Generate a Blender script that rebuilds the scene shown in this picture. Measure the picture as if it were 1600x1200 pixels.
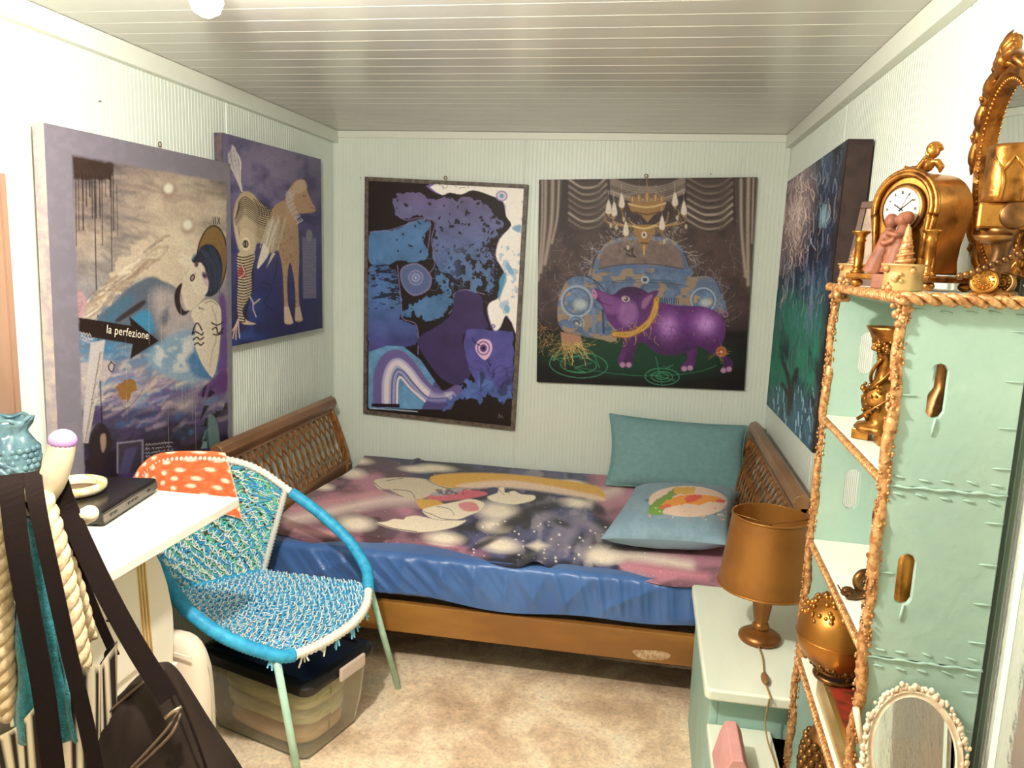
import bpy, bmesh, math, random
import numpy as np
from mathutils import Vector, Matrix

# ------------------------------------------------------------------ scene
for o in list(bpy.data.objects):
    bpy.data.objects.remove(o, do_unlink=True)
SC = bpy.context.scene
COL = SC.collection
random.seed(7)
RNG = np.random.RandomState(11)

# ------------------------------------------------------------------ camera
FPX = 1208.746
YAW, PITCH, ROLL = 0.168690525, -0.163295247, 0.0363868372
CAM = np.array([1.67095683, -3.96423308, 1.60])
_cy, _sy, _cp, _sp = math.cos(YAW), math.sin(YAW), math.cos(PITCH), math.sin(PITCH)
_fwd = np.array([-_sy * _cp, _cy * _cp, _sp])
_right = np.array([_cy, _sy, 0.0])
_up = np.cross(_right, _fwd)
_cr, _sr = math.cos(ROLL), math.sin(ROLL)
_r2 = _cr * _right + _sr * _up
_u2 = -_sr * _right + _cr * _up
cam_data = bpy.data.cameras.new('camera')
cam_data.sensor_width = 36.0
cam_data.lens = FPX / 1600.0 * 36.0
cam_data.clip_start = 0.02
cam = bpy.data.objects.new('camera', cam_data)
COL.objects.link(cam)
cam.matrix_world = Matrix(((_r2[0], _u2[0], -_fwd[0], CAM[0]),
                           (_r2[1], _u2[1], -_fwd[1], CAM[1]),
                           (_r2[2], _u2[2], -_fwd[2], CAM[2]),
                           (0, 0, 0, 1)))
SC.camera = cam

# ------------------------------------------------------------------ world, exposure
world = bpy.data.worlds.new('world')
SC.world = world
world.use_nodes = True
world.node_tree.nodes['Background'].inputs['Color'].default_value = (0.55, 0.62, 0.7, 1)
world.node_tree.nodes['Background'].inputs['Strength'].default_value = 0.05
SC.view_settings.view_transform = 'Standard'
SC.view_settings.look = 'None'
SC.view_settings.exposure = 0.52
SC.view_settings.gamma = 1.0
SC.view_settings.use_curve_mapping = False
LAMP_A = (0.70, -2.34, 2.12)      # bare bulb on the ceiling just above the picture, left
LAMP_B = (1.00, -2.96, 2.10)      # second bulb above the photographer
POWER_A, POWER_B = 7.0, 88.0
LAMP_COLOR = (1.0, 0.945, 0.865)

# ------------------------------------------------------------------ projection (for laying out flat prints)
def project(P):
    d = np.asarray(P, float) - CAM
    a = d @ _r2; b = d @ _u2; c = d @ _fwd
    return 800 + FPX * a / c, 600 - FPX * b / c
def ray(u, v):
    return _r2 * (u - 800) / FPX - _u2 * (v - 600) / FPX + _fwd
def on(u, v, axis, val):
    d = ray(u, v)
    return CAM + d * ((val - CAM[axis]) / d[axis])

def lin(c):
    """sRGB 0-255 -> linear"""
    c = np.asarray(c, float) / 255.0
    return np.where(c <= 0.04045, c / 12.92, ((c + 0.055) / 1.055) ** 2.4)
def rgba(c):
    l = lin(c)
    return (float(l[0]), float(l[1]), float(l[2]), 1.0)

# ------------------------------------------------------------------ materials
MATS = {}
def mat(name, col, rough=0.5, metal=0.0, col2=None, scale=12.0, detail=4.0, mix=(0.4, 0.62),
        bump=0.0, bscale=60.0, bdist=0.002, spec=0.5, sheen=0.0, stretch=None, coat=0.0, trans=0.0,
        emit=None, estr=0.0, alpha=1.0, ior=1.45, bdetail=3.0):
    if name in MATS:
        return MATS[name]
    m = bpy.data.materials.new(name)
    m.use_nodes = True
    nt = m.node_tree
    b = nt.nodes['Principled BSDF']
    b.inputs['Base Color'].default_value = rgba(col)
    b.inputs['Roughness'].default_value = rough
    b.inputs['Metallic'].default_value = metal
    b.inputs['Specular IOR Level'].default_value = spec
    b.inputs['IOR'].default_value = ior
    b.inputs['Coat Weight'].default_value = coat
    b.inputs['Coat Roughness'].default_value = 0.15
    b.inputs['Sheen Weight'].default_value = sheen
    b.inputs['Transmission Weight'].default_value = trans
    b.inputs['Alpha'].default_value = alpha
    if emit:
        b.inputs['Emission Color'].default_value = rgba(emit)
        b.inputs['Emission Strength'].default_value = estr
    tc = nt.nodes.new('ShaderNodeTexCoord')
    src = tc.outputs['Object']
    if stretch:
        mp = nt.nodes.new('ShaderNodeMapping')
        mp.inputs['Scale'].default_value = stretch
        nt.links.new(src, mp.inputs['Vector'])
        src = mp.outputs['Vector']
    if col2 is not None:
        n = nt.nodes.new('ShaderNodeTexNoise')
        n.inputs['Scale'].default_value = scale
        n.inputs['Detail'].default_value = detail
        n.inputs['Roughness'].default_value = 0.6
        r = nt.nodes.new('ShaderNodeValToRGB')
        r.color_ramp.elements[0].position = mix[0]
        r.color_ramp.elements[0].color = rgba(col)
        r.color_ramp.elements[1].position = mix[1]
        r.color_ramp.elements[1].color = rgba(col2)
        nt.links.new(src, n.inputs['Vector'])
        nt.links.new(n.outputs['Fac'], r.inputs['Fac'])
        nt.links.new(r.outputs['Color'], b.inputs['Base Color'])
    if bump > 0:
        n2 = nt.nodes.new('ShaderNodeTexNoise')
        n2.inputs['Scale'].default_value = bscale
        n2.inputs['Detail'].default_value = bdetail
        bp = nt.nodes.new('ShaderNodeBump')
        bp.inputs['Strength'].default_value = bump
        bp.inputs['Distance'].default_value = bdist
        nt.links.new(src, n2.inputs['Vector'])
        nt.links.new(n2.outputs['Fac'], bp.inputs['Height'])
        nt.links.new(bp.outputs['Normal'], b.inputs['Normal'])
    MATS[name] = m
    return m

def mat_print(name, rough=0.45, bump=0.15, bscale=350.0, spec=0.4, sheen=0.0, gain=1.0):
    """flat print / paint: colour read from the surface's own colour attribute"""
    if name in MATS:
        return MATS[name]
    m = bpy.data.materials.new(name)
    m.use_nodes = True
    nt = m.node_tree
    b = nt.nodes['Principled BSDF']
    b.inputs['Roughness'].default_value = rough
    b.inputs['Specular IOR Level'].default_value = spec
    b.inputs['Sheen Weight'].default_value = sheen
    a = nt.nodes.new('ShaderNodeVertexColor')
    a.layer_name = 'paint'
    nt.links.new(a.outputs['Color'], b.inputs['Base Color'])
    tc = nt.nodes.new('ShaderNodeTexCoord')
    n2 = nt.nodes.new('ShaderNodeTexNoise')
    n2.inputs['Scale'].default_value = bscale
    bp = nt.nodes.new('ShaderNodeBump')
    bp.inputs['Strength'].default_value = bump
    bp.inputs['Distance'].default_value = 0.001
    nt.links.new(tc.outputs['Object'], n2.inputs['Vector'])
    nt.links.new(n2.outputs['Fac'], bp.inputs['Height'])
    nt.links.new(bp.outputs['Normal'], b.inputs['Normal'])
    MATS[name] = m
    return m

# ------------------------------------------------------------------ object helpers
def tag(o, label=None, cat=None, group=None, kind=None):
    if label: o['label'] = label
    if cat: o['category'] = cat
    if group: o['group'] = group
    if kind: o['kind'] = kind
    return o
def thing(name, label, cat, loc=(0, 0, 0), rz=0.0, group=None):
    o = bpy.data.objects.new(name, None)
    o.empty_display_size = 0.05
    COL.objects.link(o)
    o.location = loc
    o.rotation_euler = (0, 0, rz)
    return tag(o, label, cat, group)
def root_matrix(o):
    return Matrix.Translation(o.location) @ Matrix.Rotation(o.rotation_euler.z, 4, 'Z')

class MB:
    """mesh builder"""
    def __init__(self):
        self.v = []; self.f = []; self.c = None
    def add(self, vs, fs):
        n = len(self.v)
        self.v.extend([tuple(map(float, p)) for p in vs])
        self.f.extend([tuple(i + n for i in f) for f in fs])
        return self
    def box(self, c, s, rz=0.0, M=None):
        x, y, z = s[0] / 2, s[1] / 2, s[2] / 2
        vs = [Vector(p) for p in ((-x,-y,-z),(x,-y,-z),(x,y,-z),(-x,y,-z),(-x,-y,z),(x,-y,z),(x,y,z),(-x,y,z))]
        R = M if M is not None else Matrix.Rotation(rz, 3, 'Z')
        vs = [R @ p + Vector(c) for p in vs]
        return self.add(vs, [(0,3,2,1),(4,5,6,7),(0,1,5,4),(1,2,6,5),(2,3,7,6),(3,0,4,7)])
    def box2(self, a, b):
        return self.box([(a[i] + b[i]) / 2 for i in range(3)], [abs(b[i] - a[i]) for i in range(3)])
    def tube(self, path, r, n=8, closed=False, cap=True, flat=1.0, upv=None):
        P = [Vector(p) for p in path]
        N = len(P)
        rs = r if hasattr(r, '__len__') else [r] * N
        tans = []
        for i in range(N):
            if closed:
                t = P[(i + 1) % N] - P[i - 1]
            else:
                t = P[min(i + 1, N - 1)] - P[max(i - 1, 0)]
            tans.append(t.normalized() if t.length > 1e-9 else Vector((0, 0, 1)))
        t0 = tans[0]
        ref = Vector(upv) if upv is not None else (Vector((0, 0, 1)) if abs(t0.z) < 0.9 else Vector((1, 0, 0)))
        nrm = (ref - t0 * ref.dot(t0)).normalized()
        vs = []; fs = []
        for i in range(N):
            t = tans[i]
            if upv is not None:
                nrm = Vector(upv)
            nrm = nrm - t * nrm.dot(t)
            if nrm.length < 1e-6:
                nrm = t.orthogonal()
            nrm.normalize()
            bn = t.cross(nrm)
            for k in range(n):
                a = 2 * math.pi * k / n
                vs.append(P[i] + nrm * (math.cos(a) * rs[i] * flat) + bn * (math.sin(a) * rs[i]))
        rng = N if closed else N - 1
        for i in range(rng):
            for k in range(n):
                a = i * n + k; b = i * n + (k + 1) % n
                c = ((i + 1) % N) * n + (k + 1) % n; d = ((i + 1) % N) * n + k
                fs.append((a, b, c, d))
        if cap and not closed:
            fs.append(tuple(range(n - 1, -1, -1)))
            fs.append(tuple((N - 1) * n + k for k in range(n)))
        return self.add(vs, fs)
    def ribbon(self, path, wid, thick, side):
        """flat strap: path centre line, side = width direction"""
        P = [Vector(p) for p in path]; N = len(P)
        ws = wid if hasattr(wid, '__len__') else [wid] * N
        vs = []; fs = []
        S = Vector(side).normalized()
        for i in range(N):
            t = (P[min(i + 1, N - 1)] - P[max(i - 1, 0)]).normalized()
            s = (S - t * S.dot(t)).normalized()
            nn = t.cross(s)
            for a, b in ((-1, -1), (1, -1), (1, 1), (-1, 1)):
                vs.append(P[i] + s * (a * ws[i] / 2) + nn * (b * thick / 2))
        for i in range(N - 1):
            for k in range(4):
                fs.append((i * 4 + k, i * 4 + (k + 1) % 4, (i + 1) * 4 + (k + 1) % 4, (i + 1) * 4 + k))
        fs.append((3, 2, 1, 0)); fs.append(tuple((N - 1) * 4 + k for k in range(4)))
        return self.add(vs, fs)
    def lathe(self, prof, c=(0, 0, 0), n=24, M=None, sx=1.0, sy=1.0, disp=None):
        vs = []; fs = []
        for i, (r, z) in enumerate(prof):
            for k in range(n):
                a = 2 * math.pi * k / n
                rr = r + (disp(a, z) if disp and r > 1e-5 else 0.0)
                p = Vector((rr * math.cos(a) * sx, rr * math.sin(a) * sy, z))
                if M is not None: p = M @ p
                vs.append(p + Vector(c))
        N = len(prof)
        for i in range(N - 1):
            for k in range(n):
                fs.append((i * n + k, i * n + (k + 1) % n, (i + 1) * n + (k + 1) % n, (i + 1) * n + k))
        fs.append(tuple(range(n - 1, -1, -1)))
        fs.append(tuple((N - 1) * n + k for k in range(n)))
        return self.add(vs, fs)
    def ball(self, c, r, n=12, m=8, M=None):
        rx, ry, rz = r if hasattr(r, '__len__') else (r, r, r)
        vs = []; fs = []
        def T(p):
            p = Vector(p)
            return (M @ p if M is not None else p) + Vector(c)
        vs.append(T((0, 0, -rz)))
        for j in range(1, m):
            th = math.pi * j / m
            for k in range(n):
                a = 2 * math.pi * k / n
                vs.append(T((rx * math.sin(th) * math.cos(a), ry * math.sin(th) * math.sin(a), -rz * math.cos(th))))
        vs.append(T((0, 0, rz)))
        for k in range(n):
            fs.append((0, 1 + (k + 1) % n, 1 + k))
        for j in range(m - 2):
            for k in range(n):
                a = 1 + j * n + k; b = 1 + j * n + (k + 1) % n
                fs.append((a, b, b + n, a + n))
        L = len(vs) - 1; s = 1 + (m - 2) * n
        for k in range(n):
            fs.append((s + k, s + (k + 1) % n, L))
        return self.add(vs, fs)
    def prism(self, pts, fn0, fn1):
        """polygon pts (2D) mapped by fn0 / fn1 to two 3-D faces"""
        n = len(pts)
        vs = [fn0(p) for p in pts] + [fn1(p) for p in pts]
        fs = [tuple(range(n - 1, -1, -1)), tuple(range(n, 2 * n))]
        for i in range(n):
            j = (i + 1) % n
            fs.append((i, j, n + j, n + i))
        return self.add(vs, fs)
    def grid(self, fn, nu, nv):
        vs = [fn(i / nu, j / nv) for j in range(nv + 1) for i in range(nu + 1)]
        fs = []
        for j in range(nv):
            for i in range(nu):
                a = j * (nu + 1) + i
                fs.append((a, a + 1, a + nu + 2, a + nu + 1))
        return self.add(vs, fs)
    def rope(self, path, R, strands=3, pitch=None, n=6, per=10, rr=0.62):
        """twisted rope of strands round a path"""
        P = resample(path, max(4, int(path_len(path) / ((pitch or R * 5) / per))))
        pitch = pitch or R * 5
        L = 0.0; N = len(P)
        nrm = None
        paths = [[] for _ in range(strands)]
        for i in range(N):
            t = (P[min(i + 1, N - 1)] - P[max(i - 1, 0)]).normalized()
            if nrm is None:
                nrm = t.orthogonal().normalized()
            nrm = (nrm - t * nrm.dot(t)).normalized()
            bn = t.cross(nrm)
            if i: L += (P[i] - P[i - 1]).length
            for s in range(strands):
                a = 2 * math.pi * (L / pitch + s / strands)
                paths[s].append(P[i] + (nrm * math.cos(a) + bn * math.sin(a)) * (R * (1 - rr)))
        for p in paths:
            self.tube(p, R * rr, n=n)
        return self
    def build(self, name, m, parent=None, smooth=True, world=True, auto=None, bevel=0.0, subs=0, remesh=0.0,
              solid=0.0, label=None, kind=None):
        me = bpy.data.meshes.new(name)
        vs = self.v
        if parent is not None and world:
            g = parent; chain = []
            while g is not None:
                chain.append(g); g = g.parent
            W = Matrix.Identity(4)
            for g in reversed(chain):
                W = W @ root_matrix(g)
            W.invert()
            vs = [tuple(W @ Vector(p)) for p in vs]
        me.from_pydata(vs, [], self.f)
        me.validate()
        if smooth:
            me.polygons.foreach_set('use_smooth', [True] * len(me.polygons))
        bm = bmesh.new(); bm.from_mesh(me)
        bmesh.ops.recalc_face_normals(bm, faces=bm.faces)
        bm.to_mesh(me); bm.free()
        if smooth and auto is not None:
            me.set_sharp_from_angle(angle=math.radians(auto))
        o = bpy.data.objects.new(name, me)
        COL.objects.link(o)
        if m is not None:
            me.materials.append(m)
        if parent is not None:
            o.parent = parent
        if remesh > 0:
            md = o.modifiers.new('remesh', 'REMESH'); md.mode = 'VOXEL'; md.voxel_size = remesh; md.use_smooth_shade = True
            sm = o.modifiers.new('smooth', 'SMOOTH'); sm.iterations = 3
        if solid:
            md = o.modifiers.new('solid', 'SOLIDIFY'); md.thickness = solid; md.offset = -1
        if bevel > 0:
            md = o.modifiers.new('bevel', 'BEVEL'); md.width = bevel; md.segments = 2; md.limit_method = 'ANGLE'
            md.angle_limit = math.radians(40)
        if subs:
            md = o.modifiers.new('sub', 'SUBSURF'); md.levels = subs; md.render_levels = subs
        if label: o['label'] = label
        if kind: o['kind'] = kind
        return o

def path_len(p):
    p = [Vector(q) for q in p]
    return sum((p[i + 1] - p[i]).length for i in range(len(p) - 1))
def resample(path, n):
    P = [Vector(q) for q in path]
    d = [0.0]
    for i in range(len(P) - 1):
        d.append(d[-1] + (P[i + 1] - P[i]).length)
    out = []; j = 0
    for k in range(n + 1):
        t = d[-1] * k / n
        while j < len(P) - 2 and d[j + 1] < t:
            j += 1
        seg = d[j + 1] - d[j]
        out.append(P[j].lerp(P[j + 1], (t - d[j]) / seg if seg > 1e-9 else 0))
    return out
def spline(pts, per=8, closed=False):
    P = [Vector(p) for p in pts]; n = len(P); out = []
    rng = n if closed else n - 1
    for i in range(rng):
        if closed:
            a, b, c, d = P[i - 1], P[i], P[(i + 1) % n], P[(i + 2) % n]
        else:
            a, b, c, d = P[max(i - 1, 0)], P[i], P[i + 1], P[min(i + 2, n - 1)]
        for k in range(per):
            t = k / per
            out.append(0.5 * ((2 * b) + (c - a) * t + (2 * a - 5 * b + 4 * c - d) * t * t + (3 * b - a - 3 * c + d) * t ** 3))
    if not closed:
        out.append(P[-1])
    return out
def jit(s):
    return random.uniform(-s, s)

# value noise (numpy), used for shapes and for the painted prints
_TAB = RNG.rand(256, 256)
def vnoise(x, y):
    x = np.asarray(x, float); y = np.asarray(y, float)
    xi = np.floor(x).astype(int); yi = np.floor(y).astype(int)
    fx = x - xi; fy = y - yi
    fx = fx * fx * (3 - 2 * fx); fy = fy * fy * (3 - 2 * fy)
    a = _TAB[xi % 256, yi % 256]; b = _TAB[(xi + 1) % 256, yi % 256]
    c = _TAB[xi % 256, (yi + 1) % 256]; d = _TAB[(xi + 1) % 256, (yi + 1) % 256]
    return (a * (1 - fx) + b * fx) * (1 - fy) + (c * (1 - fx) + d * fx) * fy
def fbm(x, y, o=4):
    s = 0; a = 0.5; t = 0
    for i in range(o):
        s = s + a * vnoise(x * 2 ** i + 17.3 * i, y * 2 ** i + 9.1 * i); t += a; a *= 0.5
    return s / t

# ------------------------------------------------------------------ painter for flat prints
class Painter:
    def __init__(self, PX, PY):
        self.px = PX; self.py = PY
        self.col = np.zeros(PX.shape + (3,))
        self.frame(0, 0, 1)
    def frame(self, ox, oy, s):
        self.X = (self.px - ox) * s; self.Y = (self.py - oy) * s; self.s = s
    def blend(self, mask, color, idx=None):
        c = lin(color) if not (isinstance(color, np.ndarray) and color.ndim > 1) else color
        mask = np.clip(mask, 0, 1)[..., None]
        self.col = self.col * (1 - mask) + c * mask
    def fill(self, color):
        self.col[:] = lin(color)
    def _dist(self, pts, closed):
        """min distance to polyline within an area of interest"""
        p = np.asarray(pts, float)
        if closed: p = np.vstack([p, p[:1]])
        D = np.full(self.sub[0].shape, 1e9)
        X, Y = self.sub
        for i in range(len(p) - 1):
            ax, ay = p[i]; bx, by = p[i + 1]
            dx, dy = bx - ax, by - ay
            L = dx * dx + dy * dy
            if L < 1e-9: continue
            t = np.clip(((X - ax) * dx + (Y - ay) * dy) / L, 0, 1)
            D = np.minimum(D, (X - ax - t * dx) ** 2 + (Y - ay - t * dy) ** 2)
        return np.sqrt(D)
    def _roi(self, pts, pad):
        p = np.asarray(pts, float)
        m = (self.X > p[:, 0].min() - pad) & (self.X < p[:, 0].max() + pad) & (self.Y > p[:, 1].min() - pad) & (self.Y < p[:, 1].max() + pad)
        self.sub = (self.X[m], self.Y[m])
        return m
    def _apply(self, m, mask, color):
        mask = np.clip(mask, 0, 1)[:, None]
        if isinstance(color, np.ndarray) and color.ndim == 3:
            c = color[m]
        elif isinstance(color, np.ndarray) and color.ndim == 2:
            c = color
        else:
            c = lin(color)
        self.col[m] = self.col[m] * (1 - mask) + c * mask
    def poly(self, pts, color, soft=2.0, alpha=1.0, smooth=0, rough=0.0, rs=0.03):
        if smooth:
            pts = [(q.x, q.y) for q in spline([(a, b, 0) for a, b in pts], smooth, True)]
        m = self._roi(pts, soft + rough * 2)
        if not m.any(): return
        if rough:
            X, Y = self.sub
            n1 = (fbm(X * rs, Y * rs, 3) - 0.5) * 2 * rough; n2 = (fbm(X * rs + 50, Y * rs + 31, 3) - 0.5) * 2 * rough
            self.sub = (X + n1, Y + n2)
        X, Y = self.sub
        p = np.asarray(pts, float); n = len(p)
        ins = np.zeros(X.shape, bool)
        for i in range(n):
            ax, ay = p[i]; bx, by = p[(i + 1) % n]
            if ay == by: continue
            c = ((ay > Y) != (by > Y)) & (X < (bx - ax) * (Y - ay) / (by - ay) + ax)
            ins ^= c
        D = self._dist(pts, True)
        sd = np.where(ins, D, -D)
        self._apply(m, alpha * np.clip(0.5 + sd / max(soft, 0.5), 0, 1), color)
    def stroke(self, pts, w, color, soft=1.5, alpha=1.0, smooth=0, taper=False):
        if smooth:
            pts = [(q.x, q.y) for q in spline([(a, b, 0) for a, b in pts], smooth)]
        m = self._roi(pts, w + soft)
        if not m.any(): return
        D = self._dist(pts, False)
        ww = w / 2
        self._apply(m, alpha * np.clip(0.5 + (ww - D) / max(soft, 0.5), 0, 1), color)
    def ell(self, cx, cy, rx, ry, color, soft=0.1, alpha=1.0, rot=0.0):
        a = math.radians(rot)
        r = max(rx, ry) * (1 + soft)
        m = (abs(self.X - cx) < r + 2) & (abs(self.Y - cy) < r + 2)
        if not m.any(): return
        dx = self.X[m] - cx; dy = self.Y[m] - cy
        u = (dx * math.cos(a) + dy * math.sin(a)) / rx; v = (-dx * math.sin(a) + dy * math.cos(a)) / ry
        d = np.sqrt(u * u + v * v)
        self._apply(m, alpha * np.clip((1 + soft / 2 - d) / max(soft, 1e-3), 0, 1), color)
    def ring(self, cx, cy, rx, ry, w, color, alpha=1.0, rot=0.0, a0=0, a1=360):
        n = 28; a = math.radians(rot)
        pts = []
        for i in range(n + 1):
            t = math.radians(a0 + (a1 - a0) * i / n)
            x, y = rx * math.cos(t), ry * math.sin(t)
            pts.append((cx + x * math.cos(a) - y * math.sin(a), cy + x * math.sin(a) + y * math.cos(a)))
        self.stroke(pts, w, color, alpha=alpha)
    def tint(self, amount=0.12, scale=0.08, o=3):
        n = fbm(self.X * scale, self.Y * scale, o)
        self.col *= (1 + (n - 0.5) * 2 * amount)[..., None]
    def mixnoise(self, c, scale, lo, hi, alpha=1.0, sx=1.0, sy=1.0, region=None, o=4, seed=0):
        n = fbm(self.X * scale * sx + seed, self.Y * scale * sy + seed * 1.7, o)
        mk = np.clip((n - lo) / (hi - lo), 0, 1) * alpha
        if region is not None: mk = mk * region
        self.blend(mk, c)
    def ramp(self, axis, stops):
        A = self.X if axis == 'x' else self.Y
        xs = [s[0] for s in stops]; cs = np.array([lin(s[1]) for s in stops])
        for k in range(3):
            self.col[..., k] = np.interp(A, xs, cs[:, k])
    def speckle(self, n, box, color, r=(0.8, 2.0), alpha=0.9):
        for i in range(n):
            self.ell(random.uniform(box[0], box[2]), random.uniform(box[1], box[3]), random.uniform(*r), random.uniform(*r), color, 0.6, alpha)
    def wig(self, x, y, ang, length, step, w, color, curl=0.5, alpha=0.8):
        pts = [(x, y)]
        for i in range(int(length / step)):
            ang += jit(curl)
            x += math.cos(ang) * step; y += math.sin(ang) * step
            pts.append((x, y))
        self.stroke(pts, w, color, 1.2, alpha)

def print_mesh(name, fn, nu, nv, paint, m, parent, sub=None, solid=0.0):
    """grid surface fn(s,t)->xyz carrying a flat print; paint(Painter, S, T)"""
    s = np.linspace(0, 1, nu + 1); t = np.linspace(0, 1, nv + 1)
    S, T = np.meshgrid(s, t)
    P = fn(S, T)
    PX, PY = project(P)
    pt = Painter(PX, PY)
    paint(pt, S, T)
    W = Matrix.Identity(4)
    if parent is not None:
        W = root_matrix(parent).inverted()
    Wn = np.array(W)
    V = P.reshape(-1, 3) @ Wn[:3, :3].T + Wn[:3, 3]
    me = bpy.data.meshes.new(name)
    idx = np.arange((nu + 1) * (nv + 1)).reshape(nv + 1, nu + 1)
    F = np.stack([idx[:-1, :-1], idx[:-1, 1:], idx[1:, 1:], idx[1:, :-1]], -1).reshape(-1, 4)
    me.vertices.add(len(V)); me.vertices.foreach_set('co', V.astype(np.float32).ravel())
    me.loops.add(F.size); me.loops.foreach_set('vertex_index', F.astype(np.int32).ravel())
    me.polygons.add(len(F)); me.polygons.foreach_set('loop_start', np.arange(0, F.size, 4, dtype=np.int32))
    me.polygons.foreach_set('use_smooth', np.ones(len(F), bool))
    me.update(calc_edges=True)
    at = me.color_attributes.new('paint', 'FLOAT_COLOR', 'POINT')
    C4 = np.ones((len(V), 4), np.float32)
    C4[:, :3] = np.clip(pt.col.reshape(-1, 3), 0.002, 0.95)
    at.data.foreach_set('color', C4.ravel())
    me.materials.append(m)
    o = bpy.data.objects.new(name, me)
    COL.objects.link(o)
    if parent is not None: o.parent = parent
    if solid:
        md = o.modifiers.new('solid', 'SOLIDIFY'); md.thickness = solid; md.offset = -1
    return o
# ------------------------------------------------------------------ room
W, H, YF = 2.30, 2.214, -5.30
M_WALL = mat('painted_panel', (210, 218, 207), 0.36, col2=(216, 223, 212), scale=1.6, bump=0.08, bscale=14, bdist=0.004)
M_CEIL = mat('ceiling_panel', (194, 194, 185), 0.2, col2=(204, 203, 194), scale=1.1, bump=0.05, bscale=9, bdist=0.004)
M_TRIM = mat('painted_trim', (216, 220, 208), 0.4, bump=0.1, bscale=30)
M_TRIMU = M_TRIM
M_BLACK = mat('black_seam', (30, 30, 28), 0.8)

def floor_material():
    m = bpy.data.materials.new('mottled_vinyl'); m.use_nodes = True
    nt = m.node_tree; b = nt.nodes['Principled BSDF']
    tc = nt.nodes.new('ShaderNodeTexCoord')
    def noise(sc, det, dist=0.0):
        n = nt.nodes.new('ShaderNodeTexNoise'); n.inputs['Scale'].default_value = sc; n.inputs['Detail'].default_value = det
        n.inputs['Roughness'].default_value = 0.65; n.inputs['Distortion'].default_value = dist
        nt.links.new(tc.outputs['Object'], n.inputs['Vector']); return n.outputs['Fac']
    def rampn(fac, stops):
        r = nt.nodes.new('ShaderNodeValToRGB')
        e = r.color_ramp.elements
        e[0].position, e[0].color = stops[0][0], rgba(stops[0][1])
        e[1].position, e[1].color = stops[-1][0], rgba(stops[-1][1])
        for p, c in stops[1:-1]:
            x = e.new(p); x.color = rgba(c)
        nt.links.new(fac, r.inputs['Fac']); return r.outputs['Color']
    big = rampn(noise(4.5, 9, 0.5), [(0.3, (150, 124, 98)), (0.46, (182, 160, 132)), (0.58, (204, 188, 162)), (0.72, (192, 190, 170))])
    fine = rampn(noise(85, 8, 0.8), [(0.34, (126, 98, 72)), (0.47, (196, 176, 148)), (0.66, (216, 200, 172))])
    v = nt.nodes.new('ShaderNodeTexVoronoi'); v.inputs['Scale'].default_value = 60.0
    nt.links.new(tc.outputs['Object'], v.inputs['Vector'])
    mx = nt.nodes.new('ShaderNodeMixRGB'); mx.blend_type = 'MULTIPLY'; mx.inputs['Fac'].default_value = 0.55
    nt.links.new(big, mx.inputs['Color1']); nt.links.new(fine, mx.inputs['Color2'])
    mx2 = nt.nodes.new('ShaderNodeMixRGB'); mx2.blend_type = 'OVERLAY'; mx2.inputs['Fac'].default_value = 0.12
    nt.links.new(mx.outputs['Color'], mx2.inputs['Color1']); nt.links.new(v.outputs['Distance'], mx2.inputs['Color2'])
    hs = nt.nodes.new('ShaderNodeHueSaturation'); hs.inputs['Value'].default_value = 2.0; hs.inputs['Saturation'].default_value = 0.88
    nt.links.new(mx2.outputs['Color'], hs.inputs['Color'])
    nt.links.new(hs.outputs['Color'], b.inputs['Base Color'])
    b.inputs['Roughness'].default_value = 0.42
    return m
fl = MB().box2((0, YF, -0.05), (W, 0, 0)).build('floor', floor_material(), smooth=False)
tag(fl, kind='structure')

def rib_panel(name, length, z0, z1, place, parent, m=M_WALL, rib=0.02, gap=0.003, depth=0.0012, gw=0.0045):
    """a wall panel with fine vertical ribs; place(a, d, z) -> xyz, a along the wall, d out of it"""
    prof = [(gap, -0.004), (gap + 0.002, 0.0)]
    a = gap + 0.008
    while a + gw < length - gap:
        prof += [(a, 0.0), (a + gw * 0.35, depth), (a + gw * 0.65, depth), (a + gw, 0.0)]
        a += rib
    prof += [(length - gap - 0.002, 0.0), (length - gap, -0.004)]
    mb = MB(); n = len(prof)
    vs = [place(p[0], p[1], z0) for p in prof] + [place(p[0], p[1], z1) for p in prof]
    mb.add(vs, [(i, i + 1, n + i + 1, n + i) for i in range(n - 1)])
    return mb.build(name, m, parent, smooth=False)

def wall(name, slab, panels):
    o = MB().box2(*slab).build(name, M_WALL, smooth=False)
    tag(o, kind='structure')
    for length, place in panels:
        rib_panel('panel', length, 0.0, H, place, o)
    return o
TH = 0.05
wall('wall_back', ((-TH, 0.004, 0), (W + TH, TH, H)),
     [(1.026, lambda a, d, z: (a, -d, z)), (1.05, lambda a, d, z: (1.026 + a, -d, z)), (0.224, lambda a, d, z: (2.076 + a, -d, z))])
lw = []
y0 = 0.0
while y0 > YF + 0.02:
    L = min(1.05, y0 - YF)
    lw.append((L, y0)); y0 -= L
wall('wall_left', ((-TH, YF, 0), (-0.004, 0, H)), [(L, (lambda yy: (lambda a, d, z: (d, yy - a, z)))(yy)) for L, yy in lw])
wall('wall_right', ((W + 0.004, YF, 0), (W + TH, 0, H)), [(L, (lambda yy: (lambda a, d, z: (W - d, yy - a, z)))(yy)) for L, yy in lw])
wall('wall_front', ((-TH, YF - TH, 0), (W + TH, YF - 0.004, H)), [(1.05, lambda a, d, z: (a, YF + d, z)), (1.05, lambda a, d, z: (1.05 + a, YF + d, z)), (0.2, lambda a, d, z: (2.1 + a, YF + d, z))])

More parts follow.
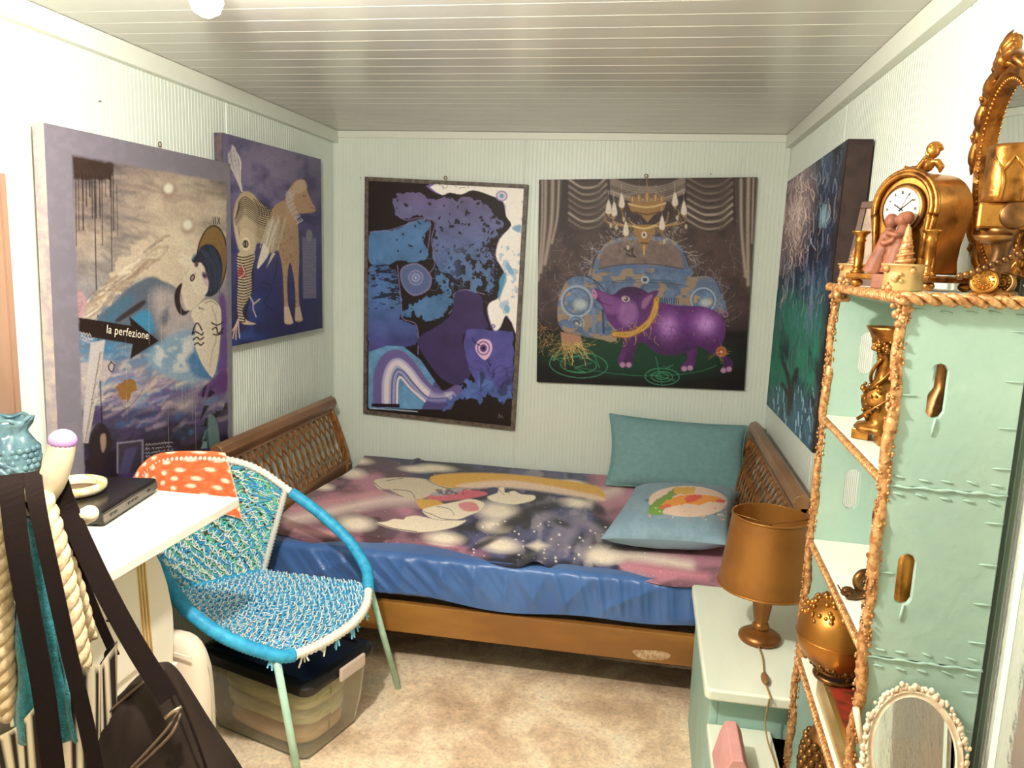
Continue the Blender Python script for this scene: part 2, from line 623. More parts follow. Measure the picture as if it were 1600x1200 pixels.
# ceiling: long boards across the room with raised joints
ce = MB().box2((-TH, YF - TH, H + 0.004), (W + TH, TH, H + TH)).build('ceiling', M_CEIL, smooth=False)
tag(ce, kind='structure')
bw = 0.1035
k = 0
while -k * bw > YF:
    ya, yb = -k * bw, max(-(k + 1) * bw, YF)
    prof = [(ya, H), (yb + 0.0042, H), (yb + 0.0032, H - 0.0009), (yb + 0.0014, H - 0.0009), (yb, H)]
    mb = MB(); n = len(prof)
    mb.add([(0, y, z) for y, z in prof] + [(W, y, z) for y, z in prof], [(i, i + 1, n + i + 1, n + i) for i in range(n - 1)])
    mb.build('ceiling_board', M_CEIL, ce, smooth=False)
    k += 1

def trim(name, a, b):
    o = MB().box2(a, b).build(name, M_TRIM, smooth=False, bevel=0.002)
    tag(o, kind='structure')
trim('trim_1', (0.0, YF, H - 0.062), (0.032, 0.0, H - 0.001))
trim('trim_2', (W - 0.032, YF, H - 0.062), (W, 0.0, H - 0.001))
trim('trim_3', (0.032, -0.012, H - 0.036), (W - 0.032, 0.0, H - 0.001))

# little nail heads left in the walls
def nail(u, v, axis, val, lab):
    p = on(u, v, axis, val)
    t = thing('wall_nail', lab, 'nail', tuple(p))
    mb = MB()
    d = Vector((0, -1, 0)) if axis == 1 else (Vector((1, 0, 0)) if val < 1 else Vector((-1, 0, 0)))
    mb.tube([p, Vector(p) + d * 0.006], 0.0015, 6).ball(Vector(p) + d * 0.006, 0.0035, 8, 6)
    mb.build('nail_head', mat('steel', (150, 150, 145), 0.3, 1.0), t)

# ceiling bulbs: the room's lamps, both above the picture
def ceiling_bulb(pos, power, lab):
    t = thing('ceiling_lamp', lab, 'lamp', (pos[0], pos[1], H))
    MB().lathe([(0.055, H), (0.055, H - 0.018), (0.03, H - 0.03), (0.022, H - 0.055)], (pos[0], pos[1], 0), 20).build('lamp_base', mat('white_plastic', (235, 235, 230), 0.4), t)
    MB().lathe([(0.016, pos[2] + 0.058), (0.02, pos[2] + 0.045), (0.034, pos[2] + 0.012), (0.036, pos[2] - 0.005), (0.028, pos[2] - 0.026), (0.01, pos[2] - 0.036)], (pos[0], pos[1], 0), 18).build(
        'bulb', mat('lit_bulb', (255, 240, 215), 0.3, emit=(255, 236, 200), estr=14.0), t)
    ld = bpy.data.lights.new('bulb_light', 'POINT')
    ld.energy = power; ld.color = LAMP_COLOR; ld.shadow_soft_size = 0.035
    lo = bpy.data.objects.new('bulb_light', ld); COL.objects.link(lo)
    lo.parent = t; lo.location = (0, 0, pos[2] - H - 0.08)
ceiling_bulb(LAMP_A, POWER_A, 'bare ceiling bulb above the desk near the left wall')
ceiling_bulb(LAMP_B, POWER_B, 'bare ceiling bulb in the middle of the room behind the viewer')
# ------------------------------------------------------------------ paintings
M_PAINT = mat_print('oil_paint', 0.5, 0.35, 220, 0.3)
M_PRINT = mat_print('glossy_print', 0.5, 0.1, 300, 0.25)

def slab_painting(name, lab, corners, thick, paint, nu, nv, side_mat, m=M_PAINT, hanger=None, frame=None, inset=0.0):
    """corners TL,TR,BR,BL of the front face (world); thick vector points from front to wall"""
    TL, TR, BR, BL = [np.array(c, float) for c in corners]
    th = np.array(thick, float)
    t = thing(name, lab, 'painting', tuple((BL + BR) / 2))
    nrm = -th / np.linalg.norm(th)
    mb = MB()
    f = [TL, TR, BR, BL]; b = [c + th for c in f]
    mb.add(f + b, [(0, 1, 2, 3), (7, 6, 5, 4), (0, 4, 5, 1), (1, 5, 6, 2), (2, 6, 7, 3), (3, 7, 4, 0)])
    mb.build('stretcher', side_mat, t, smooth=False)
    if inset:
        ux = (TR - TL) / np.linalg.norm(TR - TL); uy = (TL - BL) / np.linalg.norm(TL - BL)
        TL = TL + ux * inset - uy * inset; TR = TR - ux * inset - uy * inset
        BR = BR - ux * inset + uy * inset; BL = BL + ux * inset + uy * inset
    def fn(S, T):
        S = S[..., None]; T = T[..., None]
        return (TL * (1 - S) + TR * S) * (1 - T) + (BL * (1 - S) + BR * S) * T + nrm * 0.0012
    print_mesh('picture', fn, nu, nv, paint, m, t)
    if frame:
        fw, fm = frame
        ux = (corners[1] - np.array(corners[0])); ux = ux / np.linalg.norm(ux)
        c = [np.array(q, float) for q in corners]
        inn = [TL, TR, BR, BL]
        for i in range(4):
            j = (i + 1) % 4
            q = [c[i], c[j], inn[j], inn[i]]
            mb = MB().add([p + nrm * 0.0 for p in q] + [p + nrm * 0.009 for p in q],
                          [(0, 1, 2, 3), (7, 6, 5, 4), (0, 4, 5, 1), (1, 5, 6, 2), (2, 6, 7, 3), (3, 7, 4, 0)])
            mb.build('frame_bar', fm, t, smooth=False)
    if hanger:
        p = np.array(hanger, float)
        r = MB()
        cs = [p + nrm * 0.004 + np.array((0, 0, 0.012)) + 0.008 * (math.cos(a) * (np.cross(nrm, (0, 0, 1))) + math.sin(a) * np.array((0, 0, 1))) for a in np.linspace(0, 2 * math.pi, 13)[:-1]]
        r.tube(cs, 0.002, 6, closed=True)
        r.build('hanging_ring', mat('old_brass', (130, 105, 70), 0.4, 0.8), t)
    return t

# ---- the reclining winged figure, large board on the left wall
def paint_figure(p, S, T):
    p.frame(40, 170, 2.106)
    X, Y = p.X, p.Y
    p.ramp('y', [(60, (112, 96, 96)), (250, (150, 132, 126)), (420, (196, 178, 160)), (600, (160, 156, 160)), (760, (96, 128, 156)), (900, (160, 150, 170)), (1010, (90, 84, 120)), (1100, (48, 38, 52)), (1250, (30, 22, 26))])
    p.mixnoise((60, 48, 46), 0.010, 0.45, 0.8, 0.85, 1.0, 1.3, np.clip((360 - X) / 240, 0, 1) * np.clip((620 - Y) / 150, 0, 1))
    p.mixnoise((86, 80, 96), 0.016, 0.40, 0.70, 0.85, 0.6, 1.6, np.clip((560 - Y) / 200, 0, 1), seed=4)
    p.mixnoise((236, 220, 196), 0.010, 0.42, 0.68, 0.8, 1, 1.4, np.clip((X - 290) / 150, 0, 1) * np.clip((560 - Y) / 80, 0, 1), seed=8)
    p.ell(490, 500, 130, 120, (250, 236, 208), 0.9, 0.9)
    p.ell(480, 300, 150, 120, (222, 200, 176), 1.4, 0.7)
    # blue / violet clouds of the lower half
    low = np.clip((Y - 640) / 80, 0, 1)
    p.mixnoise((54, 140, 190), 0.011, 0.45, 0.66, 0.95, 1, 1.2, low * np.clip((960 - Y) / 120, 0, 1), seed=15)
    p.mixnoise((240, 222, 206), 0.012, 0.46, 0.66, 0.9, 0.7, 1.2, low * np.clip((Y - 800) / 60, 0, 1) * np.clip((1010 - Y) / 100, 0, 1), seed=21)
    p.mixnoise((96, 70, 140), 0.014, 0.5, 0.7, 0.8, 1, 1, low * np.clip((Y - 880) / 60, 0, 1), seed=33)
    p.mixnoise((36, 26, 44), 0.012, 0.42, 0.66, 0.95, 1, 1, np.clip((Y - 980) / 60, 0, 1), seed=39)
    p.mixnoise((70, 130, 180), 0.02, 0.55, 0.72, 0.8, 1, 1, np.clip((Y - 980) / 60, 0, 1) * np.clip((X - 480) / 80, 0, 1), seed=41)
    # loose brushwork: hazy sky, then stormy colour in the lower half
    for i in range(260):
        x = random.uniform(110, 640); y = random.uniform(120, 560)
        c = random.choice([(92, 82, 88), (128, 114, 116), (176, 160, 150), (206, 190, 170), (110, 100, 112)])
        if x > 380 and y > 300: c = random.choice([(236, 220, 194), (214, 196, 172), (190, 172, 154)])
        L = random.uniform(20, 80)
        p.stroke([(x, y), (x + L * .5, y + jit(10) + 6), (x + L, y + jit(12) + 12)], random.uniform(3, 14), c, 10, 0.35, 3)
    for i in range(420):
        x = random.uniform(130, 650); y = random.uniform(700, 1180)
        if y < 850: c = random.choice([(58, 128, 176), (96, 160, 200), (120, 132, 156), (210, 200, 200)])
        elif y < 990: c = random.choice([(240, 226, 210), (216, 196, 200), (150, 130, 170), (92, 150, 196), (236, 214, 190)])
        elif y < 1060: c = random.choice([(90, 72, 122), (60, 44, 74), (70, 110, 160), (180, 160, 180), (44, 32, 54)])
        else: c = random.choice([(36, 26, 38), (58, 44, 66), (26, 20, 26), (80, 66, 100)])
        L = random.uniform(20, 90)
        p.stroke([(x, y), (x + L * .5, y - 8 + jit(10)), (x + L, y - 20 + jit(14))], random.uniform(3, 16), c, 9, 0.5, 3)
    # dark square with drips
    p.poly([(116, 118), (287, 150), (286, 238), (120, 222)], (64, 46, 38), 5, 0.95, rough=10)
    for i in range(15):
        x = 132 + i * 11 + jit(3); L = random.choice([50, 80, 120, 160, 210])
        p.stroke([(x, 215), (x + 2, 240 + L)], random.uniform(2, 5), (52, 36, 30), 2, 0.85)
    p.stroke([(226, 230), (232, 560), (240, 760), (252, 1060)], 3.5, (40, 26, 22), 2, 0.95)
    p.stroke([(281, 230), (285, 660)], 3, (50, 36, 32), 2, 0.8)
    p.stroke([(300, 250), (303, 420)], 2.5, (50, 36, 32), 2, 0.7)
    # halo
    p.ell(612, 500, 52, 118, (46, 34, 26), 0.03, 1, 4)
    p.ell(612, 500, 48, 113, (152, 118, 70), 0.05, 1, 4)
    for x in (617, 624):
        p.stroke([(x, 356), (x + 1, 378)], 2.5, (30, 22, 20), 1)
    p.stroke([(631, 356), (640, 379)], 2.5, (30, 22, 20), 1); p.stroke([(640, 357), (631, 379)], 2.5, (30, 22, 20), 1)
    # wing of pale feathers
    wing = [(168, 700), (215, 650), (250, 590), (300, 530), (300, 500), (345, 470), (380, 440), (430, 430), (500, 470), (535, 560), (500, 590), (440, 560), (400, 553), (340, 575), (250, 660), (215, 705)]
    p.poly(wing, (226, 206, 180), 10, 0.85, 4, rough=26, rs=0.05)
    for i in range(130):
        a = random.uniform(0, 1)
        x = 180 + 250 * a; y = 680 - 210 * a + jit(34)
        p.stroke([(x, y), (x + 26 + jit(8), y - 20 + jit(8)), (x + 46 + jit(10), y - 30 + jit(12))], random.uniform(3, 11), random.choice([(250, 238, 214), (176, 150, 124), (216, 192, 164), (140, 124, 118)]), 3, 0.55, 3)
    # back, shoulder and body
    p.poly([(236, 700), (290, 640), (335, 592), (410, 553), (450, 566), (500, 592), (520, 640), (500, 700), (440, 770), (340, 770)], (104, 116, 132), 8, 1, 4)
    p.poly([(240, 700), (320, 620), (360, 620), (300, 700)], (78, 120, 148), 16, 0.8, 3)
    p.poly([(420, 600), (500, 600), (560, 650), (560, 730), (470, 760), (430, 700)], (206, 190, 186), 40, 0.8, 4)
    p.mixnoise((92, 98, 116), 0.02, 0.45, 0.65, 0.8, 1, 0.6, ((X > 360) & (X < 540) & (Y > 560) & (Y < 760)).astype(float) * np.clip((X - 360) / 30, 0, 1) * np.clip((520 - X) / 60, 0, 1) * np.clip((740 - Y) / 40, 0, 1) * np.clip((Y - 570) / 20, 0, 1), seed=51)
    p.poly([(300, 690), (385, 630), (388, 648), (310, 700)], (64, 46, 40), 6, 0.9, 3)
    p.poly([(345, 700), (400, 660), (425, 720), (400, 745)], (66, 158, 206), 14, 0.8, 3)
    # hip and legs with blue drapery
    p.poly([(440, 770), (520, 728), (570, 740), (600, 800), (610, 880), (540, 900), (440, 870), (400, 820)], (150, 182, 206), 18, 0.9, 4)
    p.mixnoise((236, 232, 226), 0.03, 0.45, 0.6, 0.9, region=np.clip(1 - ((X - 500) ** 2 / 90 ** 2 + (Y - 800) ** 2 / 70 ** 2), 0, 1) ** 0.3)
    p.poly([(560, 800), (615, 880), (640, 900), (560, 880), (530, 830)], (52, 124, 180), 16, 0.8, 3)
    # violet behind the elbow
    p.poly([(636, 620), (660, 640), (662, 900), (630, 910), (640, 760)], (118, 74, 150), 10, 0.9, 3)
    p.poly([(600, 900), (662, 860), (660, 930), (560, 950)], (106, 58, 128), 12, 0.9, 3)
    # hair, face
    p.poly([(546, 498), (562, 478), (580, 452), (610, 446), (636, 472), (648, 520), (640, 580), (618, 612), (592, 614), (600, 570), (590, 530), (574, 508), (560, 512)], (52, 56, 72), 3, 1, 4)
    for i in range(26):
        a = random.uniform(0, 1)
        p.stroke([(570 + 50 * a, 470 + 20 * jit(1)), (600 + 40 * a, 520), (606 + 34 * a, 600 + jit(10))], 1.5, random.choice([(92, 100, 120), (30, 30, 40), (74, 90, 120)]), 1, 0.6, 4)
    p.stroke([(549, 494), (556, 480)], 7, (110, 134, 168), 4, 0.8)
    p.poly([(546, 505), (560, 512), (576, 506), (592, 530), (602, 570), (596, 606), (574, 618), (556, 612), (545, 585), (537, 556), (542, 525)], (246, 232, 208), 3, 1, 4)
    p.poly([(580, 545), (598, 550), (600, 580), (590, 580)], (206, 170, 190), 6, 0.6, 3)
    p.ell(562, 513, 7, 9, (128, 92, 110), 0.5, 0.9, 20); p.ell(589, 548, 8, 13, (130, 96, 140), 0.5, 0.95, -30)
    p.ell(563, 514, 3, 4, (44, 30, 40), 0.5); p.ell(589, 549, 3.5, 5, (40, 26, 40), 0.5)
    p.stroke([(556, 502), (568, 498)], 2, (50, 36, 36), 1); p.stroke([(590, 528), (602, 562)], 2.5, (50, 36, 36), 1)
    p.ell(549, 556, 8, 13, (60, 40, 44), 0.2, 1, 20); p.ell(549, 556, 3.5, 8, (206, 160, 160), 0.3, 0.9, 20)
    p.stroke([(556, 540), (561, 543)], 2, (90, 66, 60), 1)
    # neck and collar
    p.poly([(512, 575), (545, 585), (560, 614), (590, 616), (570, 640), (540, 664), (520, 640)], (240, 222, 202), 4, 1, 3)
    p.poly([(516, 574), (500, 585), (490, 612), (492, 645), (504, 672), (522, 680), (540, 664), (522, 664), (510, 640), (508, 612)], (58, 40, 36), 3, 1, 4)
    # forearms, hand, bracelets
    p.poly([(545, 672), (575, 640), (606, 626), (632, 640), (644, 672), (640, 760), (632, 830), (618, 880), (604, 874), (576, 830), (556, 770), (560, 720)], (244, 230, 206), 3, 1, 4)
    p.stroke([(612, 650), (628, 700), (626, 760), (614, 800), (606, 850)], 3, (188, 160, 140), 3, 0.8, 4)
    p.stroke([(590, 640), (612, 632), (632, 648)], 3, (160, 130, 110), 2, 0.8, 4)
    for d in (0, 6, 12):
        p.stroke([(570 + d, 652 + d * .3), (574 + d, 660)], 2.5, (70, 50, 44), 1, 0.9)
    for pts in ([(548, 742), (558, 712), (568, 706), (580, 728)], [(550, 742), (560, 734), (580, 744), (584, 736)], [(552, 760), (564, 752), (574, 760), (586, 752)], [(556, 776), (566, 770), (576, 778), (586, 770)]):
        p.stroke(pts, 5, (30, 22, 20), 1.5, 1, 4)
    for pts in ([(612, 704), (630, 712), (650, 702)], [(614, 726), (628, 720), (634, 740), (650, 722)], [(618, 742), (634, 744), (648, 736)]):
        p.stroke(pts, 4.5, (30, 22, 20), 1.5, 1, 4)
    # rose
    p.ell(174, 640, 27, 46, (206, 164, 168), 0.3, 1, -8)
    for i in range(7):
        p.ring(174 + jit(8), 636 + jit(16), 10 + i * 1.6, 18 + i * 3, 2, (160, 112, 120), 0.6, jit(30), random.randint(0, 120), random.randint(200, 330))
    # big arrow
    p.poly([(142, 684), (200, 690), (346, 714), (340, 682), (438, 764), (344, 824), (352, 774), (216, 752), (150, 720)], (46, 30, 24), 2.5)
    # pale ruler strip and curled paper
    p.poly([(160, 842), (250, 828), (292, 836), (282, 870), (262, 895), (230, 890), (180, 868)], (206, 190, 190), 4, 0.95, 3)
    p.stroke([(280, 832), (292, 845), (284, 866), (272, 850), (282, 834)], 4, (46, 34, 34), 1.5, 1, 4)
    p.poly([(214, 770), (262, 760), (236, 940), (206, 1100), (182, 1100), (196, 940)], (218, 208, 206), 4, 0.95)
    p.stroke([(246, 800), (222, 940), (196, 1100)], 3, (150, 120, 84), 1, 0.9)
    for i in range(40):
        a = i / 40; x = 244 - 48 * a; y = 800 + 300 * a
        p.stroke([(x, y), (x + 8, y + 1)], 1.4, (90, 70, 60), 1, 0.8)
    p.poly([(160, 890), (190, 900), (186, 980), (168, 1050)], (196, 178, 190), 6, 0.8, 3)
    p.poly([(150, 1030), (180, 980), (176, 1120), (156, 1130)], (74, 50, 40), 6, 0.8, 3)
    # map patch in gold
    p.poly([(298, 912), (330, 894), (360, 890), (366, 920), (345, 940), (338, 966), (318, 958), (302, 936)], (164, 116, 58), 3, 1, 0, rough=9, rs=0.12)
    for k in (0, 1, 2):
        p.stroke([(215, 958 + k * 14), (290, 930 + k * 16), (330, 985), (370, 950), (384, 925)], 1.4, (70, 60, 70), 1, 0.6, 4)
    # collage of dark shards along the bottom
    for i in range(22):
        x = random.uniform(570, 660); y = random.uniform(900, 1130)
        p.poly([(x, y), (x + random.uniform(6, 22), y + jit(14)), (x + jit(16), y + random.uniform(20, 60)), (x - 8, y + 26)], random.choice([(30, 24, 30), (60, 96, 104), (130, 170, 168), (84, 60, 120), (24, 20, 26), (70, 60, 110)]), 2, 0.9)
    p.poly([(300, 1098), (388, 1088), (388, 1200), (300, 1200)], (150, 150, 170), 3, 0.9)
    p.poly([(305, 1103), (382, 1094), (382, 1200), (305, 1200)], (58, 48, 66), 3, 0.95)
    p.poly([(306, 1200), (330, 1120), (370, 1110), (340, 1200)], (88, 82, 128), 6, 0.8)
    p.poly([(222, 1050), (262, 1040), (282, 1090), (262, 1160), (230, 1200), (205, 1180)], (44, 32, 34), 5, 0.9, 3)
    p.poly([(246, 1080), (262, 1070), (264, 1110), (252, 1130)], (196, 160, 140), 5, 0.8, 3)
    p.poly([(600, 1010), (630, 1030), (640, 1140), (610, 1150)], (120, 150, 150), 4, 0.8, 3)
    # handwriting
    for k in range(6):
        x = 394
        while x < 482:
            p.stroke([(x, 1108 + k * 13 - (x - 394) * 0.12), (x + 4, 1104 + k * 13 + jit(3) - (x - 394) * 0.12), (x + 7, 1109 + k * 13 - (x - 394) * 0.12)], 2, (206, 198, 206), 1, 0.8)
            x += random.choice([8, 9, 13])
    for k in range(3):
        for i in range(4):
            x = 176 + i * 10 + k * 5; y = 738 + k * 13 + i * 3
            p.stroke([(x, y), (x + 5, y - 6 + jit(3)), (x + 9, y + 2)], 2.2, (226, 214, 214), 1, 0.9)
    for i in range(18):
        x = random.uniform(300, 640); y = random.uniform(560, 1000)
        p.stroke([(x, y), (x + 2, y + random.uniform(60, 200))], 1.3, (226, 216, 206), 1, 0.35)
    p.tint(0.18, 0.25, 2)
    # two soft pale discs, each over a brownish oval set slightly lower
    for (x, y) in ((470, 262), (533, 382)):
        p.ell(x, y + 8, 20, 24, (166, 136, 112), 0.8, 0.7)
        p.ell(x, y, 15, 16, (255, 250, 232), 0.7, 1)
    # lavender border of the board
    e = 9 * (fbm(X * 0.05, Y * 0.05, 3) - 0.5)
    edge = np.minimum(np.minimum((S - 0.105) * 900 + e, (0.965 - S) * 900 + e), np.minimum((T - 0.055) * 1150 + e, (0.985 - T) * 1150 + e))
    p.blend(np.clip(0.5 - edge / 8, 0, 1), (146, 139, 152))
    p.mixnoise((164, 154, 170), 0.05, 0.45, 0.7, 0.4, region=np.clip(0.5 - edge / 8, 0, 1))
    p.col *= 0.60
pf = [np.array((0.062, -2.075, 1.906)), np.array((0.062, -1.135, 1.912)), np.array((0.04, -1.135, 0.60)), np.array((0.04, -2.075, 0.60))]
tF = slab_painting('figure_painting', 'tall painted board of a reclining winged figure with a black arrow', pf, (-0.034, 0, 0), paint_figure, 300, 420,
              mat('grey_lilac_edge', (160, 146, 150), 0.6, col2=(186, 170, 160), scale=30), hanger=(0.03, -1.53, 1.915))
# lettering on the arrow
cu = bpy.data.curves.new('lettering', 'FONT'); cu.body = 'la perfezione'; cu.size = 0.037; cu.space_character = 1.06; cu.align_x = 'CENTER'
tmp = bpy.data.objects.new('lettering_tmp', cu); COL.objects.link(tmp)
dg = bpy.context.evaluated_depsgraph_get(); me = bpy.data.meshes.new_from_object(tmp.evaluated_get(dg))
bpy.data.objects.remove(tmp, do_unlink=True)
me.materials.clear(); me.materials.append(mat('cream_lettering', (246, 232, 210), 0.6))
lt = bpy.data.objects.new('lettering', me); COL.objects.link(lt); lt.parent = tF; lt['label'] = 'cream lettering on the black arrow'
a = on(40 + 334 / 2.106, 170 + 748 / 2.106, 0, 0.053)
lt.matrix_local = root_matrix(tF).inverted() @ Matrix.Translation((a[0] + 0.0035, a[1], a[2])) @ Matrix.Rotation(math.radians(-11), 4, 'X') @ Matrix(((0, 0, 1, 0), (1, 0, 0, 0), (0, 1, 0, 0), (0, 0, 0, 1)))

# ---- the patchwork animal
def paint_animal(p, S, T):
    p.frame(340, 200, 3.529)
    X, Y = p.X, p.Y
    p.ramp('y', [(0, (100, 92, 120)), (300, (104, 96, 128)), (600, (80, 76, 118)), (850, (58, 60, 106)), (1180, (40, 42, 78))])
    p.ell(300, 240, 190, 230, (150, 138, 164), 1.6, 0.5)
    p.mixnoise((50, 48, 92), 0.012, 0.45, 0.75, 0.7)
    p.mixnoise((52, 76, 140), 0.010, 0.5, 0.75, 0.8, region=np.clip((Y - 780) / 200, 0, 1) * np.clip((330 - X) / 150, 0, 1), seed=5)
    # tail
    for i in range(70):
        a = random.uniform(-1, 1)
        p.stroke([(134 + jit(3), 350), (112 + a * 14, 270), (96 + a * 34, 190 + jit(8)), (84 + a * 26, 90 + abs(a) * 60 + jit(10))], 2.2, random.choice([(206, 198, 190), (170, 160, 160), (226, 220, 212)]), 2, 0.5, 4)
    # rear body
    body = [(140, 352), (190, 360), (235, 410), (290, 448), (340, 430), (385, 396), (430, 470), (440, 560), (380, 620), (300, 690), (250, 640), (215, 640), (200, 690), (160, 705), (120, 670), (98, 600), (86, 500), (100, 410)]
    p.poly(body, (178, 158, 128), 4, 1, 4)
    p.poly([(96, 480), (200, 460), (210, 640), (190, 690), (150, 700), (115, 660)], (206, 190, 160), 16, 0.8, 4)
    for i in range(15):
        y = 372 + i * 12
        p.stroke([(92 + 4 * abs(i - 6), y + 66), (120, y + 34), (150, y + 8), (186, y + 30), (232, y + 62), (300, y + 80)], 5 if i < 9 else 3, (44, 36, 34), 2.5, 0.9 if i < 10 else 0.5, 4)
    for i in range(10):
        x = 200 + i * 14
        p.stroke([(x, 390 + i * 6), (x + 26, 440 + i * 4), (x + 30, 480)], 4.5, (44, 36, 34), 2, 0.85, 4)
    p.ell(156, 640, 24, 38, (226, 208, 178), 0.2, 1); p.ell(154, 640, 17, 22, (60, 50, 46), 0.2, 1)
    p.stroke([(146, 632), (146, 650)], 4, (196, 182, 156), 1); p.stroke([(160, 630), (160, 650)], 4, (196, 182, 156), 1)
    # front body, neck, legs
    p.poly([(300, 450), (385, 396), (430, 460), (445, 560), (450, 700), (446, 860), (452, 985), (468, 1060), (428, 1062), (430, 990), (424, 850), (400, 740), (384, 830), (390, 985), (416, 1074), (370, 1076), (368, 990), (362, 850), (352, 740), (326, 650), (300, 600)], (176, 146, 116), 3, 1, 3)
    p.poly([(370, 400), (420, 300), (470, 288), (492, 340), (520, 410), (540, 440), (534, 462), (480, 470), (440, 478), (420, 540), (390, 540)], (186, 152, 122), 3, 1, 3)
    p.poly([(415, 330), (440, 290), (478, 286), (494, 330), (470, 350), (440, 360)], (206, 178, 150), 6, 0.8, 3)
    p.stroke([(470, 372), (486, 378)], 4, (60, 44, 38), 1.5); p.stroke([(512, 440), (536, 442)], 3, (70, 50, 46), 1.5)
    p.ell(410, 366, 16, 22, (206, 180, 160), 0.4, 0.9, 30)
    for i in range(90):
        x = random.uniform(330, 448); y = random.uniform(560, 980)
        if (350 < x < 392) or (404 < x < 448) or y < 720:
            p.ell(x, y, 3.2, 4.5, (120, 84, 62), 0.8, 0.5)
    p.poly([(366, 985), (392, 985), (418, 1076), (370, 1078)], (214, 190, 162), 4, 0.9); p.poly([(428, 990), (454, 985), (470, 1060), (428, 1064)], (206, 182, 156), 4, 0.9)
    # ruff
    for i in range(8):
        for k in range(3):
            a = i / 7
            cx = 376 + 60 * a * a + k * 11; cy = 360 + 160 * a - k * 6
            p.stroke([(cx, cy - 9), (cx + 12, cy), (cx, cy + 9)], 4, (206, 208, 214), 2, 0.9)
    # wing
    for i in range(60):
        a = random.uniform(0, 1)
        x = 260 + 100 * a; y = 560 + jit(40) - 30 * a
        p.stroke([(x + 20, y - 40), (x, y + 30), (x - 20 + jit(10), y + 110 + jit(20))], 3.5, random.choice([(206, 194, 168), (150, 136, 116), (230, 222, 204)]), 3, 0.6, 3)
    p.poly([(256, 640), (284, 690), (236, 762), (218, 770), (236, 690)], (232, 224, 206), 5, 0.9, 3)
    p.poly([(300, 690), (320, 690), (270, 770)], (216, 206, 190), 5, 0.9)
    # striped leg and claws
    p.poly([(112, 690), (204, 690), (186, 800), (188, 900), (160, 960), (136, 1010), (160, 1060), (214, 1080), (150, 1084), (116, 1050), (108, 960), (112, 830)], (196, 178, 148), 3, 1, 3)
    for i in range(24):
        y = 700 + i * 15.5
        p.stroke([(106, y + 6), (146, y + 14), (200 - max(0, (i - 10)) * 4, y - 2)], 7, (40, 32, 34), 2, 0.95, 4)
    p.stroke([(178, 930), (200, 970), (232, 944)], 7, (200, 180, 156), 2, 1); p.stroke([(196, 960), (196, 1000), (212, 1040)], 6, (206, 176, 168), 2, 1)
    for a in ((84, 1160), (100, 1166), (122, 1158), (78, 1120)):
        p.stroke([(116, 1050), ((116 + a[0]) / 2 - 4, 1100), a], 6, (206, 178, 166), 2, 1, 3)
    p.ell(134, 796, 24, 34, (150, 50, 50), 0.3, 0.8); p.stroke([(134, 760), (150, 800), (120, 826)], 4, (226, 206, 196), 1.5, 0.9, 3)
    # grey stele with glyph rows
    p.poly([(466, 600), (544, 606), (544, 938), (472, 942)], (132, 126, 150), 3, 0.65)
    p.ell(505, 590, 17, 30, (150, 146, 140), 0.3, 0.7)
    for r in range(20):
        for c in range(7):
            p.stroke([(474 + c * 10, 622 + r * 15), (474 + c * 10 + random.uniform(2, 7), 622 + r * 15 + jit(6))], 2, (176, 168, 186), 1.2, 0.7)
    p.stroke([(330, 730), (320, 800), (300, 860), (250, 850), (300, 880), (260, 960), (310, 1010)], 4, (30, 28, 52), 2, 0.9, 4)
    for i in range(16):
        x, y = random.uniform(150, 520), random.uniform(150, 350)
        p.stroke([(x, y), (x + jit(14), y + jit(10))], 1.5, (170, 160, 180), 1, 0.5)
    p.tint(0.14, 0.2, 2)
M_NAVY_EDGE = mat('navy_canvas_edge', (66, 58, 76), 0.7, col2=(96, 82, 84), scale=30)
pa = [np.array((0.05, -1.165, 2.022)), np.array((0.05, -0.268, 2.036)), np.array((0.045, -0.245, 1.205)), np.array((0.045, -1.165, 1.205))]
slab_painting('animal_painting', 'dark blue canvas of a striped and spotted four-legged animal near the corner', pa, (-0.035, 0, 0), paint_animal, 200, 300, M_NAVY_EDGE)

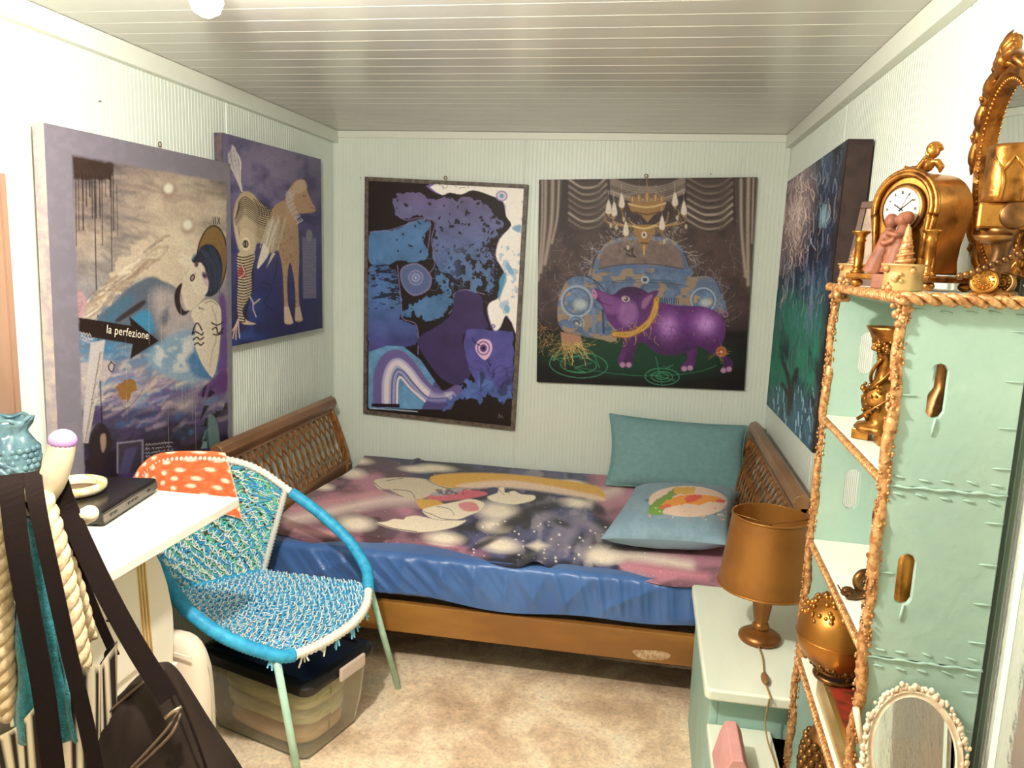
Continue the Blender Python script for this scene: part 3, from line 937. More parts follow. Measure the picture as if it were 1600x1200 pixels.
# ---- blue abstract in a thin dark frame
def paint_abstract(p, S, T):
    p.frame(540, 250, 2.6656)
    X, Y = p.X, p.Y
    p.fill((34, 20, 20))
    blueA = np.zeros(X.shape + (3,))
    g = np.clip((Y - 150) / 400, 0, 1)[..., None]
    n = fbm(X * 0.02, Y * 0.02, 4)[..., None]
    blueA = lin((104, 92, 140)) * (1 - g) + lin((62, 112, 172)) * g
    blueA = blueA * (0.65 + 0.7 * n)
    p.poly([(208, 160), (250, 140), (330, 152), (560, 172), (600, 215), (640, 250), (652, 290), (600, 340), (612, 400), (625, 470), (600, 550), (520, 545), (480, 500), (430, 480), (380, 440), (360, 330), (372, 262), (320, 240), (250, 250), (206, 222)], blueA, 2, 1, 3, rough=22, rs=0.035)
    blueB = lin((64, 116, 172)) * (0.6 + 0.8 * fbm(X * 0.016 + 9, Y * 0.016, 4)[..., None])
    p.poly([(98, 300), (190, 292), (270, 258), (330, 245), (352, 280), (322, 330), (342, 390), (300, 425), (230, 420), (170, 436), (98, 430)], blueB, 2, 1, 3, rough=10)
    gg = np.clip((Y - 560) / 230, 0, 1)[..., None]
    blueC = (lin((62, 106, 170)) * (1 - gg) + lin((64, 62, 140)) * gg) * (0.6 + 0.8 * fbm(X * 0.02 + 30, Y * 0.02, 4)[..., None])
    p.poly([(96, 446), (200, 452), (222, 520), (242, 600), (232, 660), (292, 690), (298, 770), (200, 792), (94, 800)], blueC, 2, 1, 3, rough=16)
    # islands in the dark channel
    for pts in ([(270, 610), (330, 575), (430, 560), (440, 600), (400, 650), (330, 660), (290, 640)], [(245, 630), (275, 625), (270, 650), (248, 650)], [(200, 560), (225, 570), (220, 620), (196, 600)], [(380, 480), (430, 500), (440, 560), (400, 545)]):
        p.poly(pts, blueB, 2, 1, 3, rough=22, rs=0.06)
    # dark holes scattered in the masses
    for i in range(150):
        x = random.uniform(210, 640); y = random.uniform(150, 560)
        if random.random() < 0.35: x = random.uniform(560, 650)
        p.ell(x, y, random.uniform(2, 12), random.uniform(2, 7), (34, 22, 24), 0.3, 0.95, random.uniform(0, 180))
    for i in range(30):
        x = random.uniform(120, 240); y = random.uniform(440, 600)
        p.ell(x, y, random.uniform(4, 18), random.uniform(1.5, 4), (34, 22, 24), 0.3, 0.9, jit(30))
    for i in range(60):
        p.wig(random.uniform(380, 600), random.uniform(380, 540), random.uniform(0, 6), 60, 8, 1.5, (90, 130, 180), 0.8, 0.6)
    rag = fbm(X * 0.045, Y * 0.045, 4)
    reg = ((X > 380) & (X < 660) & (Y > 300) & (Y < 600)).astype(float) * np.clip((X - 380) / 120, 0, 1)
    p.blend(np.clip((rag - 0.56) / 0.03, 0, 1) * reg * np.clip((Y - 300) / 120, 0, 1), (34, 22, 24))
    p.blend(np.exp(-((rag - 0.555) / 0.012) ** 2) * reg * 0.5, (120, 130, 180))
    p.mixnoise((34, 22, 26), 0.05, 0.60, 0.63, 0.9, 0.5, 1.6, ((X < 260) & (Y > 430) & (Y < 620)).astype(float), seed=70)
    # cell with rings
    p.poly([(232, 452), (300, 430), (356, 482), (346, 540), (282, 566), (236, 520)], (120, 110, 160), 2, 1, 4)
    p.poly([(238, 456), (300, 437), (350, 484), (340, 536), (283, 559), (242, 518)], (78, 98, 150), 2, 1, 4)
    for r, c in ((32, (140, 130, 180)), (27, (90, 112, 164)), (17, (160, 160, 200)), (12, (84, 104, 160)), (6, (170, 176, 206))):
        p.ell(292, 490, r, r, c, 0.15)
    # outlines of the channel
    for pts in ([(205, 220), (250, 250), (320, 240), (372, 262), (358, 330), (372, 430), (350, 470)], [(216, 440), (232, 600), (238, 660), (296, 690), (302, 810)], [(430, 640), (460, 600), (450, 560), (500, 540), (580, 560)], [(100, 300), (190, 290), (330, 244), (352, 280), (340, 390)]):
        p.stroke(pts, 4, (132, 112, 160), 2, 0.7, 5)
    # violet drop and square
    p.poly([(462, 548), (560, 562), (574, 640), (592, 700), (500, 716), (490, 780), (522, 888), (470, 938), (400, 910), (330, 822), (300, 745), (385, 690), (440, 640)], lin((58, 40, 96)) * (0.75 + 0.5 * fbm(X * .02, Y * .02, 3)[..., None]), 2, 1, 3)
    p.poly([(500, 706), (700, 712), (696, 970), (560, 968), (522, 888), (490, 775)], lin((74, 70, 160)) * (0.7 + 0.6 * fbm(X * .025 + 3, Y * .025, 4)[..., None]), 2, 1, 0, rough=6)
    # light-blue panel and the banded arch
    p.poly([(96, 800), (170, 774), (240, 776), (312, 832), (372, 920), (318, 1038), (94, 1032)], lin((82, 142, 192)) * (0.65 + 0.7 * fbm(X * .04, Y * .04, 3)[..., None]), 2)
    arch = [(138, 1010), (140, 900), (168, 832), (214, 812), (258, 842), (300, 900), (350, 960), (410, 985), (462, 960)]
    p.stroke(arch, 46, (104, 84, 152), 5, 0.95, 5)
    arch = [(170, 1012), (172, 920), (192, 860), (222, 846), (262, 880), (310, 942), (372, 990), (440, 984)]
    p.stroke(arch, 40, (170, 164, 206), 6, 1, 5)
    p.stroke(arch, 20, (216, 204, 216), 5, 1, 5)
    arch2 = [(200, 1012), (202, 930), (214, 886), (236, 888), (280, 940), (340, 996), (420, 1000)]
    p.stroke(arch2, 22, (60, 74, 140), 2, 1, 5); p.stroke(arch2, 12, (150, 150, 200), 2, 1, 5)
    p.stroke([(214, 1012), (216, 930), (230, 905), (270, 950), (330, 1004)], 9, (226, 206, 216), 2, 1, 5)
    p.poly([(320, 1038), (372, 920), (420, 985), (470, 960), (440, 1040)], (98, 88, 170), 4, 0.55)
    p.poly([(108, 1014), (225, 1016), (225, 1032), (108, 1028)], (36, 22, 30), 2)
    # blue splash lower right
    p.poly([(400, 1040), (430, 1000), (470, 960), (540, 900), (560, 880), (640, 950), (698, 930), (694, 985), (655, 1020), (640, 990), (585, 965), (560, 1010), (480, 985), (440, 1035)], lin((66, 96, 176)) * (0.6 + 0.8 * fbm(X * .03, Y * .03, 4)[..., None]), 2, 1, 0, rough=24, rs=0.05)
    p.mixnoise((40, 30, 60), 0.02, 0.5, 0.62, 0.7, region=((X > 560) & (Y > 860) & (Y < 1000)).astype(float))
    for i in range(14):
        p.wig(random.uniform(560, 690), random.uniform(860, 960), random.uniform(0, 6), 90, 9, 1.6, (40, 26, 50), 0.6, 0.8)
    # eye
    p.poly([(540, 780), (560, 748), (600, 752), (610, 790), (585, 832), (556, 815)], (226, 176, 214), 2, 1, 4)
    for r, c in ((27, (104, 56, 140)), (22, (224, 180, 214)), (15, (96, 60, 150)), (8, (44, 26, 50))):
        p.ell(574, 784, r, r * 1.1, c, 0.15)
    p.stroke([(528, 740), (540, 762), (560, 772)], 4, (40, 24, 50), 2, 1, 4); p.stroke([(590, 830), (600, 856), (606, 850)], 4, (40, 24, 50), 2, 1, 4)
    # white sea top right with violet and teal shores
    sea = [(358, 96), (760, 108), (724, 694), (692, 680), (666, 650), (642, 702), (615, 712), (590, 640), (596, 600), (640, 572), (664, 490), (650, 450), (624, 400), (640, 330), (690, 272), (668, 232), (652, 172), (590, 142), (520, 122), (470, 140), (420, 132), (385, 142)]
    p.poly(sea, (120, 96, 176), 3, 1, 3)
    cx, cy = 690, 360
    p.poly([(cx + (a - cx) * 0.965 + (4 if b < 180 else 0), cy + (b - cy) * 0.985) for a, b in sea], (246, 240, 232), 3, 1, 3)
    p.ell(650, 150, 24, 22, (140, 110, 186), 0.2); p.ell(650, 150, 19, 17, (216, 206, 226), 0.2); p.ell(650, 150, 9, 9, (90, 150, 196), 0.5)
    for pts in ([(640, 520), (652, 480), (672, 470), (662, 520), (640, 590)], [(690, 280), (730, 270), (720, 300)], [(668, 420), (690, 440), (700, 480), (676, 470)], [(664, 600), (684, 620), (676, 640), (660, 630)]):
        p.poly(pts, (60, 156, 206), 6, 0.85, 3, rough=6)
    p.mixnoise((80, 150, 210), 0.03, 0.56, 0.64, 0.55, region=((X > 640) & (Y > 260) & (Y < 640)).astype(float) * (p.col[..., 0] > 0.6), seed=3)
    p.mixnoise((150, 120, 190), 0.035, 0.58, 0.66, 0.55, region=((X > 660) & (Y > 170) & (Y < 260)).astype(float) * (p.col[..., 0] > 0.6), seed=9)
    p.ell(615, 692, 9, 9, (90, 70, 140), 0.2); p.ell(615, 692, 5, 5, (196, 180, 220), 0.2)
    for i in range(8):
        p.wig(random.uniform(400, 600), 112 + jit(8), random.uniform(0, 6), 30, 6, 2, (60, 40, 80), 0.8, 0.8)
    p.stroke([(100, 1034), (200, 1040), (298, 1048)], 5, (150, 170, 200), 1.5)
    p.stroke([(104, 990), (102, 1034)], 5, (110, 150, 190), 1.5)
    g3 = p.col.mean(-1, keepdims=True); p.col = p.col * 0.82 + g3 * 0.18
    p.stroke([(636, 1072), (640, 1058), (644, 1074), (650, 1064), (656, 1074)], 1.6, (140, 130, 140), 1, 0.8)
    p.tint(0.1, 0.3, 2)
M_DARKFRAME = mat('dark_frame', (74, 62, 54), 0.5, col2=(108, 96, 84), scale=40)
pb = [np.array((0.19, -0.028, 1.980)), np.array((1.046, -0.028, 1.957)), np.array((1.022, -0.02, 0.694)), np.array((0.184, -0.02, 0.728))]
slab_painting('abstract_painting', 'framed blue, violet and white abstract with flowing shapes on the back wall', pb, (0, 0.018, 0), paint_abstract, 250, 370,
              M_DARKFRAME, M_PRINT, hanger=(0.615, -0.012, 1.972), frame=(0.02, M_DARKFRAME), inset=0.02)

# ---- purple pig in front of an old car
def paint_pig(p, S, T):
    p.frame(820, 250, 3.0775)
    X, Y = p.X, p.Y
    p.ramp('y', [(80, (58, 48, 48)), (400, (84, 68, 66)), (700, (78, 62, 60)), (800, (50, 40, 40)), (835, (18, 14, 14)), (1110, (14, 10, 12))])
    p.mixnoise((50, 40, 42), 0.02, 0.45, 0.7, 0.7, region=(Y < 820).astype(float))
    p.ell(640, 620, 420, 260, (96, 78, 74), 1.0, 0.4)
    p.poly([(60, 810), (1080, 830), (1060, 860), (60, 870)], (20, 16, 16), 30, 0.9)
    # green magic floor
    p.ell(530, 930, 420, 105, (16, 70, 46), 0.7, 0.75, 3)
    p.ring(530, 930, 420, 105, 3, (60, 140, 100), 0.7, 3, 20, 170)
    for r in (1.0, 0.62):
        p.ring(258, 985, 140 * r, 62 * r, 3.5, (70, 160, 120), 0.85, 4); p.ring(660, 1042, 82 * r, 40 * r, 3.5, (70, 160, 120), 0.9, 2)
    p.ring(660, 1040, 30, 15, 3, (80, 170, 130), 0.9)
    for pts in ([(210, 1015), (290, 1020), (240, 1000), (320, 975)], [(630, 950), (660, 1080)], [(600, 1030), (720, 1060)], [(680, 1000), (715, 985)], [(130, 960), (330, 930), (360, 1000)]):
        p.stroke(pts, 3, (70, 160, 120), 1.5, 0.8)
    # curtains
    def drape(poly, folds, base, hi):
        p.poly(poly, base, 4)
        for f in folds:
            p.stroke(f[1:], f[0], hi, f[0] * 0.9, 0.75, 5)
    cb, ch = (84, 72, 68), (196, 180, 166)
    drape([(68, 96), (184, 98), (172, 240), (150, 340), (112, 520), (60, 612)],
          [(12, (100, 100), (96, 320), (76, 540)), (14, (134, 100), (128, 300), (96, 500)), (9, (164, 100), (156, 270), (130, 400)), (7, (84, 100), (82, 300), (66, 580))], cb, ch)
    drape([(1008, 92), (1116, 84), (1076, 650), (1040, 540), (1020, 400)],
          [(12, (1040, 94), (1042, 330), (1062, 560)), (14, (1076, 90), (1072, 320), (1074, 600)), (7, (1100, 88), (1092, 400))], cb, ch)
    for (x0, x1, yb, top) in ((205, 400, 345, 98), (408, 775, 200, 96), (778, 1005, 350, 92)):
        mid = (x0 + x1) / 2
        p.poly([(x0, top), (x1, top), (x1 - 8, yb - 40), (mid + 40, yb), (mid - 30, yb), (x0 + 6, yb - 30)], (80, 68, 64), 5, 1)
        nf = 7
        for i in range(nf):
            yy = top + 20 + i * (yb - top - 20) / nf
            p.stroke([(x0 + 6, yy - 26), (mid - (x1 - x0) * .2, yy + 10), (mid, yy + 16), (mid + (x1 - x0) * .25, yy + 6), (x1 - 8, yy - 34)], 9, random.choice([(170, 154, 142), (206, 190, 176), (140, 124, 114)]), 10, 0.75, 5)
            p.stroke([(x0 + 6, yy - 14), (mid, yy + 28), (x1 - 8, yy - 20)], 6, (44, 36, 36), 6, 0.6, 5)
    p.poly([(182, 100), (210, 100), (206, 330), (160, 350)], (60, 50, 48), 6, 0.9)
    # crack lines
    for i in range(70):
        x = random.choice([random.uniform(80, 340), random.uniform(760, 1040)])
        p.wig(x, random.uniform(380, 800), random.uniform(0, 6.28), random.uniform(40, 130), 10, 1.5, (160, 146, 140), 0.5, 0.5)
    # old car
    rust = fbm(X * 0.02, Y * 0.028 + 7, 4)
    car = lin((96, 118, 152)) * (0.45 + 1.0 * fbm(X * 0.03, Y * 0.03, 3)[..., None])
    mk = np.clip((rust - 0.5) / 0.1, 0, 1)[..., None]
    car = car * (1 - mk * 0.8) + lin((166, 140, 108)) * mk * 0.8
    p.poly([(318, 570), (330, 500), (370, 420), (430, 378), (560, 362), (690, 375), (750, 412), (785, 500), (800, 560), (560, 600)], car, 3, 1, 3)
    p.poly([(356, 524), (376, 436), (432, 392), (560, 380), (680, 390), (736, 424), (762, 524), (660, 506), (560, 500), (450, 506)], lin((126, 108, 104)) * (0.7 + 0.6 * fbm(X * .05, Y * .05, 3)[..., None]), 3, 1, 3)
    p.ring(560, 452, 200, 72, 6, (120, 150, 186), 0.5, 0, 185, 355)
    p.stroke([(340, 540), (450, 518), (560, 512), (680, 520), (790, 545)], 16, (84, 112, 156), 5, 0.9, 4)
    p.poly([(330, 570), (450, 535), (560, 525), (690, 535), (800, 560), (900, 560), (946, 640), (946, 740), (640, 740), (372, 700)], car, 3, 1, 3)
    p.poly([(170, 640), (200, 580), (260, 556), (330, 575), (380, 620), (440, 700), (440, 870), (330, 850), (200, 830), (160, 780), (158, 710)], car * 1.0, 3, 1, 3)
    p.ell(880, 650, 70, 88, (100, 116, 146), 0.15, 0.9)
    for (cx, cy, r) in ((250, 680, 78), (858, 674, 62), (247, 786, 40)):
        p.ell(cx, cy, r, r, (160, 180, 204), 0.06); p.ell(cx, cy, r * 0.86, r * 0.86, (70, 84, 116), 0.1)
        p.ell(cx, cy, r * 0.78, r * 0.78, car * 1.25, 0.15)
        p.ell(cx + r * .2, cy + r * .2, r * 0.4, r * 0.3, (196, 206, 206), 0.8, 0.8)
    p.ring(247, 786, 14, 14, 5, (40, 44, 60))
    for pts in ([(170, 640), (200, 580), (260, 556), (330, 575), (380, 622)], [(318, 570), (330, 500), (370, 420), (430, 378), (560, 362), (690, 375), (750, 412), (790, 510)], [(356, 524), (450, 506), (560, 500), (660, 506), (762, 524)], [(330, 575), (372, 640), (440, 700)], [(800, 560), (900, 562), (946, 640)]):
        p.stroke(pts, 5, (40, 48, 74), 3, 0.85, 4)
    p.stroke([(300, 600), (400, 585), (470, 590), (700, 590), (790, 610)], 3, (56, 68, 96), 2, 0.8)
    p.stroke([(400, 610), (440, 580), (560, 575), (700, 580), (720, 620)], 4, (60, 76, 110), 2, 0.7)
    p.ell(578, 576, 20, 18, (170, 180, 190), 0.1); p.ell(578, 576, 11, 10, (56, 64, 84), 0.15)
    for i in range(9):
        p.stroke([(650 + i * 11, 664), (652 + i * 11, 694)], 4, (40, 36, 40), 1.5, 0.9)
    p.stroke([(330, 720), (330, 840)], 16, (120, 140, 170), 3, 0.9); p.stroke([(375, 720), (380, 850)], 10, (50, 60, 90), 3, 0.9)
    p.poly([(158, 706), (206, 770), (330, 830), (440, 842), (438, 874), (300, 852), (190, 822), (160, 780)], car * 1.1, 3, 1)
    p.stroke([(480, 425), (500, 440), (520, 425), (515, 450), (530, 465), (500, 460), (490, 450)], 10, (60, 48, 46), 3, 0.9)
    for i in range(80):
        a = random.uniform(math.pi, 2 * math.pi)
        p.wig(560 + 240 * math.cos(a), 520 + 150 * math.sin(a), a + jit(.7), random.uniform(30, 100), 8, 1.6, random.choice([(170, 176, 190), (150, 140, 136), (200, 190, 180)]), 0.6, 0.65)
    for i in range(50):
        p.wig(random.choice([random.uniform(150, 330), random.uniform(900, 960)]), random.uniform(560, 760), random.uniform(2.6, 6.8), random.uniform(40, 110), 8, 1.6, (160, 160, 170), 0.6, 0.6)
    # chandelier
    gold, gdk, ghi = (160, 122, 74), (84, 60, 40), (232, 204, 150)
    p.stroke([(586, 84), (588, 160)], 5, gold, 1.5)
    for dx in (-70, -40, 0, 40, 70):
        p.poly([(588 + dx, 150 + abs(dx) * .3), (604 + dx, 190), (588 + dx, 206), (572 + dx, 190)], gold, 2, 1, 3); p.stroke([(588 + dx, 160 + abs(dx) * .3), (588 + dx, 196)], 4, ghi, 2, 0.8)
    p.poly([(495, 205), (680, 200), (670, 240), (620, 265), (590, 300), (560, 265), (510, 245)], gold, 2)
    p.stroke([(500, 212), (590, 228), (676, 208)], 8, ghi, 3, 0.8, 3); p.stroke([(530, 250), (588, 262), (650, 248)], 8, gdk, 3, 0.8, 3)
    for s in (-1, 1):
        for (dx, y0, dy) in ((100, 290, -70), (150, 280, -30), (70, 300, 50), (185, 250, -10)):
            x = 580 + s * dx
            p.stroke([(580, 320), (580 + s * dx * 0.5, 300 + 20), (x, 290 + 10), (x + s * 10, 250 + (30 if dy > 0 else 0))], 6, gold, 2, 0.95, 5)
            p.stroke([(580, 318), (580 + s * dx * 0.5, 317), (x, 297)], 2, ghi, 1.5, 0.7, 5)
        p.stroke([(575 + s * 60, 330), (575 + s * 100, 380), (575 + s * 66, 400)], 5, gold, 2, 0.9, 5)
    p.poly([(522, 312), (630, 310), (624, 350), (606, 380), (590, 410), (572, 466), (558, 410), (540, 380), (526, 350)], gold, 2)
    p.stroke([(522, 318), (576, 330), (630, 314)], 9, ghi, 3, 0.8, 3); p.stroke([(560, 400), (590, 400)], 9, gdk, 3); p.stroke([(574, 410), (573, 455)], 4, ghi, 2, 0.8)
    p.ell(574, 360, 13, 16, (226, 216, 200), 0.3); p.ell(574, 360, 6, 8, (70, 54, 44), 0.3)
    for (x, y) in ((403, 235), (430, 245), (466, 205), (486, 340), (660, 312), (722, 198), (765, 240)):
        p.poly([(x, y - 46), (x + 14, y + 4), (x + 8, y + 24), (x - 8, y + 24), (x - 14, y + 4)], (236, 222, 206), 4, 0.95, 3)
        p.stroke([(x, y - 44), (x - 2, y - 90)], 2, (206, 196, 190), 2, 0.7)
        p.poly([(x - 10, y + 24), (x + 10, y + 24), (x, y + 42)], gold, 2)
        p.ell(x + 10, y + 80, 6, 12, (206, 190, 160), 0.4, 0.9)
    for i in range(90):
        a = random.uniform(0, 6.28)
        p.wig(580 + 150 * math.cos(a), 270 + 110 * math.sin(a), a + jit(1), random.uniform(20, 80), 7, 1.3, (196, 186, 170), 0.7, 0.55)
    # pig
    sh = 0.55 + 0.9 * np.exp(-(((Y - 775) / 95.0) ** 2)) * (0.6 + 0.5 * np.exp(-(((X - 860) / 70.0) ** 2)) + 0.4 * np.exp(-(((X - 690) / 60.0) ** 2)))
    pig = lin((96, 44, 116)) * sh[..., None] + np.clip(np.exp(-(((X - 870) / 45.0) ** 2 + ((Y - 790) / 45.0) ** 2)), 0, 1)[..., None] * lin((176, 140, 186)) + np.clip(np.exp(-(((X - 690) / 40.0) ** 2 + ((Y - 800) / 50.0) ** 2)), 0, 1)[..., None] * lin((160, 124, 172))
    pig = pig * (0.8 + 0.4 * fbm(X * 0.05, Y * 0.05, 3)[..., None])
    far = lin((96, 40, 110)) * (0.7 + 0.6 * fbm(X * 0.05, Y * 0.05, 3)[..., None])
    p.poly([(478, 850), (500, 900), (488, 985), (456, 985), (448, 960), (470, 900)], far, 2, 1, 3)
    p.poly([(780, 900), (826, 905), (822, 950), (806, 1004), (760, 1010), (752, 996), (782, 955)], far, 2, 1, 3)
    p.poly([(325, 640), (332, 622), (348, 620), (420, 648), (470, 614), (540, 612), (590, 636), (640, 680), (740, 700), (850, 704), (930, 735), (962, 790), (962, 850), (950, 890), (962, 930), (1000, 968), (996, 1000), (974, 1022), (946, 1016), (958, 966), (900, 935), (840, 900), (780, 920), (700, 938), (630, 925), (575, 880), (540, 885), (528, 930), (516, 994), (470, 992), (486, 930), (482, 880), (440, 820), (398, 770), (372, 705), (340, 668)], pig, 2.5, 1, 3)
    p.poly([(350, 630), (430, 660), (480, 690), (470, 730), (400, 740), (370, 690)], (150, 92, 166), 18, 0.55, 3)
    p.poly([(440, 650), (480, 618), (540, 616), (560, 650), (500, 640)], (60, 26, 70), 10, 0.8, 3)
    p.poly([(470, 690), (530, 690), (540, 760), (490, 800), (450, 760)], (170, 120, 186), 24, 0.6, 3)
    p.ell(485, 668, 20, 14, (206, 176, 190), 0.3, 1, 10); p.ell(487, 668, 10, 11, (70, 44, 40), 0.3)
    p.ell(484, 665, 3, 3, (255, 250, 240), 0.5)
    p.ell(335, 644, 12, 24, (196, 130, 170), 0.3, 1, -12); p.ell(333, 640, 3, 5, (80, 30, 60), 0.3)
    p.stroke([(345, 672), (380, 690), (420, 700)], 3, (60, 26, 66), 2, 0.9, 4)
    p.poly([(545, 724), (552, 670), (575, 646), (642, 626), (622, 672), (588, 714), (565, 728)], (92, 44, 104), 2.5, 1, 3)
    p.poly([(560, 706), (572, 668), (616, 646), (596, 690), (574, 716)], (160, 110, 160), 5, 0.8, 3)
    p.stroke([(930, 738), (962, 728), (976, 744), (962, 756), (952, 742)], 6, (160, 110, 160), 2, 1, 4)
    for (x, y) in ((470, 985), (500, 985), (766, 1004), (795, 1000), (955, 1012), (982, 1006)):
        p.ell(x, y, 13, 12, (196, 150, 186), 0.5, 0.9)
    for i in range(26):
        p.wig(random.uniform(620, 950), random.uniform(830, 930), random.uniform(0, 6), 60, 7, 1.4, (50, 20, 60), 0.6, 0.7)
    p.stroke([(600, 880), (700, 930), (800, 905)], 22, (70, 30, 84), 18, 0.6, 4)
    # gold collar and brooch
    ch = [(432, 838), (500, 838), (560, 812), (604, 770), (626, 720), (634, 672)]
    p.stroke(ch, 32, (150, 100, 48), 2, 1, 4)
    q = spline([(a, b, 0) for a, b in ch], 7)
    for i, c in enumerate(q):
        p.ell(c.x, c.y, 13, 9, (214, 166, 84), 0.4, 0.9, i * 14); p.ell(c.x, c.y, 4, 4, (96, 58, 30), 0.4)
    for c in q[::5]:
        p.stroke([(c.x + 4, c.y + 14), (c.x + 10, c.y + 40)], 3, (190, 150, 80), 1.5, 0.9)
    p.ell(945, 922, 26, 26, (170, 110, 60), 0.15); p.ell(945, 922, 15, 15, (176, 62, 52), 0.2); p.ell(945, 922, 5, 5, (250, 226, 200), 0.4)
    for i in range(26):
        p.wig(random.uniform(440, 640), random.uniform(720, 860), random.uniform(0.5, 2.8), random.uniform(30, 80), 7, 1.6, (196, 156, 84), 0.6, 0.8)
    for i in range(12):
        p.wig(945, 925, random.uniform(0, 6.28), random.uniform(30, 90), 8, 1.4, (190, 160, 100), 0.5, 0.7)
    # stump and gilded roots
    p.poly([(172, 826), (268, 846), (278, 892), (178, 886)], (176, 132, 110), 3)
    for i in range(60):
        p.wig(random.uniform(175, 275), 882 + jit(6), random.uniform(0.1, 3.0), random.uniform(50, 130), 9, 2.0, random.choice([(196, 156, 92), (226, 196, 130), (150, 120, 70)]), 0.5, 0.8)
    for i in range(22):
        p.wig(random.uniform(70, 180), random.uniform(800, 900), random.uniform(1.6, 3.6), random.uniform(40, 110), 9, 1.8, (176, 136, 84), 0.5, 0.8)
    p.speckle(60, (80, 100, 1090, 1000), (206, 196, 190), (0.8, 2.2), 0.6)
    p.tint(0.22, 0.35, 2)
    p.col *= 0.85
pc = [np.array((1.100, -0.03, 1.982)), np.array((2.146, -0.03, 2.014)), np.array((2.172, -0.025, 0.984)), np.array((1.13, -0.025, 0.961))]
slab_painting('pig_painting', 'dark square canvas of a purple pig before an old car under a chandelier', pc, (0, 0.022, 0), paint_pig, 300, 300,
              mat('black_canvas_edge', (40, 34, 34), 0.7, col2=(58, 52, 50), scale=30), M_PRINT, hanger=(1.625, -0.012, 2.0))

# ---- dark green canvas on the right wall
def paint_green(p, S, T):
    p.frame(1180, 180, 2.143)
    p.ramp('y', [(80, (60, 78, 104)), (250, (34, 40, 66)), (450, (36, 44, 70)), (560, (40, 62, 86)), (700, (48, 104, 98)), (850, (54, 118, 98)), (960, (52, 92, 112)), (1150, (60, 96, 124))])
    X, Y = p.X, p.Y
    p.mixnoise((18, 18, 34), 0.012, 0.42, 0.68, 0.95, 2.4, 0.7, np.clip((620 - Y) / 300, 0, 1))
    p.mixnoise((40, 130, 104), 0.012, 0.46, 0.7, 0.9, 2.2, 0.8, np.clip((Y - 520) / 150, 0, 1) * np.clip((960 - Y) / 100, 0, 1), seed=6)
    p.mixnoise((26, 30, 40), 0.02, 0.5, 0.7, 0.9, 1.6, 0.6, np.clip((Y - 700) / 100, 0, 1), seed=12)
    for i in range(620):
        x = random.uniform(40, 330); y = random.uniform(120, 620); L = random.uniform(14, 80)
        c = random.choice([(150, 170, 196), (206, 196, 196), (226, 200, 190), (70, 100, 140), (100, 110, 140), (20, 22, 40), (30, 34, 60)])
        if x > 160 and c[0] > 190 and random.random() < 0.6: c = (84, 120, 150)
        p.stroke([(x, y), (x + jit(6), y + L * .5), (x - 4 + jit(6), y + L)], random.uniform(0.8, 3.2), c, 2.5, 0.5, 3)
    p.ell(135, 330, 40, 130, (206, 176, 172), 1.6, 0.6, 12)
    for i in range(170):
        x = 140 + random.gauss(0, 26); y = 320 + random.gauss(0, 80)
        p.stroke([(x, y), (x + jit(8), y + 14), (x + jit(14), y + random.uniform(20, 50))], random.uniform(1, 3), random.choice([(232, 208, 196), (206, 180, 176), (250, 236, 226)]), 2.5, 0.55, 3)
    p.ell(230, 340, 14, 30, (120, 166, 186), 1.2, 0.6, 10)
    for i in range(9):
        p.stroke([(215 + i * 3, 300 + jit(10)), (226 + jit(8), 340), (212 + i * 3.6, 376)], 1.6, (170, 204, 216), 2.5, 0.4, 3)
    for i in range(420):
        x = random.uniform(40, 330); y = random.uniform(520, 1120); L = random.uniform(14, 90)
        c = random.choice([(60, 130, 110), (84, 150, 126), (30, 66, 70), (26, 40, 48), (96, 140, 150), (40, 90, 90)])
        p.stroke([(x, y), (x + jit(4), y + L * .5), (x - 3 + jit(6), y + L)], random.uniform(0.8, 3.4), c, 2.5, 0.5, 3)
    for i in range(70):
        x = random.uniform(60, 250); y = random.uniform(900, 1090)
        p.stroke([(x, y), (x + jit(4), y + random.uniform(10, 40))], random.uniform(2, 4), (150, 186, 206), 1.5, 0.8)
    for pts in ([(95, 830), (110, 880), (120, 960)], [(140, 850), (125, 900), (118, 980)], [(90, 900), (110, 940), (112, 1000)]):
        p.stroke(pts, 12, (44, 38, 36), 6, 0.9, 4)
    for i in range(14):
        x = 186 + jit(16); y = random.uniform(470, 640)
        p.stroke([(x, y), (x - 4, y + 40), (x - 8 + jit(4), y + random.uniform(60, 120))], 2, (130, 144, 180), 2, 0.5)
    p.blend(np.clip((S - 0.9) / 0.1, 0, 1), (40, 30, 28))
    p.tint(0.15, 0.25, 2)
xg = 2.222
TLg, TRg, BRg, BLg = [np.array(on(u, v, 0, xg)) for u, v in ((1231, 284), (1326, 217), (1270, 708), (1198, 632))]
for q in (TLg, TRg, BRg, BLg): q[0] = xg
slab_painting('waterfall_painting', 'deep canvas of green and navy streaks with a thick dark edge on the right wall', [TLg, TRg, BRg, BLg], (0.07, 0, 0), paint_green, 160, 330,
              mat('dark_brown_edge', (40, 26, 24), 0.6, col2=(58, 40, 36), scale=20), M_PAINT)

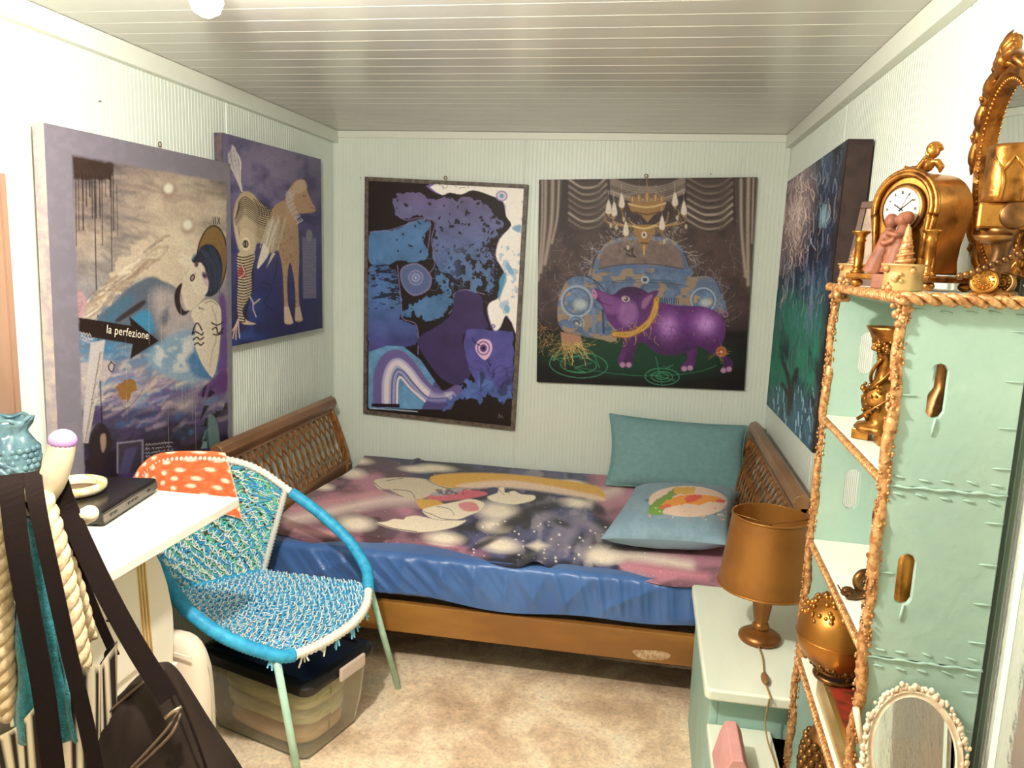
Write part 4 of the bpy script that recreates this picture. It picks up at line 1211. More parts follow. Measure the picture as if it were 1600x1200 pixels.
# ---- brown panel at the left end of the wall
t = thing('brown_panel', 'plain brown wooden panel on the left wall at the edge of view', 'panel', (0.01, -2.5, 0.9))
MB().box2((0.002, -3.0, 0.9), (0.03, -2.19, 1.75)).build('board', mat('brown_wood', (132, 100, 82), 0.5, col2=(158, 126, 104), scale=5, stretch=(1, 1, 0.2)), t, smooth=False, bevel=0.002)
for yy in (-3.0, -2.19):
    MB().box2((0.002, yy - 0.012, 0.888), (0.038, yy + 0.004, 1.762)).build('edge_strip', mat('brown_wood', (132, 100, 82)), t, smooth=False)
nail(1110, 272, 1, 0, 'tiny nail in the back wall above the pig canvas')
nail(564, 278, 1, 0, 'tiny nail in the back wall left of the framed abstract')
nail(154, 158, 0, 0, 'tiny nail in the left wall above the winged figure')
# ------------------------------------------------------------------ desk and what stands on it
M_DESK = mat('white_desk', (238, 232, 218), 0.45, bump=0.05, bscale=80)
DZ = 0.90
t = thing('desk', 'narrow white desk against the left wall holding a disc player', 'desk', (0.29, -2.34, 0))
MB().box2((0.004, -2.68, DZ - 0.026), (0.570, -2.02, DZ)).build('desk_top', M_DESK, t, smooth=False, bevel=0.003)
for (x, y) in ((0.04, -2.64), (0.04, -2.10), (0.52, -2.64)):
    MB().box2((x - 0.018, y - 0.018, 0.0), (x + 0.018, y + 0.018, DZ - 0.026)).build('leg', M_DESK, t, smooth=False, bevel=0.002)
MB().box2((0.03, -2.655, DZ - 0.085), (0.05, -2.09, DZ - 0.026)).build('apron', M_DESK, t, smooth=False)

# white cabinet with a bowed side, standing under the desk
t = thing('cabinet', 'white cabinet with a bowed side and gold stripes under the desk', 'cabinet', (0.3, -2.42, 0))
M_CAB = mat('cabinet_white', (236, 228, 210), 0.4)
prof = [(-2.56, 0.06), (-2.232, 0.06), (-2.232, 0.40), (-2.214, 0.41), (-2.212, 0.49), (-2.215, 0.50), (-2.206, 0.56), (-2.208, 0.64), (-2.226, 0.72), (-2.252, 0.79), (-2.285, 0.845), (-2.56, 0.845)]
MB().prism(prof, lambda p: (0.09, p[0], p[1]), lambda p: (0.478, p[0], p[1])).build('body', M_CAB, t, smooth=False, bevel=0.003)
M_GOLDSTRIPE = mat('gold_stripe', (206, 170, 92), 0.35, 0.5)
for dy in (0.0, 0.012, 0.024):
    MB().tube([(0.480, -2.345 + dy, 0.845), (0.480, -2.335 + dy, 0.66), (0.480, -2.325 + dy, 0.50)], 0.0028, 6).build('stripe', M_GOLDSTRIPE, t)
MB().box2((0.478, -2.55, 0.415), (0.492, -2.214, 0.495)).build('drawer_front', M_CAB, t, smooth=False, bevel=0.004)
MB().box2((0.478, -2.55, 0.56), (0.486, -2.36, 0.82)).build('door', M_CAB, t, smooth=False, bevel=0.003)
MB().tube([(0.486, -2.44, 0.735), (0.496, -2.44, 0.735), (0.496, -2.47, 0.735), (0.486, -2.47, 0.735)], 0.003, 6).build('handle', mat('dark_metal', (40, 36, 34), 0.4, 0.6), t)
for (x, y) in ((0.12, -2.53), (0.12, -2.26), (0.45, -2.53), (0.45, -2.26)):
    MB().lathe([(0.016, 0.0), (0.02, 0.03), (0.022, 0.062)], (x, y, 0), 12).build('foot', M_CAB, t)

# white sack beside it
def superbox(c, s, e=4.0, n=28, m=18, noise=0.0):
    mb = MB(); vs = []
    def sp(x, k):
        return math.copysign(abs(x) ** k, x)
    def fn(u, v):
        a = 2 * math.pi * u; b = math.pi * (v - 0.5)
        k = 2 / e
        x = sp(math.cos(b), k) * sp(math.cos(a), k); y = sp(math.cos(b), k) * sp(math.sin(a), k); z = sp(math.sin(b), k)
        d = 1 + noise * (float(fbm(np.array(u * 9 + c[0] * 7), np.array(v * 9 + c[1] * 5), 3)) - 0.5)
        return (c[0] + s[0] * x * d, c[1] + s[1] * y * d, c[2] + s[2] * z)
    mb.grid(fn, n, m)
    return mb
t = thing('laundry_sack', 'plain white cloth sack tucked between the white cabinet and the chair', 'sack', (0.42, -2.15, 0))
superbox((0.42, -2.15, 0.272), (0.128, 0.042, 0.272), 3.6, 32, 20, 0.10).build('cloth', mat('white_cloth', (226, 212, 192), 0.8, bump=0.3, bscale=30, bdist=0.004), t)
MB().tube(spline([(0.32, -2.197, 0.5), (0.42, -2.2, 0.515), (0.52, -2.197, 0.5)], 6), 0.003, 6).build('hem', mat('white_cloth', (226, 212, 192)), t)

# black disc player
M_BLK = mat('black_plastic', (26, 22, 22), 0.18, spec=0.6)
M_GREYP = mat('grey_metal', (120, 112, 104), 0.35, 0.7)
t = thing('disc_player', 'flat black disc player lying on the white desk', 'player', (0.188, -2.215, DZ), math.radians(9.8))
MB().box2((-0.17, -0.145, 0.006), (0.17, 0.145, 0.044)).build('casing', M_BLK, t, smooth=False, bevel=0.006, world=False)
MB().box2((-0.168, -0.143, 0.014), (0.172, 0.143, 0.034)).build('metal_band', M_GREYP, t, smooth=False, world=False)
for i, y in enumerate((-0.11, -0.09, -0.02, 0.0, 0.02, 0.09)):
    MB().box((0.1725, y, 0.024), (0.002, 0.012, 0.006)).build('socket', M_BLK, t, smooth=False, world=False)
for x in (-0.14, 0.14):
    for y in (-0.12, 0.12):
        MB().lathe([(0.012, 0), (0.012, 0.007)], (x, y, 0), 10).build('foot', M_BLK, t, world=False)
MB().lathe([(0.055, 0.044), (0.055, 0.0455), (0.05, 0.0455)], (-0.02, 0.03, 0), 24).build('lid_ring', mat('dark_gloss', (44, 38, 36), 0.1), t, world=False)

# cream bangle on the player
bc = on(116, 762, 2, DZ + 0.056)
t = thing('bangle_bowl', 'cream and yellow ring dish lying on the black disc player', 'dish', (bc[0], bc[1], DZ + 0.0455))
prof = [(0.060, 0.0), (0.072, 0.002), (0.079, 0.012), (0.078, 0.024), (0.071, 0.027), (0.064, 0.022), (0.060, 0.008)]
mb = MB(); n = 40
vs = [(r * math.cos(2 * math.pi * k / n), r * math.sin(2 * math.pi * k / n), z) for r, z in prof for k in range(n)]
fs = [(i * n + k, i * n + (k + 1) % n, ((i + 1) % len(prof)) * n + (k + 1) % n, ((i + 1) % len(prof)) * n + k) for i in range(len(prof)) for k in range(n)]
mb.add(vs, fs).build('ring', mat('cream_ceramic', (226, 212, 184), 0.3, col2=(216, 190, 116), scale=26, mix=(0.56, 0.6)), t, world=False)
MB().lathe([(0.001, 0.0005), (0.062, 0.001), (0.062, 0.004), (0.001, 0.004)], (0, 0, 0), 28).build('inside', mat('brown_inside', (122, 92, 68), 0.5), t, world=False)

# teal glazed vase with relief
t = thing('glazed_vase', 'teal glazed pottery vase with scale relief standing on the disc player', 'vase', (0.088, -2.285, DZ + 0.0445))
t.scale = (0.96, 0.96, 0.83)
M_TEALG = mat('teal_glaze', (104, 136, 142), 0.25, col2=(76, 106, 118), scale=18, bump=0.3, bscale=40, bdist=0.004)
def vd(a, z):
    return 0.006 * math.sin(5 * a + 40 * z) + 0.004 * math.sin(9 * a - 60 * z)
MB().lathe([(0.05, 0.0), (0.058, 0.01), (0.05, 0.03), (0.062, 0.07), (0.07, 0.12), (0.066, 0.16), (0.048, 0.19), (0.04, 0.205), (0.05, 0.225), (0.058, 0.245), (0.05, 0.246), (0.034, 0.21), (0.02, 0.19)], (0, 0, 0), 36, disp=vd).build('body', M_TEALG, t, world=False)
mb = MB()
for r in range(4):
    for k in range(6):
        a = -1.2 + k * 0.28 + (r % 2) * 0.14
        mb.ball((0.064 * math.cos(a), 0.064 * math.sin(a), 0.10 + r * 0.018), (0.011, 0.011, 0.011), 8, 6)
mb.build('scales', M_TEALG, t, world=False, kind='stuff')
mb = MB()
for s in (0, 1, 2):
    pts = [(0.068 * math.cos(-1.9 + s * 0.5 + 0.5 * math.sin(q * 0.9)), 0.068 * math.sin(-1.9 + s * 0.5 + 0.5 * math.sin(q * 0.9)), 0.04 + q * 0.02) for q in range(7)]
    mb.tube(spline(pts, 5), 0.007, 8)
mb.tube([(0.05 * math.cos(a), 0.05 * math.sin(a), 0.243 + 0.006 * math.sin(5 * a)) for a in np.linspace(0, 6.283, 33)[:-1]], 0.006, 8, closed=True)
mb.build('waves', M_TEALG, t, world=False, kind='stuff')

# ------------------------------------------------------------------ coat stand with hanging bags
M_HORN = mat('cream_horn', (226, 210, 182), 0.45, col2=(208, 190, 162), scale=8)
M_LILAC = mat('lilac_cap', (176, 136, 188), 0.4)
YS = -2.80
def hp(u, v, y=-2.75):
    return Vector(on(u, v, 1, y))
t = thing('coat_stand', 'cream coat stand with a lilac-tipped horn hook in the left foreground', 'coat stand', (0.50, YS, 0))
MB().lathe([(0.03, 0.0), (0.03, 0.02), (0.022, 0.03), (0.022, 1.10), (0.026, 1.12), (0.022, 1.14), (0.0, 1.145)], (0.50, YS, 0), 20).build('post', M_HORN, t)
hk = [Vector((0.50, YS, 1.105)), hp(25, 785, -2.78), hp(56, 782), hp(78, 757), hp(91, 722), hp(97, 692)]
hs = spline(hk, 8)
MB().tube(hs, [0.027 - 0.004 * i / (len(hs) - 1) for i in range(len(hs))], 18).build('hook', M_HORN, t)
q = hp(97, 690)
MB().ball((q.x + .001, q.y, q.z + 0.002), (0.0242, 0.0242, 0.021), 18, 12).build('hook_tip', M_LILAC, t, label='lilac rounded hook tip')
MB().tube(spline([Vector((0.50, YS, 1.05)), hp(60, 830, -2.77), hp(108, 818, -2.73), hp(140, 803, -2.73)], 8), 0.016, 14).ball(hp(140, 803, -2.73), 0.0162, 14, 10).build('peg', M_HORN, t)
for a in (0.6, 2.7, 4.8):
    MB().tube(spline([(0.50, YS, 0.10), (0.50 + 0.10 * math.cos(a), YS + 0.10 * math.sin(a), 0.07), (0.50 + 0.21 * math.cos(a), YS + 0.21 * math.sin(a), 0.014)], 6), 0.014, 10).build('foot', M_HORN, t)

M_WEB = mat('black_webbing', (26, 17, 15), 0.85, spec=0.12, bump=0.4, bscale=500, bdist=0.001)
M_BAG = mat('black_nylon', (34, 24, 19), 0.7, spec=0.2, col2=(44, 33, 27), scale=5, bump=0.25, bscale=25, bdist=0.006)
px = 1.655 / FPX
# black shoulder bag
t = thing('shoulder_bag', 'black nylon shoulder bag with zips hanging in front of the desk', 'bag', (0.77, -2.75, 0.40))
outl = [(0.575, 0.585), (0.64, 0.655), (0.70, 0.72), (0.765, 0.79), (0.80, 0.822), (0.83, 0.815), (0.862, 0.77), (0.905, 0.70), (0.965, 0.615), (0.985, 0.55), (0.985, 0.44), (0.955, 0.41), (0.60, 0.41), (0.565, 0.44), (0.56, 0.53)]
ol = [(p.x, p.y) for p in spline([(a, b, 0) for a, b in outl], 4, True)]
cx, cz = 0.775, 0.58
layers = [(0.0, -0.088), (0.45, -0.082), (0.75, -0.068), (0.92, -0.04), (1.0, 0.0), (0.92, 0.04), (0.75, 0.065), (0.45, 0.075), (0.0, 0.078)]
mb = MB(); n = len(ol); vs = []
for s, dy in layers:
    for (x, z) in ol:
        w = 0.006 * math.sin(x * 60 + z * 44) * s
        vs.append((cx + (x - cx) * max(s, 0.001), -2.75 + dy + w, cz + (z - cz) * max(s, 0.001)))
fs = [(i * n + k, i * n + (k + 1) % n, (i + 1) * n + (k + 1) % n, (i + 1) * n + k) for i in range(len(layers) - 1) for k in range(n)]
mb.add(vs, fs).build('body', M_BAG, t)
M_ZIP = mat('zip_tape', (92, 72, 56), 0.5)
for off in (0.0, 8.0):
    MB().tube(spline([hp(88 + off, 1192 + off * .4, -2.79), hp(150 + off, 1132 + off * .6, -2.80), hp(205 + off, 1082 + off, -2.795), hp(243 + off * .6, 1052 + off, -2.775)], 6), 0.003, 6).build('zip', M_ZIP, t)
for off in (0.0, 7.0):
    MB().tube(spline([hp(280 + off * .3, 1108 + off, -2.805), hp(262 + off, 1138 + off, -2.832), hp(232 + off, 1172 + off * .6, -2.838), hp(205 + off, 1200, -2.838)], 6), 0.0028, 6).build('pocket_zip', M_ZIP, t)
MB().tube([hp(284, 1104, -2.815), hp(270, 1112, -2.825), hp(258, 1122, -2.83)], 0.0035, 6).build('zip_pull', mat('brass_pull', (170, 150, 120), 0.35, 0.9), t)
MB().tube(spline([hp(256, 1048, -2.77), hp(285, 1100, -2.79), hp(305, 1150, -2.80), hp(322, 1200, -2.805)], 5), 0.0025, 6).build('seam', M_WEB, t)
S_ = (1, 0.15, 0)
def strap(pts, w, y, parent, name='strap', side=S_):
    P = spline([hp(u, v, yy) for (u, v), yy in zip(pts, y)], 6)
    MB().ribbon(P, w, 0.003, side).build(name, M_WEB, parent, smooth=False)
strap([(92, 752), (104, 790), (125, 840), (168, 930), (215, 1015), (264, 1092)], 27 * px, [-2.735, -2.74, -2.76, -2.79, -2.81, -2.825], t)
strap([(84, 760), (94, 800), (122, 885), (152, 962), (180, 1025)], 14 * px, [-2.725, -2.715, -2.70, -2.70, -2.70], t)
strap([(51, 738), (54, 765), (66, 830), (88, 930), (108, 1020), (132, 1120), (150, 1205)], 21 * px, [-2.765, -2.81, -2.84, -2.855, -2.86, -2.865, -2.87], t)
# second bag: only its wide strap and the top of its body show
t = thing('webbing_bag', 'wide black strap of a second bag hanging at the far left', 'bag', (0.55, -2.82, 0.40))
P = spline([hp(18, 742, -2.77), hp(18, 768, -2.82), hp(27, 850, -2.85), hp(46, 960, -2.865), hp(68, 1080, -2.87), hp(84, 1205, -2.87)], 6)
MB().ribbon(P, 30 * px, 0.003, S_).build('strap', M_WEB, t, smooth=False)
P = spline([hp(24, 748, -2.75), hp(30, 790, -2.73), hp(45, 960, -2.72), hp(66, 1190, -2.72)], 6)
MB().ribbon(P, 30 * px, 0.003, S_).build('strap', M_WEB, t, smooth=False)
superbox((0.56, -2.80, 0.40), (0.06, 0.045, 0.13), 3.0, 28, 16, 0.1).build('body', M_BAG, t)

# thick cotton rope of the striped tote
M_ROPE = mat('cotton_rope', (204, 180, 144), 0.85, col2=(170, 144, 108), scale=60, bump=0.6, bscale=220, bdist=0.002)
t = thing('striped_tote', 'black and white striped tote with thick cream rope handles on the coat stand', 'bag', (0.60, -2.84, 0.36))
for pts, ys in (([(66, 772), (86, 838), (104, 915), (121, 1000), (128, 1042)], (-2.775, -2.80, -2.81, -2.82, -2.82)),
                ([(66, 780), (96, 850), (124, 930), (140, 1000)], (-2.73, -2.71, -2.72, -2.73)),
                ([(6, 775), (2, 850), (5, 960), (9, 1060), (12, 1120)], (-2.77, -2.82, -2.84, -2.85, -2.85))):
    MB().rope(spline([hp(u, v, y) for (u, v), y in zip(pts, ys)], 8), 0.019 if ys[1] != -2.71 else 0.015, 3, 0.075, 8, 12, 0.56).build('rope_handle', M_ROPE, t)
M_STRIPE = mat_print('striped_cloth', 0.85, 0.4, 200, 0.2)
def tote_fn(S, T):
    a = S * 2 * np.pi
    rx = 0.150 - 0.02 * T; ry = 0.050 + 0.018 * np.sin(a * 3) * (1 - T)
    fold = 0.010 * np.sin(a * 9 + 2 * T) * (1 - 0.4 * T)
    x = 0.60 + (rx + fold) * np.cos(a); y = -2.80 + (ry + fold) * np.sin(a)
    ztop = 0.745 + 0.80 * (x - 0.60) + 0.012 * np.sin(a * 5)
    z = ztop * (1 - T) + 0.36 * T
    return np.stack([x, y, z], -1)
def tote_paint(p, S, T):
    p.fill((222, 206, 178))
    st = (np.mod(S * 34, 1) < 0.45).astype(float)
    p.blend(st, (48, 38, 38))
    p.blend((T < 0.025).astype(float), (226, 212, 186))
print_mesh('cloth', tote_fn, 156, 30, tote_paint, M_STRIPE, t)
def tote_in(u, v):
    q = tote_fn(np.array(u), np.array(v * 0.98 + 0.006))
    return (0.60 + (q[0] - 0.60) * 0.965, -2.80 + (q[1] + 2.80) * 0.93, q[2])
MB().grid(tote_in, 80, 12).build('lining', mat('dark_lining', (24, 20, 30), 0.8), t)

# teal fleece hanging behind the straps
t = thing('fleece_garment', 'teal fleece garment hanging between the black straps', 'garment', (0.58, -2.855, 0.60))
def fle(u, v):
    top = hp(16 + 46 * u, 805 + 8 * u, -2.80)
    bot = hp(24 + 98 * u, 1160, -2.855)
    p = top.lerp(bot, v)
    return (p.x, p.y + 0.6 * (0.012 * math.sin(u * 14 + v * 2) + 0.005 * math.sin(v * 20)), p.z)
MB().grid(fle, 40, 30).build('cloth', mat('teal_fleece', (36, 122, 128), 0.95, col2=(26, 96, 104), scale=90, bump=0.8, bscale=260, bdist=0.004, sheen=0.4), t, solid=0.006)
MB().tube([hp(25, 808, -2.80), hp(40, 786, -2.79), hp(52, 808, -2.80)], 0.003, 6).build('hanging_loop', M_WEB, t)

# ------------------------------------------------------------------ woven hoop chair
cA = np.array((0.768, -1.877, 0.42)); th_, ph_ = 0.6, -0.35
cF = np.array((math.cos(ph_) * math.cos(th_), math.sin(ph_) * math.cos(th_), -math.sin(th_)))
cS = np.array((-math.sin(ph_), math.cos(ph_), 0.0))
cN = np.cross(cF, cS)
if cN[2] < 0: cN = -cN
def hoop(a, b, n=0.0):
    return Vector(cA + cF * a + cS * b + cN * n)
HP = [(0.002, -.029), (-.004, .119), (-.037, .219), (-.104, .294), (-.163, .333), (-.278, .357), (-.418, .340), (-.55, .300), (-.692, .246), (-.775, .141), (-.828, -.036), (-.807, -.13), (-.74, -.205), (-.62, -.265), (-.47, -.300), (-.333, -.312), (-.263, -.308), (-.159, -.271), (-.065, -.203), (-.016, -.144)]
HQ = spline([hoop(a, b) for a, b in HP], 6, True)      # 120 points, 6 per control point
NH = len(HQ)
M_MINT = mat('mint_metal', (178, 212, 190), 0.4, col2=(160, 200, 178), scale=20)
M_BLUEW = mat('blue_wrap', (36, 142, 188), 0.55, col2=(56, 166, 206), scale=40, bump=0.5, bscale=120, bdist=0.002)
M_YW = mat('white_yarn', (226, 224, 214), 0.8)
M_YB = mat('blue_yarn', (56, 146, 192), 0.6)
M_YL = mat('pale_blue_yarn', (110, 186, 214), 0.6)
M_YG = mat('green_yarn', (120, 190, 150), 0.7)
M_YT = mat('teal_yarn', (80, 176, 176), 0.6)
t = thing('hoop_chair', 'round hoop chair woven in blue, white and green yarn with mint legs', 'chair', (0.62, -1.78, 0))
MB().tube(HQ, 0.0085, 10, closed=True).build('hoop', M_MINT, t)
def arc(i0, i1):
    i0 *= 6; i1 *= 6
    return [HQ[int(i) % NH] for i in range(int(i0), int(i1) + 1)]
def wrap(mb, path, R, turns_per_m=90, bump_=0.0012, n=12):
    P = resample(path, max(12, int(path_len(path) * turns_per_m * 2)))
    rs = [R + (bump_ if i % 2 else -bump_) for i in range(len(P))]
    mb.tube(P, rs, n)
for (a, b) in ((2.8, 7.1), (14.0, 19.2)):
    mb = MB(); wrap(mb, arc(a, b), 0.0195); mb.build('arm_wrap', M_BLUEW, t)
mb = MB(); P = arc(7.1, 14.0)
wrap(mb, P, 0.0125, 60, 0.002); mb.build('back_rim', M_YW, t)
mb = MB(); P = arc(19.2, 22.8)
wrap(mb, P, 0.014, 60, 0.0025); mb.build('front_rim', M_YW, t)
# legs
LEGS = [(HQ[int(3.0 * 6)], Vector((0.848, -1.41, 0.0))), (HQ[int(18.6 * 6)], Vector((0.765, -2.045, 0.0))),
        (Vector(on(375, 898, 2, 0.405)), Vector((0.17, -1.53, 0.0))), (Vector(on(275, 924, 2, 0.405)), Vector((0.07, -1.93, 0.0)))]
for a, b in LEGS:
    MB().tube([a, b], 0.0115, 12).build('leg', M_MINT, t)
# surfaces
RR = Vector(on(412, 890, 2, 0.415)); RL = Vector(on(262, 925, 2, 0.415))
def seat_pt(u, v, up=0.0):
    """u 0 left..1 right, v 0 front..1 rear"""
    f = 17.6 + (23.0 - 17.6) * u
    i = f * 6; k = int(math.floor(i)); w = i - k
    front = HQ[k % NH].lerp(HQ[(k + 1) % NH], w)
    rear = RL.lerp(RR, u)
    p = front.lerp(rear, v)
    sag = 0.030 * math.sin(math.pi * min(v * 1.0, 1)) * math.sin(math.pi * u)
    return Vector((p.x, p.y, p.z - sag + up - 0.004))
def back_pt(u, v, up=0.0):
    """u 0 left..1 right, v 0 bottom..1 top"""
    f = 13.6 + (7.15 - 13.6) * u
    i = f * 6; k = int(math.floor(i)); w = i - k
    top = HQ[k % NH].lerp(HQ[(k + 1) % NH], w)
    rear = RL.lerp(RR, u)
    p = rear.lerp(top, v)
    b = -0.025 * math.sin(math.pi * v) * math.sin(math.pi * u)
    return p + Vector((cF[0], cF[1], 0)) * b + Vector(cN) * up
for name, A, B in (('side_cord', (0.0, 1.0), 0), ('side_cord', (1.0, 1.0), 1)):
    P = [back_pt(B, k / 12) for k in range(13)]
    mb = MB(); wrap(mb, P, 0.011, 70, 0.0025); mb.build('side_cord', M_YW, t)
P = [RL.lerp(RR, k / 10) for k in range(11)]
mb = MB(); wrap(mb, P, 0.008, 70, 0.0015); mb.build('seat_cord', M_BLUEW, t)
# seat yarn rows
yarn = {0: MB(), 1: MB(), 2: MB()}
NR = 44
for r in range(NR):
    v = (r + 0.5) / NR
    for layer in range(2):
        ph = random.uniform(0, 6.28); fr = random.uniform(26, 34)
        pts = []
        N = 84
        for i in range(N + 1):
            u = i / N
            pts.append(seat_pt(min(max(u, 0.0), 1.0), min(max(v + 0.011 * math.sin(u * fr * 6.28 / 2 + ph) + jit(0.004), 0), 1), 0.004 * math.cos(u * fr * 6.28 / 2 + ph) + 0.003 * layer + jit(0.001)))
        c = (r + layer) % 2
        if layer == 0: yarn[1 if r % 3 else 2].tube(pts, 0.0050, 4)
        else: yarn[0].tube(pts, 0.0022, 4)
yarn[0].build('seat_weave', M_YW, t, kind='stuff', label='white yarn of the woven seat')
yarn[1].build('seat_weave', M_YB, t, kind='stuff', label='blue yarn of the woven seat')
yarn[2].build('seat_weave', M_YL, t, kind='stuff', label='pale blue yarn of the woven seat')
MB().grid(lambda u, v: tuple(seat_pt(u, v, -0.004)), 30, 24).build('seat_base', M_YB, t, solid=0.004)
# back net: hexagonal loops, three layers
def net(mb, cell, r, jitter, up, m, lab):
    nu = int(0.62 / cell); nv = int(0.52 / (cell * 0.866))
    pts = {}
    def P(i, j):
        if (i, j) not in pts:
            u = (i + 0.5 * (j % 2)) / nu; v = j / nv
            u = min(max(u + jit(jitter / nu), 0.0), 1.0); v = min(max(v + jit(jitter / nv), 0.0), 1.0)
            pts[(i, j)] = back_pt(u, v, up + jit(0.003))
        return pts[(i, j)]
    for j in range(nv):
        for i in range(nu):
            h = (i + (j // 2) * 2 + j) % 3
            a = P(i, j)
            if h != 0:
                if h == 1: mb.tube([a, P(i + 1, j)], r, 4, cap=False)
                d = (j % 2)
                mb.tube([a, a.lerp(P(i + d, j + 1), 0.5) + Vector((jit(.002), jit(.002), jit(.002))), P(i + d, j + 1)], r, 4, cap=False)
                if random.random() < 0.5: mb.tube([a, P(i + d - 1, j + 1)], r, 4, cap=False)
    return mb.build('back_weave', m, t, kind='stuff', label=lab)
net(MB(), 0.0135, 0.0046, 0.7, -0.007, M_YG, 'green yarn of the woven back')
net(MB(), 0.0175, 0.0042, 0.6, -0.002, M_YT, 'teal yarn of the woven back')
net(MB(), 0.030, 0.0038, 0.6, 0.002, M_YB, 'blue yarn of the woven back')
net(MB(), 0.017, 0.0019, 0.5, 0.007, M_YW, 'white yarn of the woven back')
# frayed tufts below the front edge
for f in (18.4, 18.8, 19.5, 20.2, 20.6, 21.0, 21.3, 21.9):
    i = int(f * 6) % NH; p = HQ[i]
    mb = MB()
    for k in range(5):
        d = Vector((jit(0.016), jit(0.016), -random.uniform(0.025, 0.05)))
        mb.ribbon([p + Vector((0, 0, -0.008)), p + d * 0.5, p + d], 0.005, 0.0008, (1, 0.3, 0))
    mb.build('tuft', random.choice([M_YL, M_YW, M_YL]), t, smooth=False)

# orange spotted cloth over the chair back
def orange_fn(S, T):
    out = np.zeros(S.shape + (3,))
    for idx in np.ndindex(S.shape):
        s, tt = S[idx], T[idx]
        f = 9.0 - 0.5 * tt * (1 - s) + 4.2 * s
        i = f * 6; k = int(i); w = i - k
        top = HQ[k % NH].lerp(HQ[(k + 1) % NH], w)
        u = (13.6 - f) / (13.6 - 7.15)
        low = back_pt(u, 0.45, 0.0)
        down = (low - top).normalized()
        nrm = Vector(cN)
        if tt < 0.25:
            a = tt / 0.25 * math.pi
            p = top + nrm * (0.018 * math.sin(a)) - down * 0.018 * math.cos(a) * -1 * -1
            p = top + (-down) * (0.0205 * math.sin(a)) + nrm * (-0.0205 * math.cos(a))
        else:
            q = (tt - 0.25) / 0.75
            p = top + nrm * (0.0205 + 0.003 * (1 + math.sin(s * 9)) * q) + down * (0.235 * q)
        out[idx] = p
    return out
def orange_paint(p, S, T):
    p.fill((226, 108, 62))
    p.mixnoise((238, 134, 86), 0.2, 0.4, 0.6, 0.6)
    m = np.zeros(S.shape)
    for j in range(10):
        for i in range(9):
            cx, cy = (i + 0.5 * (j % 2)) / 8.0 + jit(.012), j / 9.0 + jit(.012)
            d = np.sqrt(((S - cx) * 1.15) ** 2 + ((T - cy) * 1.1) ** 2)
            m = np.maximum(m, np.clip((0.030 - d) / 0.012 + 0.5, 0, 1))
    p.blend(m, (246, 226, 200))
    e = np.minimum(np.minimum(S, 1 - S), np.minimum(T, 1 - T))
    p.blend((e < 0.014).astype(float), (240, 222, 196))
t = thing('orange_cloth', 'orange cloth with cream dots draped over the chair back', 'cloth', (0.16, -1.68, 0.85))
print_mesh('cloth', orange_fn, 70, 70, orange_paint, mat_print('spotted_cloth', 0.85, 0.3, 300, 0.2), t, solid=0.003)

# ------------------------------------------------------------------ storage bin under the chair
u1 = Vector((0.29, 0.957, 0)); u2 = Vector((-0.957, 0.29, 0))
c0 = Vector((0.725, -1.925, 0)) + u1 * 0.165 + u2 * 0.235
t = thing('storage_bin', 'clear plastic storage bin with a black lid under the hoop chair', 'bin', tuple(c0), math.atan2(0.957, 0.29) - math.pi / 2)
M_CLEAR = mat('clear_plastic', (244, 242, 230), 0.12, trans=0.9, ior=1.2)
M_LID = mat('black_lid', (30, 26, 24), 0.3)
def rrect(hx, hy, r, n=6):
    out = []
    for cx, cy, a0 in ((hx - r, hy - r, 0), (-(hx - r), hy - r, 90), (-(hx - r), -(hy - r), 180), (hx - r, -(hy - r), 270)):
        for k in range(n + 1):
            a = math.radians(a0 + 90 * k / n); out.append((cx + r * math.cos(a), cy + r * math.sin(a)))
    return out
def loft(levels, close=True, cap0=True, cap1=True):
    mb = MB(); n = len(levels[0][0]); vs = []
    for pts, z in levels:
        vs += [(x, y, z) for x, y in pts]
    fs = [(i * n + k, i * n + (k + 1) % n, (i + 1) * n + (k + 1) % n, (i + 1) * n + k) for i in range(len(levels) - 1) for k in range(n)]
    if cap0: fs.append(tuple(range(n - 1, -1, -1)))
    if cap1: fs.append(tuple((len(levels) - 1) * n + k for k in range(n)))
    return mb.add(vs, fs)
# local axes: x = across (u2 reversed), y = along u1
loft([(rrect(0.200, 0.135, 0.03), 0.004), (rrect(0.215, 0.148, 0.03), 0.10), (rrect(0.230, 0.16, 0.03), 0.255), (rrect(0.225, 0.155, 0.03), 0.256), (rrect(0.210, 0.144, 0.028), 0.10), (rrect(0.196, 0.131, 0.028), 0.008)]).build('tub', M_CLEAR, t, world=False, auto=50)
loft([(rrect(0.243, 0.173, 0.035), 0.250), (rrect(0.245, 0.175, 0.035), 0.275), (rrect(0.237, 0.167, 0.035), 0.284), (rrect(0.21, 0.14, 0.03), 0.286), (rrect(0.205, 0.135, 0.03), 0.280)]).build('lid', M_LID, t, world=False, auto=50)
MB().box((0.254, 0.03, 0.262), (0.012, 0.125, 0.045)).build('latch', mat('latch_white', (206, 186, 172), 0.4), t, world=False, smooth=False, bevel=0.005)
MB().box((-0.254, 0.0, 0.262), (0.012, 0.125, 0.045)).build('latch', mat('latch_white', (206, 186, 172), 0.4), t, world=False, smooth=False, bevel=0.005)
def cloth_pile(cz, hx, hy, h, seed):
    def fn(u, v):
        a = 2 * math.pi * u; b = math.pi * (v - 0.5)
        d = 1 + 0.14 * (float(fbm(np.array(u * 7 + seed), np.array(v * 5 + seed), 3)) - 0.5)
        sp = lambda x, k: math.copysign(abs(x) ** k, x)
        return (hx * d * sp(math.cos(b), .5) * sp(math.cos(a), .5), hy * d * sp(math.cos(b), .5) * sp(math.sin(a), .5), cz + h * sp(math.sin(b), .6) * d)
    return MB().grid(fn, 32, 16)
